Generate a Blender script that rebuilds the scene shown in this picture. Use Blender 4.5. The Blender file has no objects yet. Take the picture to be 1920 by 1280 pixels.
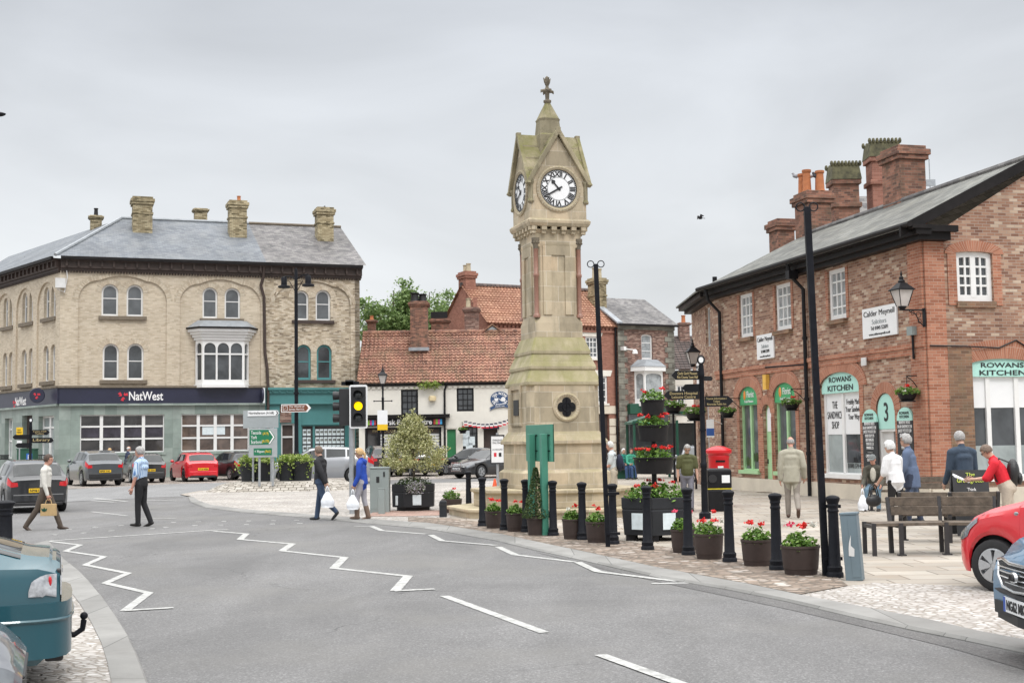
import bpy, bmesh, math, random
from mathutils import Vector, Matrix, noise
from mathutils.geometry import tessellate_polygon
R = math.radians
rnd = random.Random(11)
SC = bpy.context.scene
COL = SC.collection
# camera
FPX = 2440.0; CAMZ = 1.75; PITCH = math.atan(186 / FPX); ROLL = -0.015
CR = (Matrix.Rotation(math.pi / 2 + PITCH, 4, 'X') @ Matrix.Rotation(ROLL, 4, 'Z'))
cd = bpy.data.cameras.new('camera'); cam = bpy.data.objects.new('camera', cd); COL.objects.link(cam)
cam.matrix_world = Matrix.Translation((0, 0, CAMZ)) @ CR
cd.sensor_width = 36; cd.lens = 36 * FPX / 1920; cd.clip_end = 2000; cd.clip_start = .1
SC.camera = cam
# overcast sky + soft sun
SUN_EL, SUN_AZ = R(52), R(155)
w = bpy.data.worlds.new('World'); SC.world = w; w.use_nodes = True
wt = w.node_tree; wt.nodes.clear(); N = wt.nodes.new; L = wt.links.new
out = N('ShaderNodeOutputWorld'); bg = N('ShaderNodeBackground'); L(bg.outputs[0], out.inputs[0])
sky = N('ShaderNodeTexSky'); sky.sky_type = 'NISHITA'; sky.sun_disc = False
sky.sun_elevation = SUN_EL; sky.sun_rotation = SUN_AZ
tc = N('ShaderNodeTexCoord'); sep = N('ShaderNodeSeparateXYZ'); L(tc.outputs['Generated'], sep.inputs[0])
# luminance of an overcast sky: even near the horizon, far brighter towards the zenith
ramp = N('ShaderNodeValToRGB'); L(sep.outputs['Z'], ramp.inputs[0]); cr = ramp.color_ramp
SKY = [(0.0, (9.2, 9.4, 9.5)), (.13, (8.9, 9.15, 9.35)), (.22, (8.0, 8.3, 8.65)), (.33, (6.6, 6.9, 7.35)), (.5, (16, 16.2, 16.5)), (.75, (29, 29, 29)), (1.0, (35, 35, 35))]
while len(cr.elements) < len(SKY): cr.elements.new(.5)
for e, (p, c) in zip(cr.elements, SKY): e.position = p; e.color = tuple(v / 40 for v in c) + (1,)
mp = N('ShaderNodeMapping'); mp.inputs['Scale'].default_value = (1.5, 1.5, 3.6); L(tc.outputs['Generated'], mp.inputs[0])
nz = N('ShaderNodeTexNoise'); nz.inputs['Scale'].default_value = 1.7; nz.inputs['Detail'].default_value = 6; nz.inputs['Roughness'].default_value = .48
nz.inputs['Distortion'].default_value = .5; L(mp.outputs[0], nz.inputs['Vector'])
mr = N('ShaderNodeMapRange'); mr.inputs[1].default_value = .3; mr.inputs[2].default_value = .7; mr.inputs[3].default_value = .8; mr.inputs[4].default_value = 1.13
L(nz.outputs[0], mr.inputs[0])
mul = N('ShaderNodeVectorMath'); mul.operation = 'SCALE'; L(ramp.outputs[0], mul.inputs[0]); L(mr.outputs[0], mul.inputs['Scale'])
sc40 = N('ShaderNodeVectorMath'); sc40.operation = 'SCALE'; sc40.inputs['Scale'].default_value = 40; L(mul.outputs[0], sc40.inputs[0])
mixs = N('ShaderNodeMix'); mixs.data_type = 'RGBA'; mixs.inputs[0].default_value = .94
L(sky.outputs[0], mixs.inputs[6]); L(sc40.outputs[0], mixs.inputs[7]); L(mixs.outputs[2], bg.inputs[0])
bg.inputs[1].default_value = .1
sl = bpy.data.lights.new('sun', 'SUN'); sl.energy = 1.1; sl.angle = R(14); sl.color = (1, .97, .93)
sun = bpy.data.objects.new('sun', sl); COL.objects.link(sun)
sd = Vector((math.sin(SUN_AZ) * math.cos(SUN_EL), math.cos(SUN_AZ) * math.cos(SUN_EL), math.sin(SUN_EL)))
sun.rotation_euler = sd.to_track_quat('Z', 'Y').to_euler()
SC.view_settings.view_transform = 'Standard'; SC.view_settings.look = 'None'; SC.view_settings.exposure = 0.0; SC.view_settings.gamma = 1
SC.cycles.max_bounces = 6
# measuring helpers
def ray(px, py): return CR.to_3x3() @ Vector(((px - 960) / FPX, (640 - py) / FPX, -1))
CAM = Vector((0, 0, CAMZ))
def G(px, py, z=0.0):
    d = ray(px, py); return CAM + d * ((z - CAMZ) / d.z)
def D(px, py, Y):
    d = ray(px, py); return CAM + d * (Y / d.y)
def GX(px, Y, z=0.0):
    """ground point seen in column px at distance Y (roll allowed for)"""
    y0 = 800.0
    for _ in range(6):
        p = D(px, y0, Y); y0 += (p.z - z) * FPX / Y
    p = D(px, y0, Y); return Vector((p.x, p.y, z))
# mesh builder
class MB:
    def __init__(s): s.v = []; s.f = []; s.mi = []; s.m = 0; s.T = Matrix()
    def add(s, vs, fs):
        o = len(s.v); T = s.T
        s.v += [T @ Vector(p) for p in vs]; s.f += [[i + o for i in f] for f in fs]; s.mi += [s.m] * len(fs)
    def box(s, x0, x1, y0, y1, z0, z1):
        s.add([(x0, y0, z0), (x1, y0, z0), (x1, y1, z0), (x0, y1, z0), (x0, y0, z1), (x1, y0, z1), (x1, y1, z1), (x0, y1, z1)],
              [(0, 3, 2, 1), (4, 5, 6, 7), (0, 1, 5, 4), (1, 2, 6, 5), (2, 3, 7, 6), (3, 0, 4, 7)]); return s
    def frust(s, x0, x1, y0, y1, z0, z1, dx, dy):
        s.add([(x0, y0, z0), (x1, y0, z0), (x1, y1, z0), (x0, y1, z0), (x0 + dx, y0 + dy, z1), (x1 - dx, y0 + dy, z1), (x1 - dx, y1 - dy, z1), (x0 + dx, y1 - dy, z1)],
              [(0, 3, 2, 1), (4, 5, 6, 7), (0, 1, 5, 4), (1, 2, 6, 5), (2, 3, 7, 6), (3, 0, 4, 7)]); return s
    def bar(s, a, b, wx, wy=None, up=(0, 0, 1)):
        a = Vector(a); b = Vector(b); d = (b - a).normalized(); wy = wy or wx
        sd_ = d.cross(Vector(up)); sd_ = sd_.normalized() if sd_.length > 1e-4 else Vector((1, 0, 0)); u = sd_.cross(d)
        P = []
        for c in (a, b):
            for i, j in ((-1, -1), (1, -1), (1, 1), (-1, 1)): P.append(c + sd_ * (i * wx / 2) + u * (j * wy / 2))
        s.add(P, [(0, 3, 2, 1), (4, 5, 6, 7), (0, 1, 5, 4), (1, 2, 6, 5), (2, 3, 7, 6), (3, 0, 4, 7)]); return s
    def tube(s, pts, r, n=8, cap=True, ell=None):
        pts = [Vector(p) for p in pts]; k = len(pts); rs = r if isinstance(r, (list, tuple)) else [r] * k
        P = []; fs = []; ref = None
        for i, p in enumerate(pts):
            d = (pts[min(i + 1, k - 1)] - pts[max(i - 1, 0)]); d = d.normalized() if d.length > 1e-9 else Vector((0, 0, 1))
            if ref is None: ref = Vector((1, 0, 0)) if abs(d.x) < .9 else Vector((0, 1, 0))
            a = (ref - d * ref.dot(d)).normalized(); ref = a; b = d.cross(a)
            ex, ey = (ell[i] if ell else (1, 1))
            for j in range(n):
                t = 2 * math.pi * j / n; P.append(p + a * (math.cos(t) * rs[i] * ex) + b * (math.sin(t) * rs[i] * ey))
        for i in range(k - 1):
            for j in range(n): fs.append((i * n + j, i * n + (j + 1) % n, (i + 1) * n + (j + 1) % n, (i + 1) * n + j))
        if cap: fs.append(tuple(range(n - 1, -1, -1))); fs.append(tuple(range((k - 1) * n, k * n)))
        s.add(P, fs); return s
    def lathe(s, prof, n=16, c=(0, 0, 0), ex=1.0, ey=1.0, ph=0.0, cap=True):
        P = []; fs = []; k = len(prof)
        for r_, z in prof:
            for j in range(n):
                t = 2 * math.pi * j / n + ph; P.append((c[0] + math.cos(t) * r_ * ex, c[1] + math.sin(t) * r_ * ey, c[2] + z))
        for i in range(k - 1):
            for j in range(n): fs.append((i * n + j, i * n + (j + 1) % n, (i + 1) * n + (j + 1) % n, (i + 1) * n + j))
        if cap: fs.append(tuple(range(n - 1, -1, -1))); fs.append(tuple(range((k - 1) * n, k * n)))
        s.add(P, fs); return s
    def sph(s, c, rx, ry=None, rz=None, n=10, m=7):
        ry = ry or rx; rz = rz or rx
        prof = [(math.sin(math.pi * i / m) or 1e-4, -math.cos(math.pi * i / m)) for i in range(m + 1)]
        P = []; fs = []
        for r_, z in prof:
            for j in range(n):
                t = 2 * math.pi * j / n; P.append((c[0] + math.cos(t) * r_ * rx, c[1] + math.sin(t) * r_ * ry, c[2] + z * rz))
        for i in range(m):
            for j in range(n): fs.append((i * n + j, i * n + (j + 1) % n, (i + 1) * n + (j + 1) % n, (i + 1) * n + j))
        s.add(P, fs); return s
    def poly(s, pts, up=None):
        """flat polygon (fan-free, ear-tessellated)"""
        pts = [Vector(p) for p in pts]; tris = tessellate_polygon([pts])
        fs = []
        for t in tris:
            n_ = (pts[t[1]] - pts[t[0]]).cross(pts[t[2]] - pts[t[0]])
            fs.append(t if up is None or n_.dot(Vector(up)) > 0 else (t[0], t[2], t[1]))
        s.add(pts, fs); return s
    def slab(s, pts, d):
        """polygon extruded by vector d"""
        pts = [Vector(p) for p in pts]; d = Vector(d); n = len(pts)
        s.poly(pts, up=-d); s.poly([p + d for p in pts], up=d)
        nn = sum(((pts[i]).cross(pts[(i + 1) % n]) for i in range(n)), Vector())
        fl = nn.dot(d) > 0
        s.add(pts + [p + d for p in pts], [((i, (i + 1) % n, n + (i + 1) % n, n + i) if fl else (i, n + i, n + (i + 1) % n, (i + 1) % n)) for i in range(n)]); return s
    def wall(s, outer, holes, y, reveal):
        """upright wall sheet in the local x-z plane facing -y, with openings that have reveals"""
        loops = [[Vector((u, z, 0)) for u, z in lp] for lp in [outer] + holes]
        flat = [p for lp in loops for p in lp]; fs = []
        for t in tessellate_polygon(loops):
            n_ = (flat[t[1]] - flat[t[0]]).cross(flat[t[2]] - flat[t[0]])
            if n_.length < 1e-9: continue
            fs.append(tuple(t) if n_.z > 0 else (t[0], t[2], t[1]))
        s.add([(p.x, y, p.y) for p in flat], fs)
        for lp in holes:
            n = len(lp)
            s.add([(u, y, z) for u, z in lp] + [(u, y + reveal, z) for u, z in lp], [(i, (i + 1) % n, n + (i + 1) % n, n + i) for i in range(n)])
        return s
    def ring(s, la, lb, y0, y1):
        """frame between two loops with equal counts, front at y0"""
        n = len(la)
        P = [(u, y0, z) for u, z in la] + [(u, y0, z) for u, z in lb] + [(u, y1, z) for u, z in lb] + [(u, y1, z) for u, z in la]
        fs = []
        for i in range(n):
            j = (i + 1) % n
            fs += [(i, j, n + j, n + i), (n + i, n + j, 2 * n + j, 2 * n + i), (j, i, 3 * n + i, 3 * n + j)]
        s.add(P, fs); return s
    def build(s, name, mats, parent=None, smooth=False, bevel=0, mat=None, uv=True):
        me = bpy.data.meshes.new(name); me.from_pydata(s.v, [], s.f)
        mats = mats if isinstance(mats, (list, tuple)) else [mats]
        for m in mats: me.materials.append(m)
        if len(mats) > 1: me.polygons.foreach_set('material_index', s.mi)
        if uv: set_uv(me)
        if smooth:
            me.polygons.foreach_set('use_smooth', [True] * len(me.polygons))
            if smooth != 'all':
                me.set_sharp_from_angle(angle=R(38 if smooth is True else smooth))
        o = bpy.data.objects.new(name, me); COL.objects.link(o)
        if parent: o.parent = parent
        if mat is not None: o.matrix_basis = mat
        if bevel:
            b = o.modifiers.new('bevel', 'BEVEL'); b.width = bevel; b.segments = 2; b.limit_method = 'ANGLE'; b.angle_limit = R(40)
        return o
def set_uv(me):
    uvl = me.uv_layers.new(name='metres'); Z = Vector((0, 0, 1)); buf = [0.0] * (2 * len(me.loops))
    for p in me.polygons:
        n = p.normal
        if abs(n.z) > .97: t = Vector((1, 0, 0)); b = Vector((0, 1, 0))
        else:
            t = Z.cross(n); t.normalize(); b = n.cross(t)
        for li in p.loop_indices:
            co = me.vertices[me.loops[li].vertex_index].co; buf[2 * li] = co.dot(t); buf[2 * li + 1] = co.dot(b)
    uvl.data.foreach_set('uv', buf)
def tag(o, label=None, cat=None, group=None, kind=None):
    if label: o['label'] = label
    if cat: o['category'] = cat
    if group: o['group'] = group
    if kind: o['kind'] = kind
    return o
def thing(name, label, cat, loc=(0, 0, 0), rz=0.0, group=None, scale=None):
    o = bpy.data.objects.new(name, None); COL.objects.link(o); o.empty_display_size = .2
    o.location = loc; o.rotation_euler = (0, 0, rz)
    if scale: o.scale = (scale,) * 3
    return tag(o, label, cat, group)
def dup(root, loc, rz=0.0, label=None, scale=None):
    r = root.copy(); COL.objects.link(r); r.location = loc; r.rotation_euler = (0, 0, rz)
    if label: r['label'] = label
    if scale: r.scale = scale if isinstance(scale, (tuple, list)) else (scale,) * 3
    for ch in list(root.children):
        c = ch.copy(); COL.objects.link(c); c.parent = r
        for g in list(ch.children):
            d = g.copy(); COL.objects.link(d); d.parent = c
    return r
def structure(mb, name, m, **k): return tag(mb.build(name, m, **k), kind='structure')
_tc = {}
def text(name, s, size, mat, parent, M, wfit=None, bold=0.0, ext=.004, align='CENTER', hfit=None):
    """lettering as a thin mesh: text runs along local x, up local y of matrix M"""
    cu = bpy.data.curves.new('t', 'FONT'); cu.body = s; cu.size = size; cu.align_x = align; cu.align_y = 'CENTER'; cu.extrude = ext; cu.offset = bold; cu.resolution_u = 3
    cu.space_line = .95
    to = bpy.data.objects.new('t', cu); COL.objects.link(to); bpy.context.view_layer.update()
    me = bpy.data.meshes.new_from_object(to.evaluated_get(bpy.context.evaluated_depsgraph_get()))
    COL.objects.unlink(to); bpy.data.objects.remove(to); bpy.data.curves.remove(cu)
    xs = [v.co.x for v in me.vertices] or [0]; w_ = max(xs) - min(xs)
    sx = wfit / w_ if wfit and w_ else 1
    ys = [v.co.y for v in me.vertices] or [0]; h_ = max(ys) - min(ys); sy = hfit / h_ if hfit and h_ else 1
    cx = (max(xs) + min(xs)) / 2 if align == 'CENTER' else (min(xs) if align == 'LEFT' else max(xs)); cy = (max(ys) + min(ys)) / 2
    for v in me.vertices: v.co.x = (v.co.x - cx) * sx; v.co.y = (v.co.y - cy) * sy
    me.materials.clear(); me.materials.append(mat); me.name = name
    o = bpy.data.objects.new(name, me); COL.objects.link(o); o.parent = parent; o.matrix_basis = M; return o
def TM(x, y, z, rot=None):
    """text matrix for a sign in a local x-z plane facing -y"""
    return Matrix.Translation((x, y, z)) @ (rot or Matrix()) @ Matrix.Rotation(R(90), 4, 'X')
class F:
    """facade frame: local x runs to the right along the wall, local y into the wall, z up"""
    def __init__(s, O, d):
        s.O = Vector((O[0], O[1], 0)); d = Vector((d[0], d[1], 0)).normalized(); s.d = d; s.i = Vector((-d.y, d.x, 0)); s.rz = math.atan2(d.y, d.x)
    def uz(s, px, py, y=0.0):
        r_ = ray(px, py); o = s.O + s.i * y - CAM; t = s.i.dot(o) / s.i.dot(r_); p = CAM + r_ * t
        return (p - s.O).dot(s.d), p.z
    def u(s, px, py=830, y=0.0): return s.uz(px, py, y)[0]
    def world(s, u, y, z=0.0): return s.O + s.d * u + s.i * y + Vector((0, 0, z))
def rectp(u0, u1, z0, z1): return [(u0, z0), (u1, z0), (u1, z1), (u0, z1)]
def arch(u0, u1, z0, z1, rise=None, n=10):
    """opening with straight sides and an arched head"""
    if rise == 0: return rectp(u0, u1, z0, z1)
    hw = (u1 - u0) / 2; rise = hw if rise is None else rise; cx = (u0 + u1) / 2; zs = z1 - rise
    return [(u0, z0), (u1, z0)] + [(cx + hw * math.cos(math.pi * i / n), zs + rise * math.sin(math.pi * i / n)) for i in range(n + 1)]
def shoulder(u0, u1, z0, z1, r, rise, n=6):
    """wide opening: quarter-round shoulders under a gently curved head"""
    zs = z1 - rise - r; lp = [(u0, z0), (u1, z0)]
    lp += [(u1 - r + r * math.cos(math.pi / 2 * i / n), zs + r * math.sin(math.pi / 2 * i / n)) for i in range(n + 1)]
    a, b = u1 - r, u0 + r; lp += [(a + (b - a) * i / 8, z1 - rise + rise * 4 * (i / 8) * (1 - i / 8)) for i in range(1, 8)]
    lp += [(u0 + r - r * math.sin(math.pi / 2 * i / n), zs + r * math.cos(math.pi / 2 * i / n)) for i in range(n + 1)]
    return lp
# materials
def _mat(name):
    m = bpy.data.materials.new(name); m.use_nodes = True; t = m.node_tree; b = t.nodes['Principled BSDF']
    return m, t, b, t.nodes.new, t.links.new
def c4(c): return tuple(c[:3]) + (1,)
def mixc(t, fac, a, b, mode='MIX'):
    n = t.nodes.new('ShaderNodeMix'); n.data_type = 'RGBA'; n.blend_type = mode
    for k, v in ((0, fac), (6, a), (7, b)):
        if hasattr(v, 'links') or hasattr(v, 'is_linked'): t.links.new(v, n.inputs[k])
        else: n.inputs[k].default_value = v if k == 0 else c4(v)
    return n.outputs[2]
def noise_n(t, scale, detail=3, rough=.55, coords=None, dist=0):
    n = t.nodes.new('ShaderNodeTexNoise'); n.inputs['Scale'].default_value = scale; n.inputs['Detail'].default_value = detail; n.inputs['Roughness'].default_value = rough
    n.inputs['Distortion'].default_value = dist
    if coords is not None: t.links.new(coords, n.inputs['Vector'])
    return n.outputs[0]
def rng(t, v, a, b, c=0.0, d=1.0):
    n = t.nodes.new('ShaderNodeMapRange'); n.inputs[1].default_value = a; n.inputs[2].default_value = b; n.inputs[3].default_value = c; n.inputs[4].default_value = d
    t.links.new(v, n.inputs[0]); return n.outputs[0]
def mth(t, op, a, b=None, c=None):
    n = t.nodes.new('ShaderNodeMath'); n.operation = op
    for i, v in enumerate((a, b, c)):
        if v is None: continue
        if hasattr(v, 'is_linked'): t.links.new(v, n.inputs[i])
        else: n.inputs[i].default_value = v
    return n.outputs[0]
def bump(t, b, h, strength=.3, dist=.02):
    n = t.nodes.new('ShaderNodeBump'); n.inputs['Strength'].default_value = strength; n.inputs['Distance'].default_value = dist
    t.links.new(h, n.inputs['Height']); t.links.new(n.outputs[0], b.inputs['Normal'])
def coord(t, kind='Object'):
    n = t.nodes.new('ShaderNodeTexCoord'); return n.outputs[kind]
def mat(name, col, rough=.65, metal=0.0, var=.12, scale=6.0, bmp=0.0, bscale=None, coat=0.0, spec=None, col2=None, space='Object', dirt=0.0):
    m, t, b, N, L = _mat(name); b.inputs['Roughness'].default_value = rough; b.inputs['Metallic'].default_value = metal
    co = coord(t, space)
    nf = rng(t, noise_n(t, scale, 4, .6, co), .3, .7)
    a = [v * (1 - var) for v in col]; c = list(col2) if col2 else [min(1, v * (1 + var)) for v in col]
    oc = mixc(t, nf, a, c)
    if dirt:
        df = rng(t, noise_n(t, scale * .35, 5, .65, co), .45, .75, 0, dirt); oc = mixc(t, df, oc, [v * .35 + .01 for v in col])
    L(oc, b.inputs['Base Color'])
    if spec is not None: b.inputs['Specular IOR Level'].default_value = spec
    if coat: b.inputs['Coat Weight'].default_value = coat; b.inputs['Coat Roughness'].default_value = .03
    if bmp: bump(t, b, noise_n(t, bscale or scale * 4, 4, .6, co), bmp, .02)
    return m
def ramp_n(t, fac, stops, const=False):
    n = t.nodes.new('ShaderNodeValToRGB'); n.color_ramp.interpolation = 'CONSTANT' if const else 'LINEAR'
    while len(n.color_ramp.elements) < len(stops): n.color_ramp.elements.new(.5)
    for e, (p, c) in zip(n.color_ramp.elements, stops): e.position = p; e.color = c4(c)
    t.links.new(fac, n.inputs[0]); return n.outputs[0]
def brick_mat(name, stops, mortar, bw=.225, bh=.075, ms=.012, rough=.85, patch=.25, patch_scale=.7, bmp=.4, offset=.5, stain=None, stain_amt=.5, moss=None):
    """one random colour per brick / slate / flag, joints, soft patches of wear"""
    m, t, b, N, L = _mat(name); b.inputs['Roughness'].default_value = rough
    uv = coord(t, 'UV'); sp = N('ShaderNodeSeparateXYZ'); L(uv, sp.inputs[0])
    row = mth(t, 'FLOOR', mth(t, 'DIVIDE', sp.outputs[1], bh))
    sh = mth(t, 'MULTIPLY', mth(t, 'MODULO', mth(t, 'ABSOLUTE', row), 2.0), offset)
    uu = mth(t, 'ADD', mth(t, 'DIVIDE', sp.outputs[0], bw), sh); fu = mth(t, 'FLOOR', uu)
    cb = N('ShaderNodeCombineXYZ'); L(fu, cb.inputs[0]); L(row, cb.inputs[1])
    wn = N('ShaderNodeTexWhiteNoise'); wn.noise_dimensions = '2D'; L(cb.outputs[0], wn.inputs[0])
    bc = ramp_n(t, wn.outputs[0], stops)
    fx = mth(t, 'FRACT', uu); fy = mth(t, 'FRACT', mth(t, 'DIVIDE', sp.outputs[1], bh))
    ex = mth(t, 'LESS_THAN', mth(t, 'MULTIPLY', mth(t, 'MINIMUM', fx, mth(t, 'SUBTRACT', 1.0, fx)), bw), ms / 2)
    ey = mth(t, 'LESS_THAN', mth(t, 'MULTIPLY', mth(t, 'MINIMUM', fy, mth(t, 'SUBTRACT', 1.0, fy)), bh), ms / 2)
    jt = mth(t, 'MAXIMUM', ex, ey)
    col = mixc(t, jt, bc, mortar)
    ob = coord(t, 'Object')
    pf = rng(t, noise_n(t, patch_scale, 5, .6, ob), .3, .7, 1 - patch, 1 + patch)
    vm = N('ShaderNodeVectorMath'); vm.operation = 'SCALE'; L(col, vm.inputs[0]); L(pf, vm.inputs['Scale']); col = vm.outputs[0]
    if stain: ms_ = N('ShaderNodeMapping'); ms_.inputs['Scale'].default_value = (1.3, 1.3, .45); L(ob, ms_.inputs[0]); col = mixc(t, rng(t, noise_n(t, patch_scale * 1.9, 7, .7, ms_.outputs[0]), .47, .7, 0, stain_amt), col, stain)
    if moss:
        mpn = N('ShaderNodeMapping'); mpn.inputs['Scale'].default_value = (1, 1, 1); L(ob, mpn.inputs[0])
        gn = N('ShaderNodeNewGeometry'); s2 = N('ShaderNodeSeparateXYZ'); L(gn.outputs['Normal'], s2.inputs[0])
        up = rng(t, s2.outputs[2], .15, .5); mf = mth(t, 'MULTIPLY', up, rng(t, noise_n(t, 2.2, 5, .65, ob), .36, .6)); mf = mth(t, 'MULTIPLY', mf, .85)
        col = mixc(t, mf, col, moss)
    L(col, b.inputs['Base Color'])
    h = mth(t, 'ADD', mth(t, 'MULTIPLY', mth(t, 'SUBTRACT', 1.0, jt), .6), mth(t, 'MULTIPLY', noise_n(t, 30, 3, .6, ob), .5))
    if bmp: bump(t, b, h, bmp, .015)
    return m
def cobble_mat(name, stops, joint, scale=7.0, stretch=(1, 1.4, 1), patch=.3, bmp=.6):
    m, t, b, N, L = _mat(name); b.inputs['Roughness'].default_value = .8
    ob = coord(t, 'Object'); mpn = N('ShaderNodeMapping'); mpn.inputs['Scale'].default_value = stretch; L(ob, mpn.inputs[0])
    v1 = N('ShaderNodeTexVoronoi'); v1.inputs['Scale'].default_value = scale; v1.inputs['Randomness'].default_value = .8; L(mpn.outputs[0], v1.inputs['Vector'])
    v2 = N('ShaderNodeTexVoronoi'); v2.feature = 'DISTANCE_TO_EDGE'; v2.inputs['Scale'].default_value = scale; v2.inputs['Randomness'].default_value = .8; L(mpn.outputs[0], v2.inputs['Vector'])
    s2 = N('ShaderNodeSeparateXYZ'); L(v1.outputs['Color'], s2.inputs[0])
    bc = ramp_n(t, s2.outputs[0], stops)
    e = rng(t, v2.outputs['Distance'], .03, .14); col = mixc(t, e, joint, bc)
    pf = rng(t, noise_n(t, .55, 5, .62, ob), .3, .7, 1 - patch, 1 + patch)
    vm = N('ShaderNodeVectorMath'); vm.operation = 'SCALE'; L(col, vm.inputs[0]); L(pf, vm.inputs['Scale'])
    L(vm.outputs[0], b.inputs['Base Color']); bump(t, b, mth(t, 'ADD', e, mth(t, 'MULTIPLY', noise_n(t, 40, 3, .6, ob), .3)), bmp, .03); return m
def asphalt_mat(name, base, patch=.2, tint=None):
    m, t, b, N, L = _mat(name); b.inputs['Roughness'].default_value = .85
    ob = coord(t, 'Object')
    f = rng(t, noise_n(t, 55, 3, .75, ob), .3, .7); col = mixc(t, f, [v * .6 for v in base], [v * 1.4 for v in base])
    v = N('ShaderNodeTexVoronoi'); v.inputs['Scale'].default_value = 70; L(ob, v.inputs['Vector']); s2 = N('ShaderNodeSeparateXYZ'); L(v.outputs['Color'], s2.inputs[0])
    col = mixc(t, rng(t, s2.outputs[0], .80, .97, 0, .55), col, [min(1, v_ * 2.1) for v_ in base])
    mpn = N('ShaderNodeMapping'); mpn.inputs['Scale'].default_value = (1.0, .35, 1); mpn.inputs['Rotation'].default_value = (0, 0, R(28)); L(ob, mpn.inputs[0])
    pf = rng(t, noise_n(t, .8, 6, .6, mpn.outputs[0], .6), .3, .7, 1 - patch, 1 + patch)
    vm = N('ShaderNodeVectorMath'); vm.operation = 'SCALE'; L(col, vm.inputs[0]); L(pf, vm.inputs['Scale']); col = vm.outputs[0]
    if tint:
        col = mixc(t, rng(t, noise_n(t, .35, 5, .6, ob), .48, .66, 0, .6), col, tint); col = mixc(t, rng(t, noise_n(t, .16, 7, .68, ob, 1.0), .47, .7, 0, .5), col, [v_ * .62 for v_ in base])
        nm = N('ShaderNodeMix'); nm.data_type = 'VECTOR'; nm.inputs[0].default_value = .12; L(ob, nm.inputs[4]); nn_ = N('ShaderNodeTexNoise'); nn_.inputs['Scale'].default_value = 1.1; nn_.inputs['Detail'].default_value = 6; L(ob, nn_.inputs['Vector']); nv = N('ShaderNodeVectorMath'); nv.operation = 'SCALE'; nv.inputs['Scale'].default_value = 8; L(nn_.outputs['Color'], nv.inputs[0]); L(nv.outputs[0], nm.inputs[5])
        vc = N('ShaderNodeTexVoronoi'); vc.feature = 'DISTANCE_TO_EDGE'; vc.inputs['Scale'].default_value = .33; L(nm.outputs[1], vc.inputs['Vector']); ck = mth(t, 'MULTIPLY', rng(t, vc.outputs['Distance'], .0, .006, 1, 0), rng(t, noise_n(t, .3, 3, .6, ob), .5, .58, 0, .7)); col = mixc(t, ck, col, [v_ * .3 for v_ in base])
    L(col, b.inputs['Base Color']); bump(t, b, noise_n(t, 60, 3, .7, ob), .5, .01); return m
def glass_mat(name, base=(.03, .035, .04), rough=.04, var=.5, scale=.8):
    m, t, b, N, L = _mat(name); ob = coord(t, 'Object')
    L(mixc(t, rng(t, noise_n(t, scale, 4, .6, ob, .4), .35, .65), [v * (1 - var) for v in base], [v * (1 + var) for v in base]), b.inputs['Base Color'])
    b.inputs['Roughness'].default_value = rough; b.inputs['IOR'].default_value = 1.52; b.inputs['Specular IOR Level'].default_value = .7
    bump(t, b, noise_n(t, 1.3, 2, .5, ob), .03, .05); return m
def paint_mat(name, col, flake=0.0):
    m = mat(name, col, .32, 0.0, .04, 2.0); b = m.node_tree.nodes['Principled BSDF']
    b.inputs['Coat Weight'].default_value = 1.0; b.inputs['Coat Roughness'].default_value = .04; b.inputs['Metallic'].default_value = flake; return m
def leaf_mat(name, stops, scale=9.0, trans=.25):
    m, t, b, N, L = _mat(name); gi = N('ShaderNodeNewGeometry')
    c = ramp_n(t, gi.outputs['Random Per Island'], stops); L(c, b.inputs['Base Color']); b.inputs['Roughness'].default_value = .55
    tr = N('ShaderNodeBsdfTranslucent'); L(c, tr.inputs[0]); mx = N('ShaderNodeMixShader'); mx.inputs[0].default_value = trans
    L(b.outputs[0], mx.inputs[1]); L(tr.outputs[0], mx.inputs[2]); L(mx.outputs[0], t.nodes['Material Output'].inputs[0]); return m
def emit_mat(name, col, s):
    m, t, b, N, L = _mat(name); b.inputs['Base Color'].default_value = c4(col); b.inputs['Emission Color'].default_value = c4(col); b.inputs['Emission Strength'].default_value = s; return m

M = {}
M['mound'] = brick_mat('mound setts', [(0, (.26, .235, .2)), (.5, (.36, .33, .285)), (1, (.46, .43, .385))], (.1, .085, .065), .3, .22, .035, patch=.2, bmp=.8)
M['asphalt'] = asphalt_mat('worn asphalt', (.142, .140, .139), .2, (.17, .165, .155))
M['asphalt_dark'] = asphalt_mat('dark gutter asphalt', (.105, .102, .1), .2)
M['asphalt_pale'] = asphalt_mat('pale asphalt', (.19, .19, .19), .15)
M['white_line'] = mat('worn road paint', (.43, .43, .415), .8, var=.25, scale=24, dirt=.8)
M['kerb'] = brick_mat('kerb stone', [(0, (.2, .197, .187)), (1, (.26, .255, .243))], (.11, .11, .105), .9, 5, .012, patch=.2, stain=(.15, .145, .135), stain_amt=.5)
M['setts'] = cobble_mat('brown setts', [(0, (.13, .095, .07)), (.5, (.26, .2, .155)), (.8, (.33, .26, .21)), (1, (.46, .42, .38))], (.14, .115, .09), 6.5, (1, 1.5, 1), .35)
M['cobble_pale'] = cobble_mat('pale cobbles', [(0, (.37, .345, .32)), (.5, (.45, .425, .4)), (1, (.54, .52, .5))], (.27, .24, .205), 9.5, (1, 1.35, 1), .22)
M['cobble_mid'] = cobble_mat('grey brown cobbles', [(0, (.18, .15, .13)), (.5, (.3, .265, .235)), (1, (.45, .42, .39))], (.17, .145, .12), 5.5, (1, 1.25, 1), .35)
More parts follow.
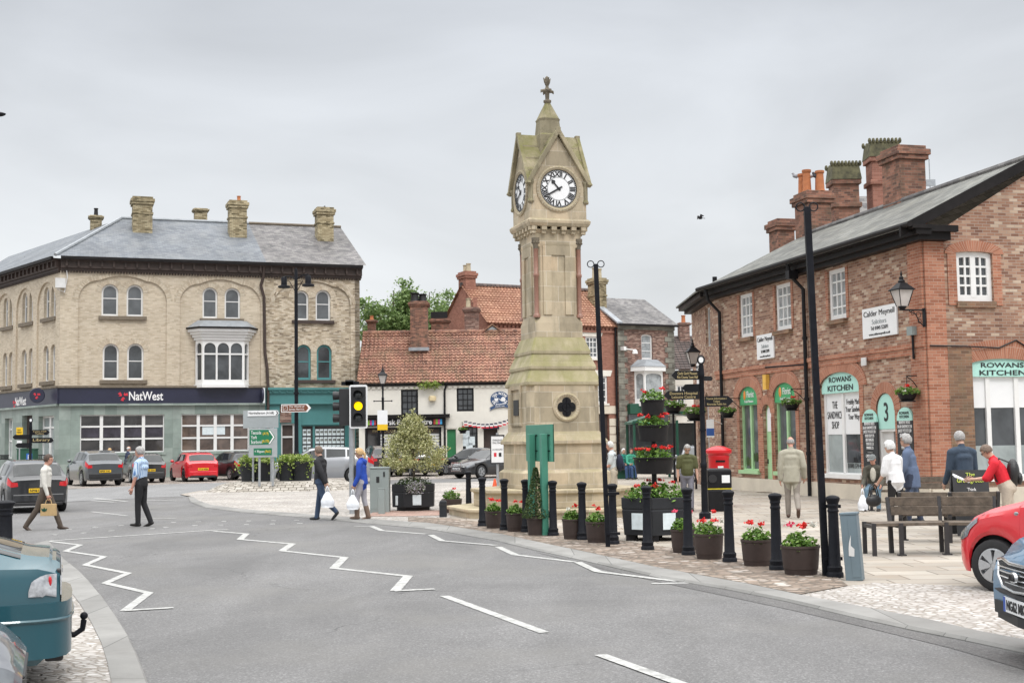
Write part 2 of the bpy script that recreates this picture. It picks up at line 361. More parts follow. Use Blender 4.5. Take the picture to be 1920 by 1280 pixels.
M['flags'] = brick_mat('stone flags', [(0, (.29, .26, .22)), (.4, (.34, .305, .26)), (.75, (.39, .355, .305)), (1, (.32, .29, .255))], (.13, .11, .09), .8, .5, .022, patch=.2, patch_scale=.5, stain=(.33, .24, .16), stain_amt=.45, bmp=.3, offset=.37)
M['brick_pink'] = brick_mat('pink block paving', [(0, (.34, .2, .16)), (1, (.42, .3, .25))], (.25, .2, .17), .2, .1, .01)
M['buff'] = brick_mat('buff brick', [(0, (.45, .375, .275)), (.22, (.52, .44, .33)), (.6, (.57, .49, .375)), (1, (.62, .54, .43))], (.5, .44, .36), .24, .08, .012, patch=.08, patch_scale=.5, stain=(.33, .27, .2), stain_amt=.25)
M['buff_arch'] = brick_mat('buff brick arch', [(0, (.42, .34, .245)), (.5, (.52, .44, .33)), (1, (.6, .53, .42))], (.40, .35, .28), .08, .24, .014, patch=.1, offset=0)
M['buff_worn'] = brick_mat('weathered buff brick', [(0, (.17, .13, .09)), (.2, (.36, .29, .2)), (.55, (.5, .42, .31)), (1, (.62, .55, .44))], (.4, .35, .28), .24, .08, .012, patch=.2, patch_scale=.8, stain=(.22, .175, .125), stain_amt=.4)
M['buff_chim'] = brick_mat('chimney buff brick', [(0, (.1, .08, .04)), (.3, (.3, .24, .14)), (1, (.47, .4, .26))], (.2, .17, .11), .24, .09, .014, patch=.3, stain=(.1, .085, .045), stain_amt=.55)
M['red_mottle'] = brick_mat('mottled red brick', [(0, (.18, .087, .058)), (.3, (.275, .143, .093)), (.6, (.35, .2, .134)), (.86, (.42, .28, .197)), (1, (.55, .44, .335))], (.36, .3, .25), .23, .075, .012, patch=.22, patch_scale=.55, stain=(.25, .15, .11), stain_amt=.35)
M['red_brick'] = brick_mat('red dressing brick', [(0, (.28, .105, .06)), (.5, (.37, .15, .09)), (1, (.43, .2, .125))], (.42, .31, .24), .23, .075, .01, patch=.16, patch_scale=.8)
M['red_arch'] = brick_mat('red rubbed arch brick', [(0, (.3, .115, .065)), (1, (.41, .18, .11))], (.46, .33, .26), .075, .3, .01, patch=.12, offset=0)
M['red_dirty'] = brick_mat('stained red brick', [(0, (.15, .085, .055)), (.5, (.22, .12, .075)), (1, (.3, .17, .1))], (.25, .2, .15), .23, .075, .01, patch=.2, stain=(.17, .14, .085), stain_amt=.7)
M['red_plain'] = brick_mat('plain red brick', [(0, (.24, .1, .07)), (.6, (.31, .135, .095)), (1, (.36, .165, .12))], (.33, .2, .15), .23, .075, .01, patch=.14, patch_scale=.4)
M['red_chim'] = brick_mat('chimney red brick', [(0, (.09, .045, .035)), (.5, (.22, .095, .062)), (1, (.32, .15, .1))], (.2, .15, .115), .23, .08, .012, patch=.35, patch_scale=1.2, stain=(.1, .075, .05), stain_amt=.7)
M['dark_brick'] = brick_mat('dark mottled brick', [(0, (.1, .055, .045)), (.5, (.21, .11, .085)), (1, (.36, .25, .2))], (.24, .19, .16), .23, .08, .012, patch=.25)
M['slate_blue'] = brick_mat('blue slate', [(0, (.095, .11, .13)), (.5, (.135, .15, .17)), (1, (.17, .185, .2))], (.06, .07, .085), .3, .2, .014, .6, .2, .35, .5, stain=(.24, .245, .24), stain_amt=.4)
M['slate_brown'] = brick_mat('weathered slate', [(0, (.075, .072, .075)), (.5, (.13, .123, .123)), (1, (.19, .18, .175))], (.055, .05, .05), .3, .2, .014, .65, .3, .6, .5, stain=(.26, .25, .23), stain_amt=.5)
M['slate_pale'] = brick_mat('pale grey slate', [(0, (.09, .092, .082)), (.5, (.13, .132, .12)), (1, (.18, .18, .162))], (.045, .045, .04), .35, .22, .02, .7, .25, .5, .6, stain=(.22, .21, .17), stain_amt=.4)
M['pantile'] = brick_mat('clay pantile', [(0, (.13, .07, .052)), (.35, (.215, .103, .073)), (.7, (.285, .14, .096)), (1, (.36, .2, .138))], (.1, .045, .03), .25, .31, .0, .85, .28, .5, .3, offset=0, stain=(.16, .13, .07), stain_amt=.6)
M['pantile_new'] = brick_mat('orange pantile', [(0, (.25, .115, .075)), (.5, (.33, .165, .105)), (1, (.42, .24, .16))], (.15, .07, .04), .25, .31, .0, .8, .15, .6, .3, offset=0, stain=(.3, .17, .09), stain_amt=.35)
M['tile_brown'] = brick_mat('brown roof tile', [(0, (.075, .055, .05)), (1, (.14, .1, .09))], (.03, .025, .022), .32, .3, .05, .7, .15, .6, .5, offset=0)
M['ashlar'] = brick_mat('tower sandstone', [(0, (.36, .305, .215)), (.4, (.46, .385, .27)), (.75, (.53, .45, .325)), (1, (.48, .38, .26))], (.58, .52, .42), .62, .36, .012, .85, .17, .9, .35, stain=(.19, .165, .12), stain_amt=.68, moss=(.34, .295, .175))
M['ashlar_mossy'] = brick_mat('mossy sandstone', [(0, (.25, .22, .15)), (1, (.33, .285, .19))], (.25, .22, .15), .9, 3, .01, .9, .3, 1.4, .6, stain=(.11, .1, .055), stain_amt=.75, moss=(.145, .14, .042))
M['ashlar_tier'] = brick_mat('lichened sandstone', [(0, (.36, .31, .21)), (1, (.45, .39, .265))], (.34, .3, .2), .9, 3, .01, .9, .22, 1.2, .5, stain=(.2, .185, .09), stain_amt=.6, moss=(.245, .24, .08))
M['crown'] = mat('mossy stone crown', (.085, .08, .05), .9, var=.4, scale=5, bmp=.5, col2=(.15, .14, .075))
M['stone_dark'] = mat('dark weathered stone', (.16, .135, .1), .9, var=.3, scale=4, bmp=.5, dirt=.5)
M['sill'] = mat('brown stone sill', (.17, .14, .105), .85, var=.2, scale=5, bmp=.3)
M['porphyry'] = mat('red granite shaft', (.28, .145, .105), .4, var=.15, scale=20)
M['quoin'] = brick_mat('dark stone quoins', [(0, (.12, .115, .095)), (1, (.26, .25, .21))], (.17, .16, .14), .4, .3, .02, patch=.3)
M['clad_green'] = brick_mat('green slate cladding', [(0, (.2, .25, .225)), (.5, (.25, .305, .275)), (1, (.31, .36, .33))], (.17, .2, .18), .62, .82, .008, .45, .18, 1.2, .15, offset=0)
M['cream'] = mat('cream render', (.76, .73, .66), .9, var=.05, scale=1.5, bmp=.1, dirt=.12)
M['cream_plinth'] = mat('cream painted plinth', (.62, .56, .46), .8, var=.08, scale=2, bmp=.15, dirt=.2)
M['white'] = mat('white gloss paint', (.78, .78, .77), .4, var=.03, scale=4)
M['white_old'] = mat('old white paint', (.66, .66, .65), .55, var=.08, scale=4, dirt=.15)
M['white_sheet'] = mat('white panel', (.80, .81, .82), .5, var=.02)
M['navy'] = mat('navy sign panel', (.022, .024, .05), .35, var=.1, scale=1.5)
M['logo_red'] = mat('red logo', (.62, .03, .05), .45, var=.02)
M['teal'] = mat('teal shopfront paint', (.065, .215, .215), .5, var=.08, scale=2)
M['teal_win'] = mat('teal window paint', (.075, .25, .26), .5, var=.06)
M['mint'] = mat('mint sign board', (.42, .72, .64), .5, var=.03)
M['lime'] = mat('pale green paint', (.38, .60, .33), .5, var=.05)
M['shop_green'] = mat('green fascia', (.06, .35, .14), .5, var=.06)
M['door_green'] = mat('green door paint', (.03, .2, .075), .5, var=.1)
M['dark_green'] = mat('dark green paint', (.012, .075, .045), .5, var=.1)
M['board_green'] = mat('green board back', (.06, .235, .165), .45, var=.1, scale=3, dirt=.2)
M['sign_green'] = mat('road sign green', (.01, .16, .075), .4, var=.03)
M['sign_brown'] = mat('road sign brown', (.17, .055, .025), .45, var=.03)
M['sign_grey'] = mat('sign back grey', (.36, .39, .40), .5, .2, var=.05)
M['yellow'] = mat('yellow lettering', (.85, .55, .02), .5, var=.02)
M['plate_yellow'] = mat('yellow number plate', (.82, .52, .015), .4, var=.02)
M['black'] = mat('black gloss paint', (.010, .010, .012), .4, var=.2, scale=8, bmp=.05, spec=.25)
M['iron'] = mat('black painted iron', (.011, .012, .016), .5, var=.25, scale=10, bmp=.1, dirt=.2, spec=.13)
M['eave_black'] = mat('black eaves paint', (.013, .011, .011), .5, var=.3, scale=3, spec=.2)
M['eave_brown'] = mat('brown eaves paint', (.05, .033, .027), .6, var=.3, scale=3)
M['brown_plastic'] = mat('brown tub plastic', (.055, .04, .036), .6, spec=.25, var=.15, scale=5, bmp=.1)
M['dark_plastic'] = mat('dark grey plastic', (.015, .014, .015), .5, spec=.25, var=.2, scale=5)
M['planter_grey'] = mat('charcoal planter', (.026, .028, .032), .55, spec=.25, var=.15, scale=3)
M['cab_grey'] = mat('grey green cabinet', (.27, .315, .31), .5, var=.06, scale=2, dirt=.1)
M['pillar_grey'] = mat('blue grey steel', (.14, .19, .22), .5, var=.1, scale=3, dirt=.15)
M['galv'] = mat('galvanised steel', (.38, .40, .42), .45, .5, var=.1, scale=8)
M['lead'] = mat('lead flashing', (.3, .32, .34), .6, .2, var=.15, scale=4)
M['post_red'] = mat('post box red', (.62, .012, .02), .3, var=.05, scale=3)
M['wood'] = mat('weathered bench timber', (.125, .098, .075), .8, var=.4, scale=9, bmp=.4, dirt=.4)
M['steel_dark'] = mat('dark bench steel', (.03, .028, .03), .5, var=.2, scale=7, dirt=.2)
M['soil'] = mat('soil', (.05, .035, .025), .95, var=.3, scale=20)
M['slate_board'] = mat('chalkboard', (.025, .027, .03), .6, var=.2, scale=3)
M['glass'] = glass_mat('window glass', (.05, .055, .06))
M['glass_mid'] = glass_mat('window glass grey', (.10, .108, .115), .05, .3)
M['glass_net'] = glass_mat('window with net curtain', (.3, .32, .33), .15, .3, 3)
M['glass_shop'] = glass_mat('shop glass', (.045, .04, .04), .03, .7, .6)
M['glass_brown'] = glass_mat('glass with painted brick reflection', (.12, .085, .07), .05, .5, 1.2)  # brown base colour stands in for brickwork reflected in the pane
M['glass_pale'] = glass_mat('pale frosted glass', (.3, .34, .34), .2, .25, 1.0)
M['glass_car'] = glass_mat('car glass', (.02, .024, .025), .02, .4, 1.0)
M['lamp_glass'] = glass_mat('lantern glass', (.5, .47, .45), .1, .15, 2)
M['terracotta'] = mat('terracotta pot', (.42, .15, .06), .8, var=.15, scale=6)
M['pot_buff'] = mat('buff chimney pot', (.42, .36, .25), .8, var=.15, scale=6)
M['bark'] = mat('bark', (.1, .08, .06), .9, var=.3, scale=12, bmp=.5)
M['paper'] = mat('notice paper', (.66, .74, .77), .6, var=.1, scale=12)
M['text_black'] = mat('black lettering', (.02, .02, .022), .5, var=0)
M['text_white'] = mat('white lettering', (.82, .82, .82), .5, var=0)
M['gold'] = mat('gold lettering', (.5, .4, .2), .5, var=.05)
M['lime_text'] = mat('lime lettering', (.62, .75, .12), .5, var=0)
M['leaf_tree'] = leaf_mat('tree leaves', [(0, (.09, .15, .045)), (.5, (.18, .28, .09)), (1, (.32, .43, .17))], 9.0, .4)
M['leaf_holly'] = leaf_mat('variegated leaves', [(0, (.12, .14, .045)), (.3, (.27, .28, .1)), (.65, (.50, .5, .24)), (1, (.72, .7, .45))])
M['leaf_ger'] = leaf_mat('geranium leaves', [(0, (.05, .12, .015)), (.5, (.12, .24, .035)), (1, (.24, .38, .08))])
M['leaf_box'] = leaf_mat('box leaves', [(0, (.025, .05, .015)), (.6, (.06, .105, .03)), (1, (.13, .18, .06))])
M['leaf_light'] = leaf_mat('light bedding leaves', [(0, (.12, .2, .03)), (.5, (.28, .38, .07)), (1, (.45, .52, .18))])
M['leaf_mauve'] = leaf_mat('pale trailing flowers', [(0, (.18, .25, .1)), (.5, (.42, .42, .4)), (1, (.55, .5, .6))])
M['bloom_red'] = leaf_mat('red petals', [(0, (.55, .01, .012)), (.6, (.8, .03, .03)), (1, (.85, .1, .08))], trans=.15)
M['bloom_pink'] = leaf_mat('pink petals', [(0, (.6, .02, .09)), (1, (.85, .13, .22))], trans=.15)
M['bloom_white'] = leaf_mat('white petals', [(0, (.6, .6, .52)), (1, (.85, .85, .8))], trans=.15)
M['tyre'] = mat('tyre rubber', (.016, .016, .017), .8, var=.2, scale=20)
M['alloy'] = mat('alloy wheel', (.45, .46, .47), .35, .6, var=.1, scale=8)
M['alloy_dark'] = mat('black alloy wheel', (.04, .04, .042), .35, .4, var=.1)
M['trim'] = mat('black car trim', (.018, .018, .02), .5, var=.15, scale=5)
M['chrome'] = mat('chrome', (.7, .71, .72), .15, .9, var=.05)
M['lens_red'] = mat('red lens', (.55, .012, .018), .12, var=.15, scale=14, coat=1)
M['lens_clear'] = mat('clear lens', (.24, .255, .27), .08, .35, var=.25, scale=7, coat=1)
M['lens_bright'] = mat('bright clear lens', (.42, .43, .45), .1, .3, var=.5, scale=12, coat=1)
M['lens_amber'] = mat('amber lens', (.8, .25, .02), .15, var=.1, coat=1)
M['skin'] = mat('skin', (.50, .30, .22), .55, var=.08, scale=12)
M['skin_red'] = mat('ruddy skin', (.52, .27, .2), .55, var=.1, scale=12)
M['hair_grey'] = mat('grey hair', (.36, .35, .34), .7, var=.35, scale=40, bmp=.5)
M['hair_white'] = mat('white hair', (.66, .66, .65), .7, var=.2, scale=40, bmp=.5)
M['hair_brown'] = mat('dark brown hair', (.07, .043, .03), .6, var=.35, scale=40, bmp=.5)
M['hair_mid'] = mat('greying brown hair', (.17, .12, .09), .6, var=.35, scale=40, bmp=.5)
M['hair_blond'] = mat('blond hair', (.55, .36, .17), .55, var=.3, scale=40, bmp=.5)
M['bag_white'] = mat('white carrier bag', (.74, .76, .80), .45, var=.06, scale=9, bmp=.6, bscale=14)
M['bag_paper'] = mat('tan shopping bag', (.45, .31, .15), .7, var=.1, scale=6, bmp=.2)
M['leather'] = mat('black leather', (.016, .016, .017), .4, var=.2, scale=10, bmp=.3)
def cloth(name, col, rough=.85, var=.12, scale=7): return mat(name, col, rough, var=var, scale=scale, bmp=.55, bscale=9)
# ground
ZR = -0.03                                       # carriageway level; the paved market place is z = 0
def strip(mb, pts, wd, z):
    """flat painted band of width wd through ground points"""
    P = [Vector((p.x, p.y, 0)) for p in pts]; n = len(P); Lf = []; Rt = []
    for i in range(n):
        a = (P[i] - P[i - 1]).normalized() if i else None; b = (P[i + 1] - P[i]).normalized() if i < n - 1 else None
        if a is None: a = b
        if b is None: b = a
        na = Vector((-a.y, a.x, 0)); nb = Vector((-b.y, b.x, 0)); m = na + nb
        m = m.normalized() * (1 / max(.35, m.normalized().dot(na))) if m.length > .05 else na
        Lf.append(P[i] + m * wd / 2); Rt.append(P[i] - m * wd / 2)
    for i in range(n - 1):
        q = [Rt[i], Rt[i + 1], Lf[i + 1], Lf[i]]; mb.add([(p.x, p.y, z) for p in q], [(0, 1, 2, 3)])
mb = MB(); mb.box(-260, 260, -60, 420, -3, ZR); structure(mb, 'road', M['asphalt'])
# paved market place with its kerb: pixels along the kerb's road edge and its inner edge
KO = [(352, 931), (357, 940), (385, 950), (450, 958), (560, 967), (640, 974), (700, 980), (796, 988), (822, 992), (933, 1011), (1007, 1029), (1092, 1047), (1239, 1080), (1361, 1100.5), (1475, 1123), (1600, 1152), (1712, 1176), (1800, 1193), (1920, 1218), (2100, 1262), (2400, 1350)]
KI = [(362, 931), (372, 938), (395, 946), (455, 954), (563, 962.5), (645, 968.5), (706, 973.5), (803, 980), (829, 983.5), (942, 1001.5), (1019, 1018), (1103, 1035.5), (1235, 1064), (1400, 1094), (1500, 1115), (1600, 1134), (1740, 1161), (1825, 1181), (1940, 1203), (2130, 1245), (2440, 1325)]
ko = [G(x, y, 0) for x, y in KO]; ki = [G(x, y, 0) for x, y in KI]
def xy(p, z): return (p.x, p.y, z)
mb = MB()
for i in range(len(ko) - 1):
    a, b, c, d = ko[i], ko[i + 1], ki[i + 1], ki[i]
    mb.add([xy(a, ZR - .3), xy(b, ZR - .3), xy(b, -.02), xy(a, -.02)], [(0, 1, 2, 3)])
    a2 = a + (d - a) * .08; b2 = b + (c - b) * .08
    mb.add([xy(a, -.02), xy(b, -.02), xy(b2, .006), xy(a2, .006)], [(0, 1, 2, 3)]); mb.add([xy(a2, .006), xy(b2, .006), xy(c, .008), xy(d, .008)], [(0, 1, 2, 3)])
structure(mb, 'kerb', M['kerb'])
far = [(24, 90), (2.2, 90), (1.5, 61), (-1.5, 57), (-6, 54.6), (-10.2, 53.4), (-12.2, 51), (-12.1, 47.4)]
pl = [xy(p, 0) for p in ki] + [(24, 2, 0)] + [(x, y, 0) for x, y in far]
mb = MB(); mb.poly(pl, up=(0, 0, 1))
for i in range(len(far) - 1):
    a, b = far[i], far[i + 1]; mb.add([(a[0], a[1], 0), (b[0], b[1], 0), (b[0], b[1], ZR - .2), (a[0], a[1], ZR - .2)], [(0, 1, 2, 3)])
structure(mb, 'plaza', M['flags'])
# pale cobbles: island on the left and the apron right of the bollards
isl = ki[1:9] + [G(850, 962), G(835, 940), G(850, 921)]
pts = [xy(p, .004) for p in isl] + [(x, y, .004) for x, y in [(1.4, 60), (-1.5, 56.7), (-6, 54.4), (-10.1, 53.2), (-12.0, 50.9), (-11.9, 47.5)]]
structure(MB().poly(pts, up=(0, 0, 1)), 'cobbled_island', M['cobble_pale'])
st = [G(765, 977.5), G(803, 980), G(829, 983.3), G(942, 1001.3), G(1019, 1017.8), G(1103, 1035.2), G(1235, 1063.7), G(1400, 1093.5), G(1500, 1114.5), G(1590, 1098), G(1560, 1075), G(1452, 1058), G(1366, 1044), G(1288, 1031), G(1213, 1021), G(1148, 1010), G(1090, 1002), G(1036, 995), G(985, 989), G(905, 979), G(840, 971), G(765, 969)]
structure(MB().poly([xy(p, .008) for p in st], up=(0, 0, 1)), 'cobbled_verge', M['setts'])
ap = [G(1500, 1115.5), G(1600, 1133.5), G(1740, 1160.5), G(1825, 1180.5), G(1940, 1202.5), G(2130, 1244.5), G(2440, 1324), G(2440, 1150), G(2000, 1110), G(1800, 1098), G(1640, 1092), G(1592, 1098.5)]
structure(MB().poly([xy(p, .004) for p in ap], up=(0, 0, 1)), 'cobbled_apron', M['cobble_pale'])
structure(MB().poly([xy(G(x, y), .012) for x, y in [(690, 968), (760, 968), (835, 966), (842, 957), (735, 957), (700, 960)]], up=(0, 0, 1)), 'block_paving', M['brick_pink'])
# cobbled parking in front of the far buildings
pk = [(-60, 62), (-26, 55), (-19, 56.5), (-10.5, 61.5), (-4, 63), (6, 63), (16, 66), (30, 78), (30, 120), (-60, 120)]
structure(MB().poly([(x, y, ZR + .004) for x, y in pk], up=(0, 0, 1)), 'cobbled_parking', M['cobble_mid'])
# the raised bed of setts inside the island
c = Vector((-8.9, 50.9, 0)); P = []; rg = [(2.95, 2.4, -.02), (2.35, 1.75, .26), (2.0, 1.4, .34)]
for rx, ry, z in rg:
    for k in range(28):
        t = 2 * math.pi * k / 28; e = .55; P.append((c.x + rx * math.copysign(abs(math.cos(t)) ** e, math.cos(t)), c.y + ry * math.copysign(abs(math.sin(t)) ** e, math.sin(t)), z))
mb = MB(); mb.add(P, [(i * 28 + j, i * 28 + (j + 1) % 28, (i + 1) * 28 + (j + 1) % 28, (i + 1) * 28 + j) for i in range(2) for j in range(28)] + [tuple(range(56, 84))])
structure(mb, 'cobbled_mound', M['mound'] if 'mound' in M else M['cobble_mid'])
# pavement on the near left
LO = [(92, 1012), (120, 1045), (150, 1068), (168, 1087), (190, 1113), (217, 1150), (240, 1186), (257, 1221), (275, 1268), (290, 1320), (300, 1380)]
LI = [(60, 1020), (84, 1060), (112, 1085), (128, 1103), (150, 1132), (172, 1168), (190, 1205), (201, 1240), (211, 1290), (218, 1350), (222, 1420)]
lo = [G(x, y, 0) for x, y in LO]; li = [G(x, y, 0) for x, y in LI]; mb = MB()
for i in range(len(lo) - 1):
    a, b, c_, d = lo[i], lo[i + 1], li[i + 1], li[i]
    mb.add([xy(a, ZR - .3), xy(b, ZR - .3), xy(b, -.02), xy(a, -.02)], [(0, 3, 2, 1)])
    a2 = a + (d - a) * .08; b2 = b + (c_ - b) * .08
    mb.add([xy(a, -.02), xy(b, -.02), xy(b2, .004), xy(a2, .004)], [(0, 3, 2, 1)]); mb.add([xy(a2, .004), xy(b2, .004), xy(c_, .006), xy(d, .006)], [(0, 3, 2, 1)])
structure(mb, 'kerb', M['kerb'])
mb = MB(); mb.poly([xy(p, 0) for p in li] + [(-3, 0, 0), (-30, 0, 0), (-30, 19, 0), (-9.5, 19.2, 0)], up=(0, 0, 1)); structure(mb, 'pavement', M['cobble_pale'])
# darker asphalt along the market-place kerb, paler wheel tracks at the far junction
gut = [G(x, y, ZR) for x, y in [(1000, 1034), (1130, 1061), (1239, 1084), (1361, 1105), (1475, 1128), (1600, 1158), (1712, 1183), (1800, 1201), (1920, 1228), (2100, 1275)]]
gout = [G(x, y, ZR) for x, y in [(2100, 1310), (1920, 1255), (1780, 1214), (1640, 1180), (1500, 1147), (1370, 1119), (1250, 1094), (1140, 1069)]]
structure(MB().poly([xy(p, ZR + .004) for p in gut + gout], up=(0, 0, 1)), 'asphalt_patch', M['asphalt_dark'])
fp = [G(x, y, ZR) for x, y in [(-60, 925), (140, 917), (300, 908), (480, 903), (560, 902), (425, 918), (352, 930), (250, 934), (100, 942), (-60, 950)]]
structure(MB().poly([xy(p, ZR + .008) for p in fp], up=(0, 0, 1)), 'asphalt_patch', M['asphalt_pale'])
# markings
def marking(lines, wd):
    mb = MB()
    for k, ln in enumerate(lines): strip(mb, [G(x, y, ZR) for x, y in ln], wd if not isinstance(wd, list) else wd[k], ZR + (.006 if k % 2 == 0 else .009))
    structure(mb, 'road_marking', M['white_line'])
marking([[(87, 1014), (150, 1021.5), (123, 1033), (195, 1043.5), (160, 1059), (240, 1074.5), (198, 1093), (279, 1111.5), (234, 1145)], [(233, 1145), (325, 1139.5)]], .11)
marking([[(400, 995.5), (462, 1000.5), (450, 1011), (548, 1019.5), (529, 1032.5), (646, 1045), (626, 1065), (765, 1080), (741, 1107.5)], [(739, 1108), (815, 1104.5)]], .13)
marking([[(665, 986), (697, 986.5), (716, 994.5), (800, 1001)], [(808, 1003), (829, 1014), (930, 1022.5)], [(934, 1025), (966, 1040), (1076, 1053)], [(1083, 1054), (1122, 1072), (1270, 1090)], [(1222, 1094), (1299, 1092.5)]], .12)
marking([[(90, 1014), (427, 992)]], .13)
marking([[(833, 1117), (1021, 1186)], [(1126, 1228), (1330, 1302)]], .11)
marking([[(172, 959), (238, 966.5)], [(250, 971), (330, 972)]], .1)
marking([[(130, 929), (170, 933)], [(178, 934), (238, 940)], [(140, 936), (215, 941)], [(262, 937), (330, 939)]], .16)
for px, py in [(129, 992), (157, 999), (102, 1002.5), (179, 988), (209, 995), (227, 985), (311, 988.5), (325, 979), (365, 985), (372, 978), (420, 977), (414, 984), (466, 976.5), (462, 983), (513, 976), (511, 982), (556, 975), (562, 981), (255, 982), (285, 991)]:
    p = G(px, py, ZR); structure(MB().box(p.x - .055, p.x + .055, p.y - .06, p.y + .06, ZR + .001, ZR + .008), 'crossing_stud', M['white_line'])
# shared building pieces
def window(parent, u0, u1, z0, z1, rise, y, fm, nx=0, nz=(), fw=.075, bar=.035, pane='glass_mid', sill=True, depth=.07, n=8, sm='sill', sproj=.09, sext=.08):
    """a sash window set in its opening: frame with glazing bars, pane as its child, sill as another part"""
    la = arch(u0, u1, z0, z1, rise, n); r2 = rise if rise in (0,) else (None if rise is None else max(.02, rise - fw * .4))
    lb = arch(u0 + fw, u1 - fw, z0 + fw * 1.2, z1 - fw, r2, n)
    mb = MB(); mb.ring(la, lb, y, y + depth)
    def top(u):
        if rise == 0: return z1 - fw
        hw = (u1 - u0) / 2 - fw; rr = hw if rise is None else r2; t = (u - (u0 + u1) / 2) / hw
        return z1 - fw - rr + rr * math.sqrt(max(0, 1 - t * t))
    for i in range(1, nx):
        u = u0 + fw + (u1 - u0 - 2 * fw) * i / nx; mb.box(u - bar / 2, u + bar / 2, y + .012, y + depth - .01, z0 + fw, top(u))
    for f in nz:
        z = z0 + (z1 - z0) * f; mb.box(u0 + fw * .6, u1 - fw * .6, y + .018, y + depth - .014, z - bar / 2, z + bar / 2)
    w_ = mb.build('window', fm, parent)
    pb = MB(); pb.poly([(u, y + depth * .7, z) for u, z in arch(u0 + fw * .5, u1 - fw * .5, z0 + fw * .5, z1 - fw * .5, rise if rise in (0, None) else r2, n)], up=(0, -1, 0)); pb.build('pane', M[pane], w_)
    if sill: MB().box(u0 - sext, u1 + sext, y - sproj - .1, y + .02, z0 - .13, z0 - .004).build('window_sill', M[sm], parent, bevel=.01)
    return w_
def archring(mb, u0, u1, zs, rise, th, y0, y1, n=14):
    """voussoir band over an opening, mapped so that bricks stand radially"""
    hw = (u1 - u0) / 2; cx = (u0 + u1) / 2; a = []; b = []
    for i in range(n + 1):
        t = math.pi * i / n; a.append((cx + hw * math.cos(t), zs + rise * math.sin(t))); b.append((cx + (hw + th) * math.cos(t), zs + (rise + th) * math.sin(t)))
    for i in range(n):
        q = [a[i], b[i], b[i + 1], a[i + 1]]
        mb.add([(u, y0, z) for u, z in q], [(0, 1, 2, 3)]); mb.add([(b[i][0], y0, b[i][1]), (b[i][0], y1, b[i][1]), (b[i + 1][0], y1, b[i + 1][1]), (b[i + 1][0], y0, b[i + 1][1])], [(0, 1, 2, 3)])
def arch_uv(o, th, n):
    """run the joints of an arch band along its radius"""
    me = o.data; uv = me.uv_layers[0].data; k = 0; s = 0.0
    for p in me.polygons:
        vs = [me.vertices[me.loops[li].vertex_index].co for li in p.loop_indices]
        ln = (vs[2] - vs[1]).length
        for li, c in zip(p.loop_indices, ((s, 0), (s, th), (s + ln, th), (s + ln, 0))): uv[li].uv = c
        if k % 2: s += ln
        k += 1
def arch_band(parent, u0, u1, zs, rise, th, y0, y1, m, n=14, name='brick_arch'):
    mb = MB(); archring(mb, u0, u1, zs, rise, th, y0, y1, n); o = mb.build(name, m, parent); arch_uv(o, th, n); return o
def chimney(parent, u, y, z0, z1, wx, wy, m, pots=(), cap=.22, mid=True, potm='terracotta', name='chimney', ph=.55, pr=.14):
    mb = MB(); h = wx / 2; k = wy / 2
    mb.box(u - h, u + h, y - k, y + k, z0, z1 - cap * 2.2)
    if mid: mb.box(u - h - .05, u + h + .05, y - k - .05, y + k + .05, z0 + (z1 - z0) * .62, z0 + (z1 - z0) * .62 + .12)
    mb.box(u - h - .08, u + h + .08, y - k - .08, y + k + .08, z1 - cap * 2.2, z1 - cap * 1.5); mb.box(u - h - .13, u + h + .13, y - k - .13, y + k + .13, z1 - cap * 1.5, z1 - cap * .6)
    mb.box(u - h - .03, u + h + .03, y - k - .03, y + k + .03, z1 - cap * .6, z1)
    c_ = mb.build(name, m, parent, bevel=.015)
    for du, dy, hh in pots:
        pb = MB(); pb.lathe([(pr * 1.1, 0), (pr * .95, hh * .1), (pr * .8, hh * .85), (pr, hh * .9), (pr, hh), (pr * .7, hh), (pr * .7, hh * .8)], 12, (u + du, y + dy, z1 - .01)); pb.build('chimney_pot', M[potm], c_, smooth=True)
    return c_
def pantiles(mb, u0, u1, P0, P1, tw=.25, rl=.31, amp=.045, lift=.05, seg=4):
    """real rolled tiles: P0/P1 give (y,z) of the eave and the ridge in the local frame"""
    (y0, z0), (y1, z1) = P0, P1; ln = math.hypot(y1 - y0, z1 - z0); sy, sz = (y1 - y0) / ln, (z1 - z0) / ln; ny, nz_ = -sz, sy
    if nz_ < 0: ny, nz_ = -ny, -nz_
    rows = int(ln / rl) + 1; cols = int((u1 - u0) / tw * seg)
    for r_ in range(rows):
        a = r_ * rl; b = min((r_ + 1) * rl, ln); V = []
        wob = rnd.uniform(-.012, .012)
        for s_, h in ((a, lift + wob), (b, 0 + wob)):
            for c_ in range(cols + 1):
                u = u0 + (u1 - u0) * c_ / cols; ph = (u - u0) / tw * 2 * math.pi
                hh = h + amp * math.sin(ph) * (1 if math.sin(ph) > 0 else .55); V.append((u, y0 + sy * s_ + ny * hh, z0 + sz * s_ + nz_ * hh))
        m_ = cols + 1; fs = [(c_, c_ + 1, m_ + c_ + 1, m_ + c_) for c_ in range(cols)]
        for c_ in range(cols + 1): V.append((V[c_][0], V[c_][1] - ny * (lift + .02), V[c_][2] - nz_ * (lift + .02)))
        fs += [(2 * m_ + c_, 2 * m_ + c_ + 1, c_ + 1, c_) for c_ in range(cols)]; mb.add(V, fs)
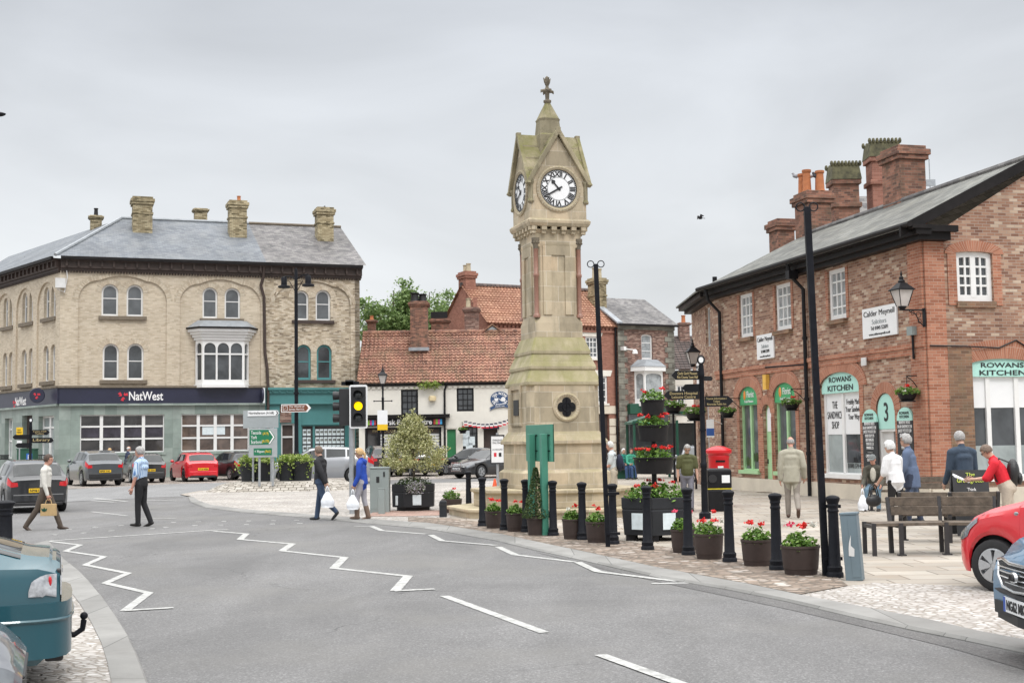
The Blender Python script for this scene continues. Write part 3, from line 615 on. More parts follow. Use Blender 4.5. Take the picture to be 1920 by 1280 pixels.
# the corner bank and the teal shop beside it
BO = D(110, 830, 73.0); BF = F((BO.x, BO.y), (2.8, 1.0)); uS = BF.u(497); uE = BF.u(676)
zE = BF.uz(110, 506)[1]; zTop = BF.uz(110, 488)[1]; zSign1 = BF.uz(300, 727)[1]; zSign0 = BF.uz(300, 756)[1]
bank = thing('corner_bank', 'three storey buff brick corner bank with navy fascia and slate hip roof', 'building', BO.xy.to_3d(), BF.rz)
def bz(py, px=300): return BF.uz(px, py)[1]
WA = .10
def two_storey_wall(parent, u0, u1, bays, wins, m, name='wall'):
    """outer brick skin with arched recesses, inner skin with the window openings"""
    mb = MB(); holes = [shoulder(a, b, zSign1 - .0 + .02, t, r_, .28) for a, b, t, r_ in bays]
    mb.wall(rectp(u0, u1, zSign1, zE), holes, 0, WA)
    for (a, b, t, r_) in bays:
        hs = [arch(*w_[:4], w_[4]) for w_ in wins if a < (w_[0] + w_[1]) / 2 < b]
        mb.wall(rectp(a - .02, b + .02, zSign1 + .001, t + .05), hs, WA, .2)
    return mb.build(name, m, parent)
def wpx(px0, px1, py0, py1): 
    u0, za = BF.uz(px0, py1, WA); u1, zb = BF.uz(px1, py0, WA); return u0, u1, za, zb
w2 = [wpx(190, 222, 533, 592), wpx(237, 268.5, 534, 593)]; w1 = [wpx(192, 223, 644, 712), wpx(238, 269.5, 644, 712)]
w3 = [wpx(379.5, 408, 539, 596.5), wpx(421, 450.5, 540, 598)]
w2t = [wpx(552, 578.5, 545, 600), wpx(592, 619.5, 544, 601)]; w1t = [wpx(556, 583, 646, 712), wpx(594, 622, 646, 712)]
W = lambda L_: [t + (None,) for t in L_]
bayA = (BF.u(146.5, 600), BF.u(312.5, 600), bz(519), 1.15); bayB = (BF.u(337, 600), BF.u(489, 600), bz(524, 420), 1.15)
bu0 = wpx(366, 466, 640, 727)
two_storey_wall(bank, 0, uS, [bayA, bayB], W(w2 + w1 + w3) + [(bu0[0] + .1, bu0[1] - .1, bu0[2] + .3, bu0[3] - .1, 0)], M['buff'])
for t in w2 + w3: window(bank, *t, None, WA + .14, M['white'], 0, (.56,), fw=.1, bar=.05, pane='glass_mid', sill=False)
for t in w1: window(bank, *t, None, WA + .14, M['white'], 0, (.52,), fw=.1, bar=.05, pane='glass', sill=False)
for a, b in ((w2[0], w2[1]), (w1[0], w1[1]), (w3[0], w3[1])): MB().box(a[0] - .15, b[1] + .2, -.06, WA + .13, a[2] - .22, a[2] - .004).build('window_sill', M['sill'], bank, bevel=.015)
for t in w2 + w1 + w3: arch_band(bank, t[0], t[1], t[3] - (t[1] - t[0]) / 2, (t[1] - t[0]) / 2, .34, WA - (.012 if t in w2[:1] + w1[:1] + w3[:1] else .017), WA, M['buff_arch'])
shop = thing('teal_shop', 'weathered buff brick house with teal estate agent shopfront', 'building', BO.xy.to_3d(), BF.rz)
bayC = (BF.u(515, 600), BF.u(657, 600), bz(527, 580), 1.1)
two_storey_wall(shop, uS, uE, [bayC], W(w2t + w1t), M['buff_worn'])
for t in w2t: window(shop, *t, None, WA + .14, M['white'], 0, (.54,), fw=.1, bar=.05, sill=False)
for t in w1t: window(shop, *t, None, WA + .14, M['teal_win'], 0, (.52,), fw=.12, bar=.06, pane='glass', sill=False)
for a, b in ((w2t[0], w2t[1]), (w1t[0], w1t[1])): MB().box(a[0] - .15, b[1] + .2, -.06, WA + .13, a[2] - .2, a[2] - .004).build('window_sill', M['eave_brown'], shop, bevel=.015)
for t in w2t + w1t: arch_band(shop, t[0], t[1], t[3] - (t[1] - t[0]) / 2, (t[1] - t[0]) / 2, .34, WA - (.012 if t in w2t[:1] + w1t[:1] else .017), WA, M['buff_arch'])
# arch bands over the big recesses
for par, (a, b, t_, r_) in ((bank, bayA), (bank, bayB), (shop, bayC)):
    lp = shoulder(a, b, zSign1, t_, r_, .28)[2:]; out_ = []
    for i, (u, z) in enumerate(lp):
        p0 = lp[max(i - 1, 0)]; p1 = lp[min(i + 1, len(lp) - 1)]; d = Vector((p1[0] - p0[0], p1[1] - p0[1])).normalized(); out_.append((u + d.y * .34, z - d.x * .34))
    mb = MB()
    for i in range(len(lp) - 1):
        q = [lp[i], out_[i], out_[i + 1], lp[i + 1]]; mb.add([(u, -.012, z) for u, z in q], [(0, 1, 2, 3)]); mb.add([(out_[i][0], -.012, out_[i][1]), (out_[i][0], 0, out_[i][1]), (out_[i + 1][0], 0, out_[i + 1][1]), (out_[i + 1][0], -.012, out_[i + 1][1])], [(0, 1, 2, 3)])
    o = mb.build('brick_arch', M['buff_arch'] if par is bank else M['buff_worn'], par); arch_uv(o, .34, 9)
# left street face of the bank
dL = Vector((.846, -1, 0)).normalized(); BL = F((BO.x, BO.y), (dL.x, dL.y)); uL = -16.0
lf_rz = BL.rz - BF.rz; LM = Matrix.Rotation(lf_rz, 4, 'Z')
def lz(px, py): return BL.uz(px, py, WA)
mb = MB(); mb.T = LM; bays = []; lw = []
for (ba, bb, wl) in ((69, 104, ((79, 88.5), (92.5, 102))), (30, 61.5, ((38.5, 47.5), (51.5, 60))), (-8, 24, ((3.5, 11.5), (14.5, 22.5)))):
    a = BL.u(ba, 600); b = BL.u(bb, 600)
    bays.append((a, b, zE - .45, (b - a) / 2 * .98))
    for x0, x1 in wl:
        u0 = BL.u(x0, 600); u1 = BL.u(x1, 600); lw.append((u0, u1, w2[0][2], w2[0][3])); lw.append((u0, u1, w1[0][2], w1[0][3]))
mb.wall(rectp(uL, 0, zSign1, zE), [shoulder(a, b, zSign1 + .02, t, r_, .02) for a, b, t, r_ in bays], 0, WA)
for a, b, t, r_ in bays:
    mb.wall(rectp(a - .02, b + .02, zSign1, t + .05), [arch(*w_) for w_ in lw if a < (w_[0] + w_[1]) / 2 < b], WA, .25)
mb.build('wall', M['buff'], bank)
class _sub:
    pass
def lwin(t):
    la = arch(*t); fw = .09; lb = arch(t[0] + fw, t[1] - fw, t[2] + fw, t[3] - fw); mb = MB(); mb.T = LM; mb.ring(la, lb, WA + .16, WA + .23); zm = (t[2] + t[3]) / 2 + .1
    mb.box(t[0] + .05, t[1] - .05, WA + .17, WA + .22, zm - .03, zm + .03); w_ = mb.build('window', M['white'], bank)
    pb = MB(); pb.T = LM; pb.poly([(u, WA + .21, z) for u, z in lb], up=None); pb.build('pane', M['glass_mid'], w_)
for t in lw: lwin(t)
for i in range(0, len(lw), 2):
    if (i // 2) % 2 == 0:
        for k in (0, 1):
            a, b = lw[i + k], lw[i + 2 + k]; mb = MB(); mb.T = LM; mb.box(a[0] - .2, b[1] + .2, -.07, WA + .15, a[2] - .22, a[2] - .004); mb.build('window_sill', M['sill'], bank)
# ground floor, fascia and eaves
def bands(par, u0, u1, T, left=False):
    mb = MB(); mb.T = T; mb.box(u0, u1, -.28, 0, zE + .12, zE + .5); mb.box(u0 - .0, u1, -.42, 0, zE + .5, zE + .66); mb.box(u0, u1, -.16, 0, zE - .02, zE + .12)
    n = int((u1 - u0) / .62)
    for i in range(n):
        u = u0 + (i + .5) * (u1 - u0) / n; mb.box(u - .05, u + .05, -.4, -.28, zE + .2, zE + .5)
    for i in range(n * 4):
        u = u0 + (i + .5) * (u1 - u0) / n / 4; mb.box(u - .04, u + .04, -.13, 0, zE - .13, zE - .02)
    mb.build('eaves', M['eave_brown'], par)
    gb = MB(); gb.T = T; gb.box(u0, u1, -.58, -.42, zE + .57, zE + .74); gb.build('gutter', M['eave_black'], par)
bands(bank, 0, uS, Matrix()); bands(shop, uS, uE + .1, Matrix()); bands(bank, uL, 0, LM)
ug = [(BF.u(150, 815), BF.u(308, 815)), (BF.u(340, 815), BF.u(467, 815))]; zg0, zg1 = bz(848, 230), bz(777, 230)
mb = MB(); mb.wall(rectp(0, uS, -.3, zSign0), [rectp(a, b, zg0, zg1) for a, b in ug], 0, .22)
mb.T = LM; lg = [(BL.u(72, 815), BL.u(101, 815)), (BL.u(9, 815), BL.u(23, 815))]; ld = (BL.u(41, 815), BL.u(60, 815))
mb.wall(rectp(uL, 0, -.3, zSign0), [rectp(a, b, zg0 - .3, zg1) for a, b in lg] + [rectp(ld[0], ld[1], -.2, zg1 + .1)], 0, .35)
mb.build('ground_floor_wall', M['clad_green'], bank)
for k, (a, b) in enumerate(ug):
    mb = MB(); y = .13; mb.ring(rectp(a, b, zg0, zg1), rectp(a + .06, b - .06, zg0 + .06, zg1 - .06), y, y + .08)
    for i in (1, 2, 3):
        u = a + (b - a) * i / 4; mb.box(u - .09, u + .09, y - .02, y + .07, zg0, zg1)
    for f in (.36, .69):
        z = zg0 + (zg1 - zg0) * f; mb.box(a, b, y + .003, y + .06, z - .05, z + .05)
    w_ = mb.build('shop_window', M['white'], bank); pb = MB(); pb.poly([(a, y + .07, zg0), (b, y + .07, zg0), (b, y + .07, zg1), (a, y + .07, zg1)], up=(0, -1, 0)); pb.build('pane', M['glass_shop' if k == 0 else 'glass_brown'], w_)
    if k == 0:
        for i in range(4):
            u = a + (b - a) * (i + .5) / 4; MB().box(u - .5, u + .5, y + .055, y + .065, zg0 + (zg1 - zg0) * .41, zg0 + (zg1 - zg0) * .66).build('poster', mat('purple poster', (.045, .04, .055), .4, var=.5, scale=3), w_)
    else:
        MB().box(a + 1.2, a + 2.5, y + .05, y + .06, zg0 + .95, zg0 + 1.5).build('poster', M['paper'], w_)
    MB().box(a - .1, b + .1, -.06, .12, zg0 - .16, zg0 - .004).build('window_sill', M['clad_green'], bank)
for a, b in lg:
    mb = MB(); mb.T = LM; y = .25; mb.ring(rectp(a, b, zg0 - .3, zg1), rectp(a + .1, b - .1, zg0 - .2, zg1 - .1), y, y + .08); mb.box((a + b) / 2 - .1, (a + b) / 2 + .1, y - .02, y + .07, zg0 - .3, zg1)
    for f in (.36, .69): mb.box(a, b, y + .003, y + .06, zg0 + (zg1 - zg0) * f - .05, zg0 + (zg1 - zg0) * f + .05)
    w_ = mb.build('shop_window', M['white'], bank); pb = MB(); pb.T = LM; pb.poly([(a, y + .06, zg0 - .3), (b, y + .06, zg0 - .3), (b, y + .06, zg1), (a, y + .06, zg1)]); pb.build('pane', M['glass_pale'], w_)
    rb = MB(); rb.T = LM; rb.box(a - .1, b + .1, -.25, -.2, zg0 - .1, zg0 - .05); rb.box(a - .1, b + .1, -.25, -.2, zg0 - .35, zg0 - .3)
    for i in range(9): rb.box(a + (b - a) * i / 8 - .02, a + (b - a) * i / 8 + .02, -.24, -.21, zg0 - .35, zg0 - .06)
    rb.build('window_guard', M['iron'], bank)
mb = MB(); mb.T = LM; mb.box(ld[0], ld[1], .3, .34, -.2, zg1 + .1); mb.build('door', M['eave_brown'], bank)
# fascia with lettering
fu = uS - .15
mb = MB(); mb.slab([(0 - .0, -.16, zSign0), (fu, -.16, zSign0), (fu, -.16, zSign1), (0, -.16, zSign1)], (0, .16, 0)); mb.T = LM; mb.slab([(uL, -.16, zSign0), (.11, -.16, zSign0), (.11, -.16, zSign1), (uL, -.16, zSign1)], (0, .159, 0)); fas = mb.build('fascia', M['navy'], bank)
mb = MB(); mb.box(-.1, uS, -.25, 0, zSign1 + .003, zSign1 + .12); mb.T = LM; mb.box(uL, .05, -.25, 0, zSign1 + .004, zSign1 + .12); mb.build('fascia_cornice', M['sill'], bank)
mb = MB(); mb.box(0, uS, -.2, 0, zSign0 - .12, zSign0 - .003); mb.T = LM; mb.box(uL, .03, -.2, 0, zSign0 - .12, zSign0 - .004); mb.build('fascia_ledge', M['clad_green'], bank)
u, z = BF.uz(274, 742, -.17); tw_ = BF.u(306, 742) - BF.u(242, 742); text('lettering', 'NatWest', .7, M['text_white'], bank, TM(u, -.17, z), wfit=tw_, bold=.012)
def three_arrows(parent, T, s):
    """emblem of three folded red arrows round a centre"""
    mb = MB()
    for k in range(3):
        a = k * 2 * math.pi / 3 + .5
        def pt(r_, t): return (math.cos(a + t) * r_ * s, math.sin(a + t) * r_ * s, 0)
        mb.slab([pt(.25, -.3), pt(.95, -.45), pt(1.05, .15), pt(.55, .25), pt(.85, .62), pt(.3, .7)], (0, 0, .012))
    mb.build('emblem', M['logo_red'], parent, mat=T)
u2, z2 = BF.uz(230.5, 742, -.172); three_arrows(bank, TM(u2, -.172, z2), .29)
u, z = BL.uz(38.5, 752, -.17); text('lettering', 'NatWest', .7, M['text_white'], bank, LM @ TM(u, -.17, z), wfit=tw_ * .95, bold=.012)
u, z = BL.uz(27, 757, -.17); three_arrows(bank, LM @ TM(u, -.172, z), .27)
for px, T in ((493, 1),):
    u, z = BF.uz(px - 4, 741); mb = MB(); mb.lathe([(.38, -.06), (.4, 0), (.38, .06)], 20); o = mb.build('round_sign', M['navy'], bank, mat=Matrix.Translation((u, -.55, z)) @ Matrix.Rotation(R(90), 4, 'Y')); 
u, z = BL.uz(94, 743); mb = MB(); mb.lathe([(.4, -.06), (.43, 0), (.4, .06)], 22); rs = mb.build('round_sign', M['navy'], bank, mat=LM @ Matrix.Translation((u, -.75, z + .05)) @ Matrix.Rotation(R(62), 4, 'Z') @ Matrix.Rotation(R(90), 4, 'X')); three_arrows(rs, Matrix.Translation((0, 0, .063)), .2)
# bay window of the bank
u0, u1, za, zb = bu0; um = (u0 + u1) / 2; mb = MB(); P = [(u0, 0), (u0 + .35, -.55), (u1 - .35, -.55), (u1, 0)]
bayw = None
def bayseg(a, b, n_):
    global bayw
    d = Vector((b[0] - a[0], b[1] - a[1], 0)); ln = d.length; T = Matrix.Translation((a[0], a[1], 0)) @ Matrix.Rotation(math.atan2(d.y, d.x), 4, 'Z'); mb.T = T
    hz0 = za + .45; hz1 = zb - .15; zm = hz0 + (hz1 - hz0) * .7; hs = []
    for i in range(n_):
        a0 = .09 + i * (ln - .1) / n_; a1 = a0 + (ln - .1) / n_ - .1; hs.append(rectp(a0, a1, hz0, zm - .05)); hs.append(arch(a0, a1, zm + .04, hz1, min((a1 - a0) / 2, .33)))
    mb.wall(rectp(0, ln, za, zb), hs, 0, .12); return T, ln, hz0, hz1
pts_ = []
segs = [bayseg(P[0], P[1], 1), bayseg(P[1], P[2], 3), bayseg(P[2], P[3], 1)]
mb.T = Matrix(); mb.slab([(x, y, zb) for x, y in P], (0, 0, .02)); mb.slab([(u0 - .1, .02, za), (u0 + .3, -.68, za), (u1 - .3, -.68, za), (u1 + .1, .02, za)], (0, 0, .18))
for k, e in enumerate((.1, .2, .32, .45)): mb.slab([(u0 - e, .02, zb + .02 + k * .16), (u0 + .35 - e * .5, -.55 - e, zb + .02 + k * .16), (u1 - .35 + e * .5, -.55 - e, zb + .02 + k * .16), (u1 + e, .02, zb + .02 + k * .16)], (0, 0, .155))
bayw = mb.build('bay_window', M['white'], bank)
for T, ln, h0, h1 in segs:
    pb = MB(); pb.T = T; pb.poly([(.05, .09, h0 - .02), (ln - .05, .09, h0 - .02), (ln - .05, .09, h1), (.05, .09, h1)], up=None); pb.build('pane', M['glass'], bayw)
zc = zb + .66; MB().slab([(u0 - .55, .02, zc), (u0 + .1, -1.1, zc), (u1 - .1, -1.1, zc), (u1 + .55, .02, zc)], (0, 0, .1)).build('bay_gutter', M['eave_black'], bank)
mb = MB(); zc += .1; A = [(u0 - .5, .0, zc), (u0 + .1, -1.05, zc), (u1 - .1, -1.05, zc), (u1 + .5, 0, zc)]; B = [(u0 + .1, 0, zc + .42), (u0 + .5, -.3, zc + .42), (u1 - .5, -.3, zc + .42), (u1 - .1, 0, zc + .42)]
mb.add(A + B, [(0, 1, 5, 4), (1, 2, 6, 5), (2, 3, 7, 6), (4, 5, 6, 7)]); mb.build('bay_roof', M['lead'], bank)
# roof
zr0 = zE + .74; ur, zrid = BF.uz(228, 410, 6.0); zrid = max(zrid, zr0 + 3)
ov = -.55; e0 = Vector((-.3, ov, zr0)); eS = Vector((uS, ov, zr0)); r0 = Vector((ur, 6, zrid)); rS = Vector((uS - .1, 6, zrid)); rE = Vector((uE + .15, 6, zrid)); eE = Vector((uE + .3, ov, zr0))
lfar = LM @ Vector((uL, ov, zr0)); lr = r0 + (LM.to_3x3() @ Vector((-20, 0, 0)))
mb = MB(); mb.add([e0, eS, rS, r0], [(0, 1, 2, 3)]); mb.add([lfar, e0, r0, lr], [(0, 1, 2, 3)]); mb.add([r0, rS, rS + Vector((0, 6, -3.4)), r0 + Vector((-1, 6, -3.4))], [(0, 1, 2, 3)]); roof = mb.build('roof', M['slate_blue'], bank)
mb = MB(); mb.tube([e0 + Vector((0, 0, .05)), r0 + Vector((0, 0, .05))], .1, 6); mb.tube([r0 + Vector((0, 0, .05)), rS + Vector((0, 0, .05))], .1, 6); mb.build('ridge_tiles', M['lead'], bank)
mb = MB(); mb.add([eS, eE, rE, rS], [(0, 1, 2, 3)]); mb.add([rS, rE, rE + Vector((0, 6, -3.4)), rS + Vector((0, 6, -3.4))], [(0, 1, 2, 3)]); mb.build('roof', M['slate_brown'], shop)
mb = MB(); mb.tube([rS + Vector((0, 0, .05)), rE + Vector((0, 0, .05))], .1, 6); mb.build('ridge_tiles', M['sill'], shop)
mb = MB(); mb.slab([(uE, 0, -.3), (uE, 12, -.3), (uE, 12, zr0 - .1), (uE, 6, zrid - .15), (uE, 0, zr0 - .25)], (-.3, 0, 0)); mb.build('gable_wall', M['buff_worn'], shop)
def on_front(px, py):
    """where the ray meets the front roof slope"""
    for k in range(400):
        y = ov + k * .02; u, z = BF.uz(px, py, y)
        if z <= zr0 + (zrid - zr0) * (y - ov) / (6 - ov): return u, y, z
    return u, y, z
for par, px, pyb, pyt, wpx_, pots in ((bank, 267.5, 437, 368, 37, ()), (bank, 447, 446, 375, 34, ((.1, 0, .35),)), (shop, 611, 453, 388, 33, ())):
    u, y, z = on_front(px, pyb); wd = wpx_ * 75.5 / FPX; z1 = BF.uz(px, pyt, y)[1]
    chimney(par, u, y + wd * .5, z - .6, z1, wd, wd * .95, M['buff_chim'], pots, potm='dark_plastic' if False else 'terracotta', pr=.13)
# chimneys on the ranges behind
for px, py0, py1, wd, yy in ((376, 412, 392, .8, 9), (180, 432, 405, .7, 9)):
    u, z1 = BF.uz(px, py1, yy); chimney(bank, u, yy, z1 - 3, z1, wd, .7, M['buff_chim'], ((0, 0, .5),) if px == 180 else (), cap=.1, mid=False, potm='dark_plastic')
u, z1 = BL.uz(48, 482, 2.5); mb = MB(); mb.T = LM; mb.tube([(u, 2.5, z1 - 2), (u, 2.5, z1)], .09, 8); mb.build('flue_pipe', M['black'], bank)
# rainwater pipe between bank and shop
u = uS - .02; mb = MB(); mb.tube([(u - .1, -.35, zE + .55), (u - .1, -.2, zE - .1), (u - .25, -.16, zE - .6), (u - .05, -.12, zE - 1.3), (u, -.12, bz(660, 497)), (u + .12, -.14, bz(690, 497)), (u + .15, -.3, bz(725, 497)), (u + .15, -.3, .0)], .09, 8); mb.build('downpipe', M['eave_brown'], bank, smooth=True)
u, z = BF.uz(114, 532); mb = MB(); mb.box(u - .3, u + .25, -.3, -.02, z - .25, z + .3); mb.tube([(u + .3, -.1, zE), (u + .35, -.12, z + .4), (u + .2, -.15, z - .5), (u - .2, -.15, z - .3)], .03, 6); mb.build('alarm_box', M['white_old'], bank)
# teal shopfront
t0, t1 = BF.u(503, 815), BF.u(662, 815); zt0 = zSign0 - .1
ud0, ud1 = BF.u(527, 815), BF.u(553, 815); us0, us1 = BF.u(565, 815), BF.u(650, 815); zs0, zs1 = bz(850, 600), bz(796, 600)
mb = MB(); mb.wall(rectp(uS, uE, -.3, zSign1), [rectp(ud0, ud1, -.2, zs1 + .1), rectp(us0, us1, zs0, zs1)], .0, .3); mb.build('ground_floor_wall', M['teal'], shop)
mb = MB(); mb.box(t0, t1 - .1, -.22, 0, zSign0 + .05, zSign1 - .32); mb.box(t0 - .08, t1, -.45, 0, zSign1 - .14, zSign1); mb.box(t0, t1 - .05, -.34, 0, zSign1 - .32, zSign1 - .14); mb.box(t0, t1 - .1, -.3, 0, zSign0 - .08, zSign0 + .05)
for i in range(12):
    u = t0 + .2 + (t1 - t0 - .5) * i / 11; mb.sph((u, -.37, zSign1 - .23), .06, n=6, m=4)
mb.build('fascia', M['teal'], shop)
for a, b in ((t0, ud0 - .1), (ud1 + .15, us0 - .05), (us1 + .05, t1)): 
    mb = MB(); mb.box(a, b, -.14, -.003, -.2, zSign0 - .09); mb.box(a + .08, b - .08, -.17, -.14, .5, zSign0 - 1.0); mb.build('pilaster', M['teal'], shop)
mb = MB(); mb.ring(rectp(ud0, ud1, -.2, zs1 + .1), rectp(ud0 + .1, ud1 - .1, -.15, zs1), .15, .25); mb.box(ud0, ud1, .16, .24, zs1 - .75, zs1 - .65); dr = mb.build('door_frame', M['white_old'], shop); MB().box(ud0, ud1, .24, .28, -.2, zs1 + .1).build('door', M['eave_brown'], shop)
mb = MB(); mb.ring(rectp(us0, us1, zs0, zs1), rectp(us0 + .07, us1 - .07, zs0 + .07, zs1 - .07), .1, .2); um = us0 + (us1 - us0) * .28; mb.box(um - .06, um + .06, .09, .19, zs0, zs1); w_ = mb.build('shop_window', M['teal'], shop)
pb = MB(); pb.poly([(us0, .2, zs0), (us1, .2, zs0), (us1, .2, zs1), (us0, .2, zs1)], up=(0, -1, 0)); pb.build('pane', M['glass'], w_)
cw_ = (us1 - us0 - .2) / 10
for cs in ((0, 1), range(3, 10)):
    mb = MB(); m2 = MB()
    for r_ in range(3):
        for c_ in cs: u = us0 + .12 + c_ * cw_; z = zs0 + .12 + r_ * .48; mb.box(u, u + cw_ - .04, .185, .19, z, z + .38); m2.box(u + .04, u + .24, .178, .183, z + .14, z + .28)
    o = mb.build('property_cards', M['paper'], w_); m2.build('property_photos', mat('house photos', (.16, .17, .16), .5, var=.8, scale=9), w_)
mb = MB(); mb.box(BF.u(515, 780), BF.u(546, 780), -.05, -.003, zs1 + .15, zSign0 - .2); mb.build('brick_infill', M['dark_brick'], shop)
# low white tea room with a pantile roof
TO = D(678, 830, 76.6); TF = F((TO.x, TO.y), (1.0, .02))
tea = thing('tea_room_building', 'long low cream rendered building with red pantile roof and two shopfronts', 'building', TO.xy.to_3d(), TF.rz)
TL = TF.u(1000); zte = TF.uz(760, 717)[1]; _, ztr = TF.uz(760, 624, 3.9); tz = lambda py, px=760: TF.uz(px, py)[1]; tu = lambda px, py=760: TF.u(px, py)
tw1 = (tu(752), tu(784), tz(778), tz(730)); tw2 = (tu(856.5), tu(888.5), tz(772.5), tz(728.5))
sh1 = (tu(684), tu(827), -.2, tz(801)); dg = (tu(835.5), tu(856), -.2, tz(804)); cw = (tu(867), tu(895), tz(845), tz(801)); cdr = (tu(906), tu(932), -.2, tz(806))
mb = MB(); mb.wall(rectp(-.15, TL, -.3, zte), [rectp(*t) for t in (tw1, tw2, sh1, dg, cw, cdr)], 0, .3); mb.box(-.15, TL, .31, 7, -.3, zte - .5); mb.build('wall', M['cream'], tea)
for t in (tw1, tw2): window(tea, *t, 0, .06, M['black'], 3, (.25, .5, .75), fw=.1, bar=.05, pane='glass', sill=False)
mb = MB(); pantiles(mb, -.25, TL, (-.3, zte - .02), (3.9, ztr)); mb.build('roof', M['pantile'], tea, smooth=60)
mb = MB(); mb.add([(-.25, 3.9, ztr), (TL, 3.9, ztr), (TL, 8, zte), (-.25, 8, zte)], [(0, 1, 2, 3)]); mb.build('roof', M['pantile'], tea)
mb = MB(); n = int(TL / .45)
for i in range(n): mb.tube([(-.25 + i * .45, 3.9, ztr - .02), (-.25 + i * .45 + .43, 3.9, ztr + .0)], .17, 8)
mb.build('ridge_tiles', M['pantile'], tea)
MB().box(-.15, TL, -.16, 0, zte - .2, zte - .07).build('gutter', M['eave_black'], tea)
mb = MB()
for i in range(int(TL / .32)): mb.box(i * .32, i * .32 + .2, -.08, 0, zte - .36, zte - .22)
mb.build('dentil_course', M['cream'], tea)
u, y = tu(782, 625), 2.6; z1 = TF.uz(782, 566, y)[1]; ch = chimney(tea, u, y, ztr - 2.2, z1, 1.05, 1.0, M['red_chim'], ((-.25, -.1, .55), (.22, .1, .5)), cap=.14, mid=False, potm='dark_plastic', pr=.27)
mb = MB(); mb.box(u - .62, u + .62, y - .68, y - .5, ztr - 1.25, ztr - 1.05); mb.build('flashing', M['lead'], tea)
zz = TF.uz(782, 577, y)[1]
u = tu(805, 610); z1 = TF.uz(825, 598, 5.5)[1]; chimney(tea, TF.u(825, 610, 5.5), 5.5, ztr - 2, z1, 1.1, .8, M['red_chim'], (), cap=.12, mid=False)
mb = MB(); a, b = TF.uz(814, 597, 5.5)[0], TF.uz(836, 597, 5.5)[0]; mb.box(a - .2, b + .1, 5.3, 5.7, z1 - .01, z1 + .45); mb.build('chimney_pot', M['dark_plastic'], tea)
# small gabled dormer on the ridge
u = TF.u(923, 625, 4.2); z = TF.uz(923, 617, 4.2)[1]; mb = MB(); mb.add([(u - .65, 3.8, ztr - .1), (u + .65, 3.8, ztr - .1), (u, 3.8, z + .15)], [(0, 1, 2)]); dm = mb.build('dormer', M['sign_grey'], tea)
mb = MB()
for s_ in (-1, 1): mb.slab([(u + s_ * .8, 3.7, ztr - .2), (u, 3.7, z + .22), (u, 7, z + .22), (u + s_ * .8, 7, ztr - .2)], (0, 0, .1))
mb.build('dormer_roof', M['pantile'], tea)
u = tu(851); mb = MB(); mb.tube([(tu(838), -.15, zte - .1), (tu(834), -.08, zte - .5), (tu(833), -.08, 0)], .06, 8); mb.build('downpipe', M['black'], tea)
MB().lathe([(.2, 0), (.22, .1), (.2, .28), (.1, .3)], 10, (tu(811), -.1, tz(752))).build('alarm_box', mat('cream alarm', (.75, .62, .38), .5), tea, smooth=True)
# print shop: black fascia with coloured bars
f0, f1, fz0, fz1 = tu(688), tu(832), tz(798), tz(783.5)
MB().box(f0 - .1, f1 + .05, -.28, -.003, fz0, fz1).build('fascia', M['black'], tea)
mb = MB(); mb.box(f0 - .2, f1 + .35, -.5, 0, fz1 + .003, fz1 + .2); mb.build('fascia_cornice', M['eave_black'], tea)
text('lettering', 'Thirsk Print Centre', .42, M['text_white'], tea, TM((tu(708) + tu(810)) / 2, -.285, (fz0 + fz1) / 2), wfit=tu(810) - tu(708), bold=.012)
for k, px in enumerate((692, 696, 700, 704, 815, 819, 823, 827)):
    c_ = [(.5, .05, .05), (.25, .5, .05), (.7, .05, .3), (.05, .4, .75)][(k + (1 if k < 4 else 0)) % 4]; MB().box(tu(px - 2), tu(px + 1.8), -.292, -.281, fz0 + .07, fz1 - .1).build('colour_bar', mat('bar %d' % k, c_, .5, var=0), tea)
mb = MB(); mb.ring(rectp(*sh1), rectp(sh1[0] + .12, sh1[1] - .12, -.1, sh1[3] - .1), .0, .2)
for k in (.18, .42, .7): u = sh1[0] + (sh1[1] - sh1[0]) * k; mb.box(u - .06, u + .06, 0.02, .18, -.1, sh1[3])
w_ = mb.build('shopfront', M['black'], tea); MB().poly([(sh1[0], .22, -.2), (sh1[1], .22, -.2), (sh1[1], .22, sh1[3]), (sh1[0], .22, sh1[3])], up=(0, -1, 0)).build('pane', M['glass_shop'], w_)
zb_ = tz(812); MB().box(sh1[0] + .15, sh1[1] - .15, .1, .16, tz(812), tz(802.5)).build('transom_sign', M['eave_brown'], w_)
text('lettering', 'PHOTOCOPYING   STATIONERY', .24, M['gold'], w_, TM((sh1[0] + sh1[1]) / 2, .09, tz(807)), wfit=(sh1[1] - sh1[0]) * .8)
mb = MB()
for a, b in ((.2, .4), (.72, .97)):
    for k in range(6): mb.box(sh1[0] + (sh1[1] - sh1[0]) * a, sh1[0] + (sh1[1] - sh1[0]) * b, .12, .15, tz(845) + k * .17, tz(845) + k * .17 + .14)
mb.build('window_shelves', M['white_old'], w_)
mb = MB(); mb.ring(rectp(*dg), rectp(dg[0] + .06, dg[1] - .06, -.1, dg[3] - .06), .05, .2); mb.build('door_frame', M['cream'], tea)
mb = MB(); mb.box(dg[0], dg[1], .18, .24, -.2, dg[3])
for k in range(5): mb.box(dg[0] + .06 + k * .13, dg[0] + .16 + k * .13, .165, .18, -.2, dg[3] - .08)
mb.build('door', M['door_green'], tea)
window(tea, *cw, 0, .05, M['black'], 3, (.35, .7), fw=.09, bar=.05, pane='glass', sill=False)
mb = MB()
for k, (px, py) in enumerate(((874, 815), (884, 826), (873, 828), (880, 838))):
    u, z = TF.uz(px, py); MB().box(u - .2, u + .2, .03, .045, z - .25, z + .25).build('menu_card', M['paper'], tea)
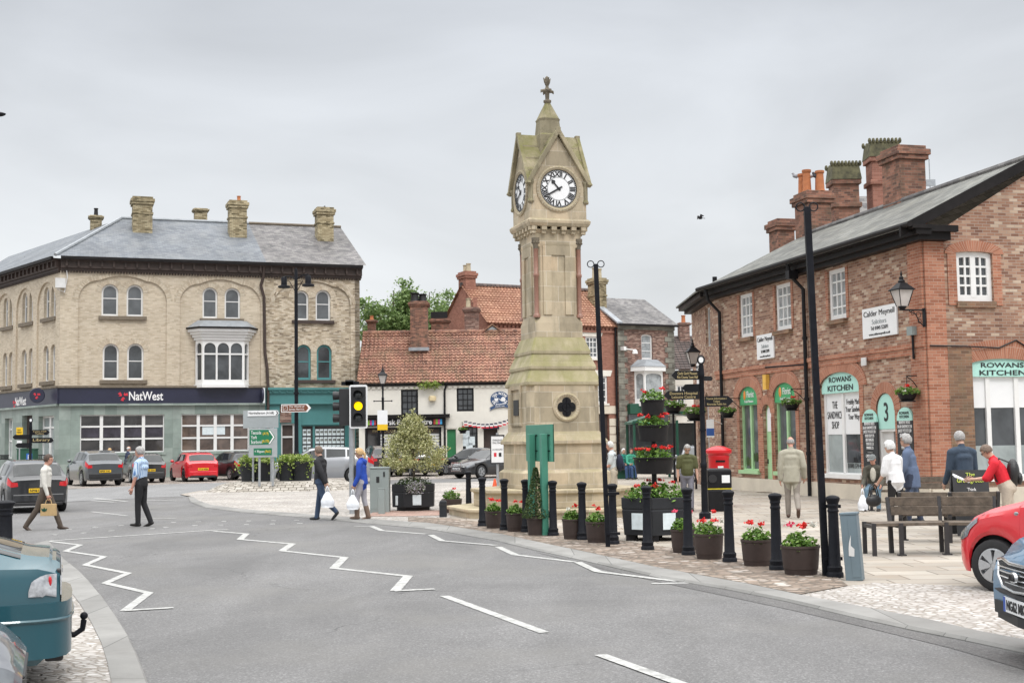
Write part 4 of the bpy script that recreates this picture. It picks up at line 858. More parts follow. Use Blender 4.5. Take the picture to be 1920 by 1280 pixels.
MB().box(cdr[0], cdr[1], .26, .3, -.2, cdr[3]).build('door', M['eave_brown'], tea); mb = MB(); mb.box(cdr[0] - .05, cdr[1] + .1, -.12, .02, cdr[3] - .02, cdr[3] + .18); mb.build('door_lintel', M['navy'], tea)
# oval painted tea room sign
u, z = TF.uz(937, 748); rx = 17.5 * 76.6 / FPX; rzv = 14.5 * 76.6 / FPX
mb = MB(); mb.lathe([(1, 0), (1, .05)], 36, ex=rx, ey=rzv); sg = mb.build('oval_sign', M['navy'] if False else mat('blue sign', (.035, .075, .17), .4, var=.05), tea, mat=Matrix.Translation((u, 0, z)) @ Matrix.Rotation(R(90), 4, 'X'))
def arc_text(s, rad, a0, a1, size, zoff, ex, ey, parent, m, flip=False):
    for i, ch_ in enumerate(s):
        if ch_ == ' ': continue
        t = a0 + (a1 - a0) * i / (len(s) - 1); p = Vector((math.cos(t) * rad * ex, math.sin(t) * rad * ey, zoff)); text('lettering', ch_, size, m, parent, Matrix.Translation(p) @ Matrix.Rotation(t - math.pi / 2 + (math.pi if flip else 0), 4, 'Z'), ext=.004, bold=.006)
def word_arc(s, rad, a0, a1, size, zoff, ex, ey, parent, m, flip=False):
    """one mesh per curved word"""
    tmp = bpy.data.objects.new('tmp', None); COL.objects.link(tmp); arc_text(s, rad, a0, a1, size, zoff, ex, ey, tmp, m, flip)
    mb = MB()
    for o in list(tmp.children):
        mb.add([o.matrix_basis @ v.co for v in o.data.vertices], [list(p.vertices) for p in o.data.polygons]); bpy.data.objects.remove(o)
    bpy.data.objects.remove(tmp); return mb.build('lettering', m, parent)
word_arc('TEA ROOMS', .74, R(152), R(28), .2, .053, rx, rzv, sg, M['text_white']); word_arc('DELICATESSEN', .76, R(205), R(335), .17, .053, rx, rzv, sg, M['text_white'], True)
mb = MB(); mb.lathe([(.02, -.1), (.1, -.08), (.16, .06), (.17, .09)], 12, (-.18, -.0, .05), ey=1); 
mb = MB(); mb.slab([(-.33, .06, .05), (-.07, .06, .05), (-.1, -.07, .05), (-.16, -.12, .05), (-.25, -.12, .05), (-.3, -.07, .05)], (0, 0, .012)); mb.slab([(-.36, -.14, .05), (-.05, -.14, .05), (-.1, -.17, .05), (-.31, -.17, .05)], (0, 0, .012)); mb.slab([(-.24, .1, .05), (-.2, .1, .05), (-.16, .2, .05), (-.2, .2, .05)], (0, 0, .012)); mb.build('teacup_emblem', M['text_white'], sg)
mb = MB(); mb.slab([(.08 + .02, .09, .05), (.3, .09, .05), (.34, -.02, .05), (.29, -.14, .05), (.12, -.14, .05), (.06, -.03, .05), (-.01, .03, .05), (-.03, .0, .05), (.05, -.09, .05)], (0, 0, .012)); mb.slab([(.14, .1, .05), (.26, .1, .05), (.22, .15, .05), (.18, .15, .05)], (0, 0, .012)); mb.build('teapot_emblem', M['text_white'], sg)
z = TF.uz(937, 766)[1]; mb = MB(); mb.slab([(u - .62, -.03, z - .12), (u - .3, -.05, z + .04), (u + .3, -.05, z + .1), (u + .62, -.03, z - .02), (u + .5, -.03, z + .05), (u + .62, -.03, z + .16), (u + .3, -.05, z + .26), (u - .3, -.05, z + .2), (u - .62, -.03, z + .08), (u - .52, -.03, z - .0)], (0, -.03, 0)); rb = mb.build('ribbon_sign', sg.data.materials[0], tea); text('lettering', 'SANDWICH BAR', .12, M['text_white'], rb, TM(u, -.085, z + .15, Matrix.Rotation(-.06, 4, 'Y')), wfit=.55)
# roof plant in the gutter
# red brick house with orange pantiles, slate house beside it
HB = D(1158, 820, 88.5); HF = F((HB.x, HB.y), (1.9, 1.0)); house = thing('brick_house', 'tall red brick house with orange pantile roof behind the tower', 'house', HB.xy.to_3d(), HF.rz)
hl = HF.u(913, 604); hz = HF.uz(1120, 611)[1]; hu = lambda px, py=700: HF.u(px, py); hzz = lambda py, px=1130: HF.uz(px, py)[1]
hr = HF.uz(1050, 543, 3.6)[1]
wv = (hu(1098, 650), hu(1122, 650), hzz(672), hzz(631)); wv2 = (hu(1113, 730), hu(1139, 730), hzz(756), hzz(705)); hd = (hu(1122, 800), hu(1142, 800), -.1, hzz(776))
mb = MB(); mb.wall(rectp(hl, 0, -.3, hz), [rectp(*t) for t in (wv, wv2, hd)], 0, .25); mb.poly([(hl, 0, -.3), (hl, 0, hz), (hl, 3.6, hr - .1), (hl, 7.2, hz), (hl, 7.2, -.3)], up=(-1, 0, 0)); mb.poly([(0, 0, -.3), (0, 0, hz), (0, 3.6, hr - .1), (0, 7.2, hz), (0, 7.2, -.3)], up=(1, 0, 0)); mb.box(hl, 0, -.12, 0, hz - .45, hz - .32); mb.box(hl, 0, -.12, 0, hz - .12, hz + .05)
for i in range(int(-hl / .3)): mb.box(hl + i * .3, hl + i * .3 + .15, -.1, 0, hz - .3, hz - .14)
mb.build('wall', M['red_plain'], house)
for t in (wv, wv2): 
    window(house, *t, 0, .08, M['white'], 3, (.25, .5, .75), fw=.12, bar=.06, pane='glass_mid', sm='cream'); MB().slab([(t[0] - .25, -.03, t[3]), (t[1] + .25, -.03, t[3]), (t[1] + .4, -.03, t[3] + .4), (t[0] - .4, -.03, t[3] + .4)], (0, .029, 0)).build('lintel', M['cream'], house)
mb = MB(); mb.box(hd[0] + .0, hd[1], .2, .25, -.1, hd[3]); mb.build('door', M['eave_brown'], house)
mb = MB()
for k in range(6): mb.box(hd[1] + .01, hd[1] + (.75 if k % 2 else .5), -.06, -.003, -.1 + k * .55, .4 + k * .55)
mb.slab([(hd[0] - .1, -.06, hd[3] + .02), (hd[1] + .7, -.06, hd[3] + .02), (hd[1] + .5, -.06, hd[3] + .55), (hd[0] - .1, -.06, hd[3] + .55)], (0, .057, 0)); mb.build('door_surround', M['cream_plinth'], house)
mb = MB(); pantiles(mb, hl - .15, .1, (-.3, hz - .05), (3.6, hr)); mb.build('roof', M['pantile_new'], house, smooth=60); mb = MB(); mb.add([(hl - .15, 3.6, hr), (.1, 3.6, hr), (.1, 7.6, hz - .1), (hl - .15, 7.6, hz - .1)], [(0, 1, 2, 3)]); mb.build('roof', M['pantile_new'], house)
mb = MB(); mb.tube([(hl - .15, 3.6, hr + .02), (.1, 3.6, hr + .02)], .17, 8); mb.build('ridge_tiles', M['tile_brown'], house)
u, z1 = HF.uz(860, 509, 3.6); chimney(house, hl + .35, 3.6, hz - 1, z1, .75, 1.15, M['red_plain'], ((0, -.25, .55), (0, .25, .5)), cap=.22, mid=False, potm='pot_buff', pr=.17)
MB().tube([(-.1, -.15, hz), (-.1, -.15, -.1)], .07, 8).build('downpipe', M['black'], house)
# stack of a lower building in front of the gable
TCH = thing('chimney_stack', 'squat brick chimney stack with a pale pot rising behind the pantile ridge', 'chimney', (TF.world(TF.u(885, 640, 6.2), 6.2).x, TF.world(0, 6.2).y, 0)); zc1 = TF.uz(885, 577, 6.2)[1]
chimney(TCH, 0, 0, 5, zc1, .9, .8, M['dark_brick'], ((-.2, 0, .6),), cap=.14, mid=False, potm='pot_buff', pr=.17); MB().box(.12, .38, -.13, .13, zc1 - .01, zc1 + .65).build('chimney_vent', M['red_plain'], TCH)
SB = thing('slate_house', 'brown brick house with stone quoins, grey slate roof and white bay window', 'house', HB.xy.to_3d(), HF.rz)
s1 = HF.u(1259, 640); sz = HF.uz(1200, 610)[1]; sr = HF.uz(1170, 562, 3.4)[1]
wS = (hu(1199, 650), hu(1220, 650), hzz(674, 1209), hzz(627, 1209))
mb = MB(); mb.wall(rectp(.02, s1, -.3, sz), [arch(*wS, .15)], -.25, .25); mb.poly([(s1, -.25, -.3), (s1, -.25, sz), (s1, 3.4, sr - .1), (s1, 7, sz), (s1, 7, -.3)], up=(1, 0, 0)); mb.poly([(.02, -.25, -.3), (.02, -.25, sz), (.02, 3.4, sr - .1), (.02, 7, sz), (.02, 7, -.3)], up=(-1, 0, 0)); mb.build('wall', M['dark_brick'], SB)
mb = MB()
for k in range(26):
    z = k * (sz / 26); mb.box(.0, (.75 if k % 2 else .5), -.3, -.252, z, z + sz / 26 - .03); mb.box(s1 - (.75 if k % 2 else .5), s1 + .03, -.3, -.252, z, z + sz / 26 - .03)
mb.build('quoins', M['quoin'], SB); MB().box(0, s1 + .05, -.36, -.255, sz - .32, sz - .02).build('cornice', M['quoin'], SB)
window(SB, *wS, .15, -.12, M['white'], 0, (.33, .66), fw=.1, bar=.05, pane='glass_net', sm='white_old')
mb = MB(); mb.slab([(-.1, -.6, sz - .02), (s1 + .2, -.6, sz - .02), (s1 + .1, 3.4, sr), (-.1, 3.4, sr)], (0, 0, .08)); mb.build('roof', M['slate_brown'], SB); MB().slab([(-.1, 3.42, sr), (s1 + .1, 3.42, sr), (s1 + .1, 7.4, sz), (-.1, 7.4, sz)], (0, 0, .07)).build('roof', M['slate_brown'], SB)
MB().slab([(-.25, -.62, sz + .02), (.2, -.62, sz + .02), (.2, 3.4, sr + .04), (-.25, 3.4, sr + .04)], (0, 0, .12)).build('verge_flashing', M['lead'], SB); MB().box(-.1, s1 + .15, -.68, -.6, sz - .1, sz + .03).build('gutter', M['eave_black'], SB)
u, z1 = HF.uz(1120, 522, 2.2); chimney(SB, HF.u(1120, 570, 2.2), 2.2, sz, z1, .95, .95, M['buff_chim'], ((-.2, 0, .75), (.22, 0, .7)), cap=.2, potm='pot_buff', pr=.17)
b0, b1, bz0, bz1 = hu(1186, 720), hu(1238, 720), hzz(756, 1210), hzz(697, 1210)
mb = MB(); PB = [(b0, -.25), (b0 + .4, -.9), (b1 - .4, -.9), (b1, -.25)]; hold = []
for a, b, n_ in ((PB[0], PB[1], 1), (PB[1], PB[2], 1), (PB[2], PB[3], 1)):
    d = Vector((b[0] - a[0], b[1] - a[1], 0)); ln = d.length; T = Matrix.Translation((a[0], a[1], 0)) @ Matrix.Rotation(math.atan2(d.y, d.x), 4, 'Z'); mb.T = T
    mb.wall(rectp(0, ln, bz0, bz1), [arch(.1, ln - .1, bz0 + .3, bz1 - .15, .2)], 0, .1); hold.append((T, ln))
mb.T = Matrix(); mb.slab([(b0 - .3, -.26, bz1 + .01), (b0 + .3, -1.15, bz1 + .01), (b1 - .3, -1.15, bz1 + .01), (b1 + .3, -.26, bz1 + .01)], (0, 0, .3)); mb.slab([(b0 - .2, -.26, bz0 - .2), (b0 + .3, -1.0, bz0 - .2), (b1 - .3, -1.0, bz0 - .2), (b1 + .2, -.26, bz0 - .2)], (0, 0, .195)); bw_ = mb.build('bay_window', M['white'], SB)
for T, ln in hold:
    pb = MB(); pb.T = T; pb.poly([(.05, .08, bz0 + .2), (ln - .05, .08, bz0 + .2), (ln - .05, .08, bz1 - .05), (.05, .08, bz1 - .05)]); pb.build('pane', M['glass_net'], bw_)
mb = MB(); zc = bz1 + .32; A = [(b0 - .35, -.26, zc), (b0 + .3, -1.2, zc), (b1 - .3, -1.2, zc), (b1 + .35, -.26, zc)]; B = [(b0 + .3, -.26, zc + .5), (b0 + .7, -.6, zc + .5), (b1 - .7, -.6, zc + .5), (b1 - .3, -.26, zc + .5)]; mb.add(A + B, [(0, 1, 5, 4), (1, 2, 6, 5), (2, 3, 7, 6), (4, 5, 6, 7)]); mb.build('bay_roof', M['lead'], SB)
g0, g1 = hu(1172, 765), hu(1245, 765); MB().box(g0, g1, -.65, -.255, hzz(776, 1190), hzz(757, 1190)).build('fascia', M['dark_green'], SB); u, z = HF.uz(1207, 770, -.66)
text('lettering', 'Johnsons', .5, M['text_white'], SB, TM((g0 + g1) / 2 + .1, -.655, (hzz(776, 1190) + hzz(757, 1190)) / 2), wfit=(g1 - g0) * .5); MB().box(g0, g1, -.45, -.256, -.1, hzz(777, 1190)).build('shopfront', M['glass'], SB)
mb = MB(); a, b = hu(1183, 790), hu(1203, 790); zt_, zb2 = hzz(786, 1190), hzz(804, 1190); mb.slab([(a, -.7, zt_), (b, -.7, zt_), (b, -1.6, zb2), (a, -1.6, zb2)], (0, 0, .05)); mb.build('awning', M['board_green'], SB)
u, z = HF.uz(1166, 657, -.3); mb = MB(); mb.box(u - .1, u + .1, -.7, -.3, z, z + .25); mb.tube([(u, -.6, z + .1), (u + .6, -1, z)], .04, 6); mb.lathe([(.2, -.1), (.16, .1), (.05, .2)], 10, (u + .6, -1, z - .15)); mb.build('camera_bracket', M['white'], SB)
# cottage with a dark tiled roof, far right of the row
CO = D(1262, 820, 92); CF = F((CO.x, CO.y), (1, .1)); cot = thing('cottage', 'small cream cottage with dark brown tiled roof between the slate house and the market hall', 'house', CO.xy.to_3d(), CF.rz)
c1 = CF.u(1345); ce = CF.uz(1280, 694)[1]; crz = CF.uz(1280, 631, 3.5)[1]; wC = (CF.u(1271), CF.u(1287), CF.uz(1280, 757)[1], CF.uz(1280, 722)[1])
mb = MB(); mb.wall(rectp(-.2, c1, -.3, ce), [rectp(*wC)], 0, .2); mb.build('wall', M['cream'], cot); window(cot, *wC, 0, .05, M['white'], 2, (.5,), fw=.1, bar=.06, pane='glass')
mb = MB()
for k in range(14):
    f0_, f1_ = k / 14, (k + 1) / 14; mb.slab([(-.3, -.3 + 3.8 * f0_, ce + (crz - ce) * f0_ + .05), (c1, -.3 + 3.8 * f0_, ce + (crz - ce) * f0_ + .05), (c1, -.3 + 3.8 * f1_, ce + (crz - ce) * f1_), (-.3, -.3 + 3.8 * f1_, ce + (crz - ce) * f1_)], (0, .0, .06))
mb.build('roof', M['tile_brown'], cot); MB().add([(-.3, 3.5, crz), (c1, 3.5, crz), (c1, 7, ce), (-.3, 7, ce)], [(0, 1, 2, 3)]) or None
u = CF.u(1282, 630, 3.2); chimney(cot, u, 3.2, ce, CF.uz(1282, 605, 3.2)[1], .75, .7, M['dark_brick'], ((0, 0, .55),), cap=.1, mid=False, pr=.17)
MB().box(c1 - 3, c1, -.06, -.005, CF.uz(1280, 778)[1], CF.uz(1280, 762)[1]).build('signboard', M['sill'], cot)
# brick market hall on the right (three walls: side A along the square, canted end C, gable B)
AO = Vector((10.3, 32.3, 0)); aD = Vector((-.243, 1, 0)).normalized()
pA = Vector((7.12, 45.4, 0)); aD = (pA - AO).normalized(); LA = (pA - AO).length
AF = F((AO.x, AO.y), (-aD.x, -aD.y))                 # local x: left end (far, negative) to the near corner (0)
BDir = Vector((aD.y, -aD.x, 0)); GF = F((AO.x, AO.y), (BDir.x, BDir.y))
pC = Vector((7.02, 50.6, 0)); CFr = F((pC.x, pC.y), ((pA - pC).x, (pA - pC).y))
hall = thing('market_hall', 'two storey mottled red brick market hall with arched shop windows and slate roof', 'building', AO, AF.rz)
def LMx(fr): return Matrix.Rotation(-AF.rz, 4, 'Z') @ Matrix.Translation(fr.O - AO) @ Matrix.Rotation(fr.rz, 4, 'Z')
GM = LMx(GF); CM = LMx(CFr)
au = lambda px, py: AF.u(px, py)
def ar(px0, px1, pyb, pyt):
    """window rectangle on wall A from its pixel edges (middle column gives the heights)"""
    u0 = AF.u(px0, (pyb + pyt) / 2); u1 = AF.u(px1, (pyb + pyt) / 2); pm = (px0 + px1) / 2; return u0, u1, AF.uz(pm, pyb)[1], AF.uz(pm, pyt)[1]
zEa = 6.56
ups = [ar(1387, 1412, 637.5, 555.5), ar(1454, 1484, 619, 528.5), ar(1553, 1586.5, 594, 500)]
zu0 = sum(t[2] for t in ups) / 3; zu1 = sum(t[3] for t in ups) / 3; ups = [(t[0], t[1], zu0, zu1) for t in ups]
gA = [ar(1388, 1422, 883, 724), ar(1453, 1493, 883, 712), ar(1541.5, 1613.5, 884, 697)]
zg = [(t[2], t[3]) for t in gA]
dA = ar(1433, 1448, 923, 757); dR = ar(1647, 1681, 930, 736)
gl = gA[0][2]
sA = [(gA[0][0], gA[0][1], .62, gA[0][3]), (gA[1][0], gA[1][1], .62, gA[0][3]), (gA[2][0], gA[2][1], .62, gA[2][3])]
dA = (dA[0], dA[1], -.1, dA[3]); dR = (dR[0], dR[1], -.1, dR[3])
zst0, zst1 = AF.uz(1600, 680)[1], AF.uz(1600, 660)[1]; 
cuA = -LA; zsp = (zst0 + zst1) / 2; mb = MB(); mb.wall(rectp(cuA, 0, zsp, zEa), [rectp(*t) for t in ups], 0, .22)
mb.wall(rectp(cuA, 0, -.3, zsp), [arch(t[0], t[1], t[2], t[3], .42) for t in sA] + [arch(*dA), arch(*dR)], 0, .22); mb.build('wall', M['red_mottle'], hall)
# gable wall
gu = lambda px, py: GF.u(px, py)
zAp = 8.42; gh = 3.15
gw = (gu(1793, 520), gu(1861, 520), GF.uz(1828, 565)[1], GF.uz(1828, 472)[1])
gs0, gs1 = gu(1803, 780), gu(1803, 780) + 2.45; gsz = (.62, GF.uz(1830, 676)[1] + .05)
mb = MB(); mb.T = GM; GWd = gh * 2
mb.wall([(0, -.3), (GWd, -.3), (GWd, zEa), (gh, zAp), (0, zEa)], [arch(*gw, .06), arch(gs0, gs1, gsz[0], gsz[1], .34)], 0, .22); mb.build('gable_wall', M['red_mottle'], hall)
mb = MB(); mb.T = CM; LC = (pA - pC).length; mb.wall(rectp(0, LC, -.3, zEa), [arch(.9, 1.5, .6, 3.0), arch(2.6, 3.4, .6, 3.4, .3), rectp(3.2, 4.2, zu0, zu1)], 0, .22); mb.build('wall', M['red_mottle'], hall)
for T_, t, n_ in ((CM, (.9, 1.5, .6, 3.0, None), 1), (CM, (2.6, 3.4, .6, 3.4, .3), 2), (CM, (3.2, 4.2, zu0, zu1, 0), 3)):
    mb = MB(); mb.T = T_; la = arch(*t); lb = arch(t[0] + .08, t[1] - .08, t[2] + .08, t[3] - .08, t[4] if t[4] in (0, None) else .25); mb.ring(la, lb, .1, .17); o_ = mb.build('window', M['white_old'], hall); pb = MB(); pb.T = T_; pb.poly([(u, .15, z) for u, z in lb]); pb.build('pane', M['glass_mid'], o_)
# red dressings, plinth, string course
mb = MB(); mb.box(cuA, .0, -.05, -.003, zst0, zst1); mb.box(cuA, 0, -.085, -.051, zst1 - .12, zst1); mb.box(-.62, 0.0, -.07, -.004, .42, zst0 - .002); mb.box(-.62, 0.0, -.07, -.004, zst1 + .002, zEa)
for t in ups: 
    mb.box(t[0] - .14, t[0], -.02, -.004, t[2], t[3] + .0); mb.box(t[1], t[1] + .14, -.02, -.004, t[2], t[3])
for t in sA + [dA, dR]:
    mb.box(t[0] - .22, t[0], -.02, -.004, max(t[2], .42), t[3] - .42); mb.box(t[1], t[1] + .22, -.02, -.004, max(t[2], .42), t[3] - .42)
mb.build('brick_dressings', M['red_brick'], hall)
mb = MB(); mb.T = GM; mb.box(.005, .55, -.07, -.004, .42, zEa)
mb.box(gw[0] - .25, gw[0], -.03, -.004, gw[2] - .1, gw[3] + .0); mb.box(gw[1], gw[1] + .25, -.03, -.004, gw[2] - .1, gw[3] + .0); mb.box(gs0 - .28, gs0, -.03, -.004, .42, gsz[1] - .42); mb.build('brick_dressings', M['red_brick'], hall)
mb = MB(); mb.T = GM; mb.box(.552, 1.22, -.075, -.004, .42, 3.9); mb.build('stained_pier', M['red_dirty'], hall)
for t in sA: arch_band(hall, t[0] - .02, t[1] + .02, t[3] - .42, .42, .42, -.035, -.004, M['red_arch'], 18)
for t in (dA, dR): r_ = (t[1] - t[0]) / 2; arch_band(hall, t[0], t[1], t[3] - r_, r_, .3, -.035, -.004, M['red_arch'], 16)
o = arch_band(hall, gs0 - .02, gs1 + .02, gsz[1] - .34, .34, .48, -.035, -.004, M['red_arch'], 18); o.data.transform(GM)
o = arch_band(hall, gw[0] - .05, gw[1] + .05, gw[3] - .06, .06, .28, -.04, -.004, M['red_arch'], 14); o.data.transform(GM)
mb = MB(); mb.box(cuA, 0, -.06, -.004, -.3, .42); mb.T = GM; mb.box(0, GWd, -.06, -.004, -.3, .418); mb.build('plinth', M['cream_plinth'], hall)
mb = MB()
for a, b in ((dA, 0), (dR, 0)): mb.box(a[0] - .02, a[1] + .02, -.3, -.061, -.1, .02)
mb.build('doorstep', M['sill'], hall)
# windows of wall A
for t in ups: window(hall, *t, 0, .05, M['white'], 3, (.25, .5, .75), fw=.12, bar=.045, pane='glass_net', sm='red_dirty', sext=.04)
def gwin(par, T, u0, u1, z0, z1, rise, fm, board, pane, mull=1, zt=None, sp=True):
    """shop window: painted frame, mullion, coloured board filling the arched head"""
    zt = zt if zt is not None else z1 - .62
    la = arch(u0, u1, z0, z1, rise); mb = MB(); mb.T = T; lb = rectp(u0 + .1, u1 - .1, z0 + .1, zt)
    mb.ring(rectp(u0, u1, z0, zt + .02), lb, .08, .16)
    for i in range(1, mull + 1): u = u0 + (u1 - u0) * i / (mull + 1); mb.box(u - .06, u + .06, .07, .15, z0 + .1, zt)
    if sp: mb.box(u0 - .05, u1 + .05, -.09, .08, z0 - .06, z0 + .06)
    w_ = mb.build('shop_window', fm, par); pb = MB(); pb.T = T; pb.poly([(u0, .14, z0), (u1, .14, z0), (u1, .14, zt), (u0, .14, zt)]); pb.build('pane', pane, w_)
    hb = MB(); hb.T = T; hd_ = [(u0 + .004, zt + .02), (u1 - .004, zt + .02)] + [p for p in la[2:]]; hb.slab([(u, .02, z) for u, z in hd_], (0, .1, 0)); return w_, hb.build('head_board', board, w_), zt
I4 = Matrix()
for k, t in enumerate(sA[:2]):
    w_, hb, zt = gwin(hall, I4, *t, .42, M['lime'], M['shop_green'], M['glass_mid'], 1, t[3] - .62); um = (t[0] + t[1]) / 2
    text('lettering', 'Florist', .3, M['text_white'], hb, TM(um + .12, .014, zt + .36), wfit=.55); text('lettering', 'Fresh Flowers', .12, M['text_white'], hb, TM(um, .014, zt + .13), wfit=.7)
    eb = MB(); eb.sph((um - .35, .015, zt + .34), .1, .012, .16, 10, 6); eb.build('emblem', M['lens_amber'], hb)
    sb = MB(); 
    for q in range(5): sb.sph((t[0] + .25 + q * (t[1] - t[0] - .5) / 4, .13, .85 + rnd.random() * .25), .12, .02, .16, 8, 5)
    sb.build('window_display', M['leaf_mauve'] if k else M['leaf_box'], w_)
# pale green arched door
mb = MB(); t = dA; mb.slab([(u, .1, z) for u, z in arch(*t)], (0, .06, 0)); d_ = mb.build('door', M['lime'], hall); zt = t[3] - .75
mb = MB(); mb.slab([(u, .085, z) for u, z in arch(t[0] + .1, t[1] - .1, zt - .12, t[3] - .1)], (0, .014, 0)); mb.build('fanlight', M['white_sheet'], d_)
mb = MB(); mb.box(t[0] + .12, t[1] - .12, .085, .099, .3, 1.1); mb.box(t[0] + .12, t[1] - .12, .085, .099, 1.25, zt - .3); mb.build('door_panel', M['lime'], d_); MB().box(t[0] + .06, t[0] + .1, .07, .1, .9, 1.05).build('door_handle', M['iron'], d_)
# sandwich shop window and door
t = sA[2]; w_, hb, zt = gwin(hall, I4, *t, .42, M['white'], M['mint'], M['glass_pale'], 1, t[3] - .6); um = (t[0] + t[1]) / 2; wd = t[1] - t[0]
text('lettering', 'ROWANS', .3, M['text_black'], hb, TM(um, .012, zt + .4), wfit=wd * .58, bold=.003, hfit=.15); text('lettering', 'KITCHEN', .3, M['text_black'], hb, TM(um, .012, zt + .16), wfit=wd * .66, bold=.003, hfit=.16)
zbl = zt - 1.15
for a, b in ((t[0] + .1, um - .06), (um + .06, t[1] - .1)): 
    bb = MB(); bb.box(a, b, .12, .132, zbl, zt); o = bb.build('blind', M['white_sheet'], w_)
gb = MB(); gb.box(um + .06, t[1] - .1, .128, .137, 1.0, zbl - .01); gb.build('dark_pane', M['glass'], w_)
um1 = (t[0] + um) / 2 + .02; um2 = (um + t[1]) / 2 - .02
text('lettering', 'THE\nSANDWICH\nSHOP', .3, M['text_black'], w_, TM(um1, .115, zt - .6), wfit=wd * .4); text('lettering', 'Freshly Made\nYour Sandwich\nYour Way', .22, M['text_black'], w_, TM(um2, .115, zt - .48), wfit=wd * .4)
text('lettering', 'TEL:\n01845 574 450', .18, M['text_black'], w_, TM(um2, .12, 1.0), wfit=wd * .38)
t = dR; zt = t[3] - .95; mb = MB(); mb.slab([(u, .0, z) for u, z in arch(t[0] + .02, t[1] - .02, zt, t[3] - .02)], (0, .08, 0)); hb = mb.build('door_head', M['mint'], hall); text('lettering', '3', .55, M['text_black'], hb, TM((t[0] + t[1]) / 2, -.006, zt + .45), hfit=.5, bold=.006)
mb = MB(); mb.ring(rectp(t[0], t[1], -.1, zt - .003), rectp(t[0] + .1, t[1] - .06, -.05, zt - .06), .02, .15); dfm = mb.build('door_frame', M['white'], hall); MB().box(t[0] + .1, t[0] + (t[1] - t[0]) * .68, .1, .15, -.05, zt - .06).build('door', M['white_old'], hall); MB().box(t[0] + .1, t[1] - .06, .16, .2, -.05, zt - .06).build('dark_interior', M['leather'], hall)
for px0, px1, pt, pb_ in ((1618, 1645, 767, 876), (1683, 1713.5, 763, 880)):
    u0, u1 = AF.u(px0, 820, -.07), AF.u(px1, 820, -.07); zt = AF.uz((px0 + px1) / 2, pt, -.07)[1]; zb = zt - 1.55
    if px0 > 1650: u1 = min(u1, -.64)
    r_ = (u1 - u0) / 2; mb = MB(); mb.box(u0, u1, -.075, -.03, zb, zt - r_ * .9); cb = mb.build('menu_board', M['slate_board'], hall); hb = MB(); hb.slab([(u, -.08, z) for u, z in arch(u0, u1, zt - r_ * .9 + .003, zt, r_ * .88)], (0, .05, 0)); hb.build('board_head', M['mint'], cb)
    text('lettering', 'ROWANS\nKITCHEN', .1, M['text_black'], cb, TM((u0 + u1) / 2, -.085, zt - r_ * .5), wfit=r_ * 1.2)
    text('lettering', '\n'.join(['BREAKFAST ROLLS', 'SALAD SANDWICH 2.50', 'JACKET POTATO 3.50', 'FRESH SOUP 2.95', 'BEEF BURGERS', 'TOASTIES 2.75', 'PANINIS 3.25', '- - - - - - -', 'CAKES SCONES', 'TEA COFFEE']), .1, M['text_white'], cb, TM((u0 + u1) / 2, -.082, (zb + zt - r_) / 2 + .1), wfit=r_ * 1.8, hfit=1.05)
# gable: rowans window and casement
w_, hb, zt = gwin(hall, GM, gs0, gs1, gsz[0], gsz[1], .34, M['white'], M['mint'], M['glass'], 2, gsz[1] - .47); um = (gs0 + gs1) / 2; wd = gs1 - gs0
zt_l = GF.uz(1850, 704)[1]
text('lettering', 'ROWANS', .3, M['text_black'], hb, GM @ TM(um, .012, zt + .31), wfit=wd * .5, bold=.004, hfit=.12); text('lettering', 'KITCHEN', .3, M['text_black'], hb, GM @ TM(um, .012, zt + .12), wfit=wd * .54, bold=.004, hfit=.13)
for i in range(3):
    a = gs0 + wd * i / 3 + .08; b = gs0 + wd * (i + 1) / 3 - .06; bb = MB(); bb.T = GM; bb.box(a, b, .12, .132, GF.uz(1850, 764)[1], zt); bb.build('blind', M['white_sheet'], w_)
    fb = MB(); fb.T = GM; fb.box(a, b, .125, .135, .7, 1.45); fb.build('frosted_band', M['glass_pale'], w_)
t = gw; mb = MB(); mb.T = GM; la = arch(*t, .06); lb = arch(t[0] + .13, t[1] - .13, t[2] + .17, t[3] - .13, .03); mb.ring(la, lb, .06, .14); um = (t[0] + t[1]) / 2; mb.box(um - .075, um + .075, .055, .13, t[2] + .1, t[3] - .1)
for s_ in (-1, 1): u = um + s_ * (t[1] - t[0] - .1) * .235; mb.box(u - .025, u + .025, .065, .12, t[2] + .1, t[3] - .12)
for k in (1, 2, 3): z = t[2] + .17 + (t[3] - t[2] - .3) * k / 4; mb.box(t[0] + .1, t[1] - .1, .068, .12, z - .025, z + .025)
w_ = mb.build('window', M['white'], hall); pb = MB(); pb.T = GM; pb.poly([(u, .11, z) for u, z in lb]); pb.build('pane', M['glass'], w_); mb = MB(); mb.T = GM; mb.box(t[0] - .04, t[1] + .04, -.08, .05, t[2] - .16, t[2] - .004); mb.build('window_sill', M['red_dirty'], hall)
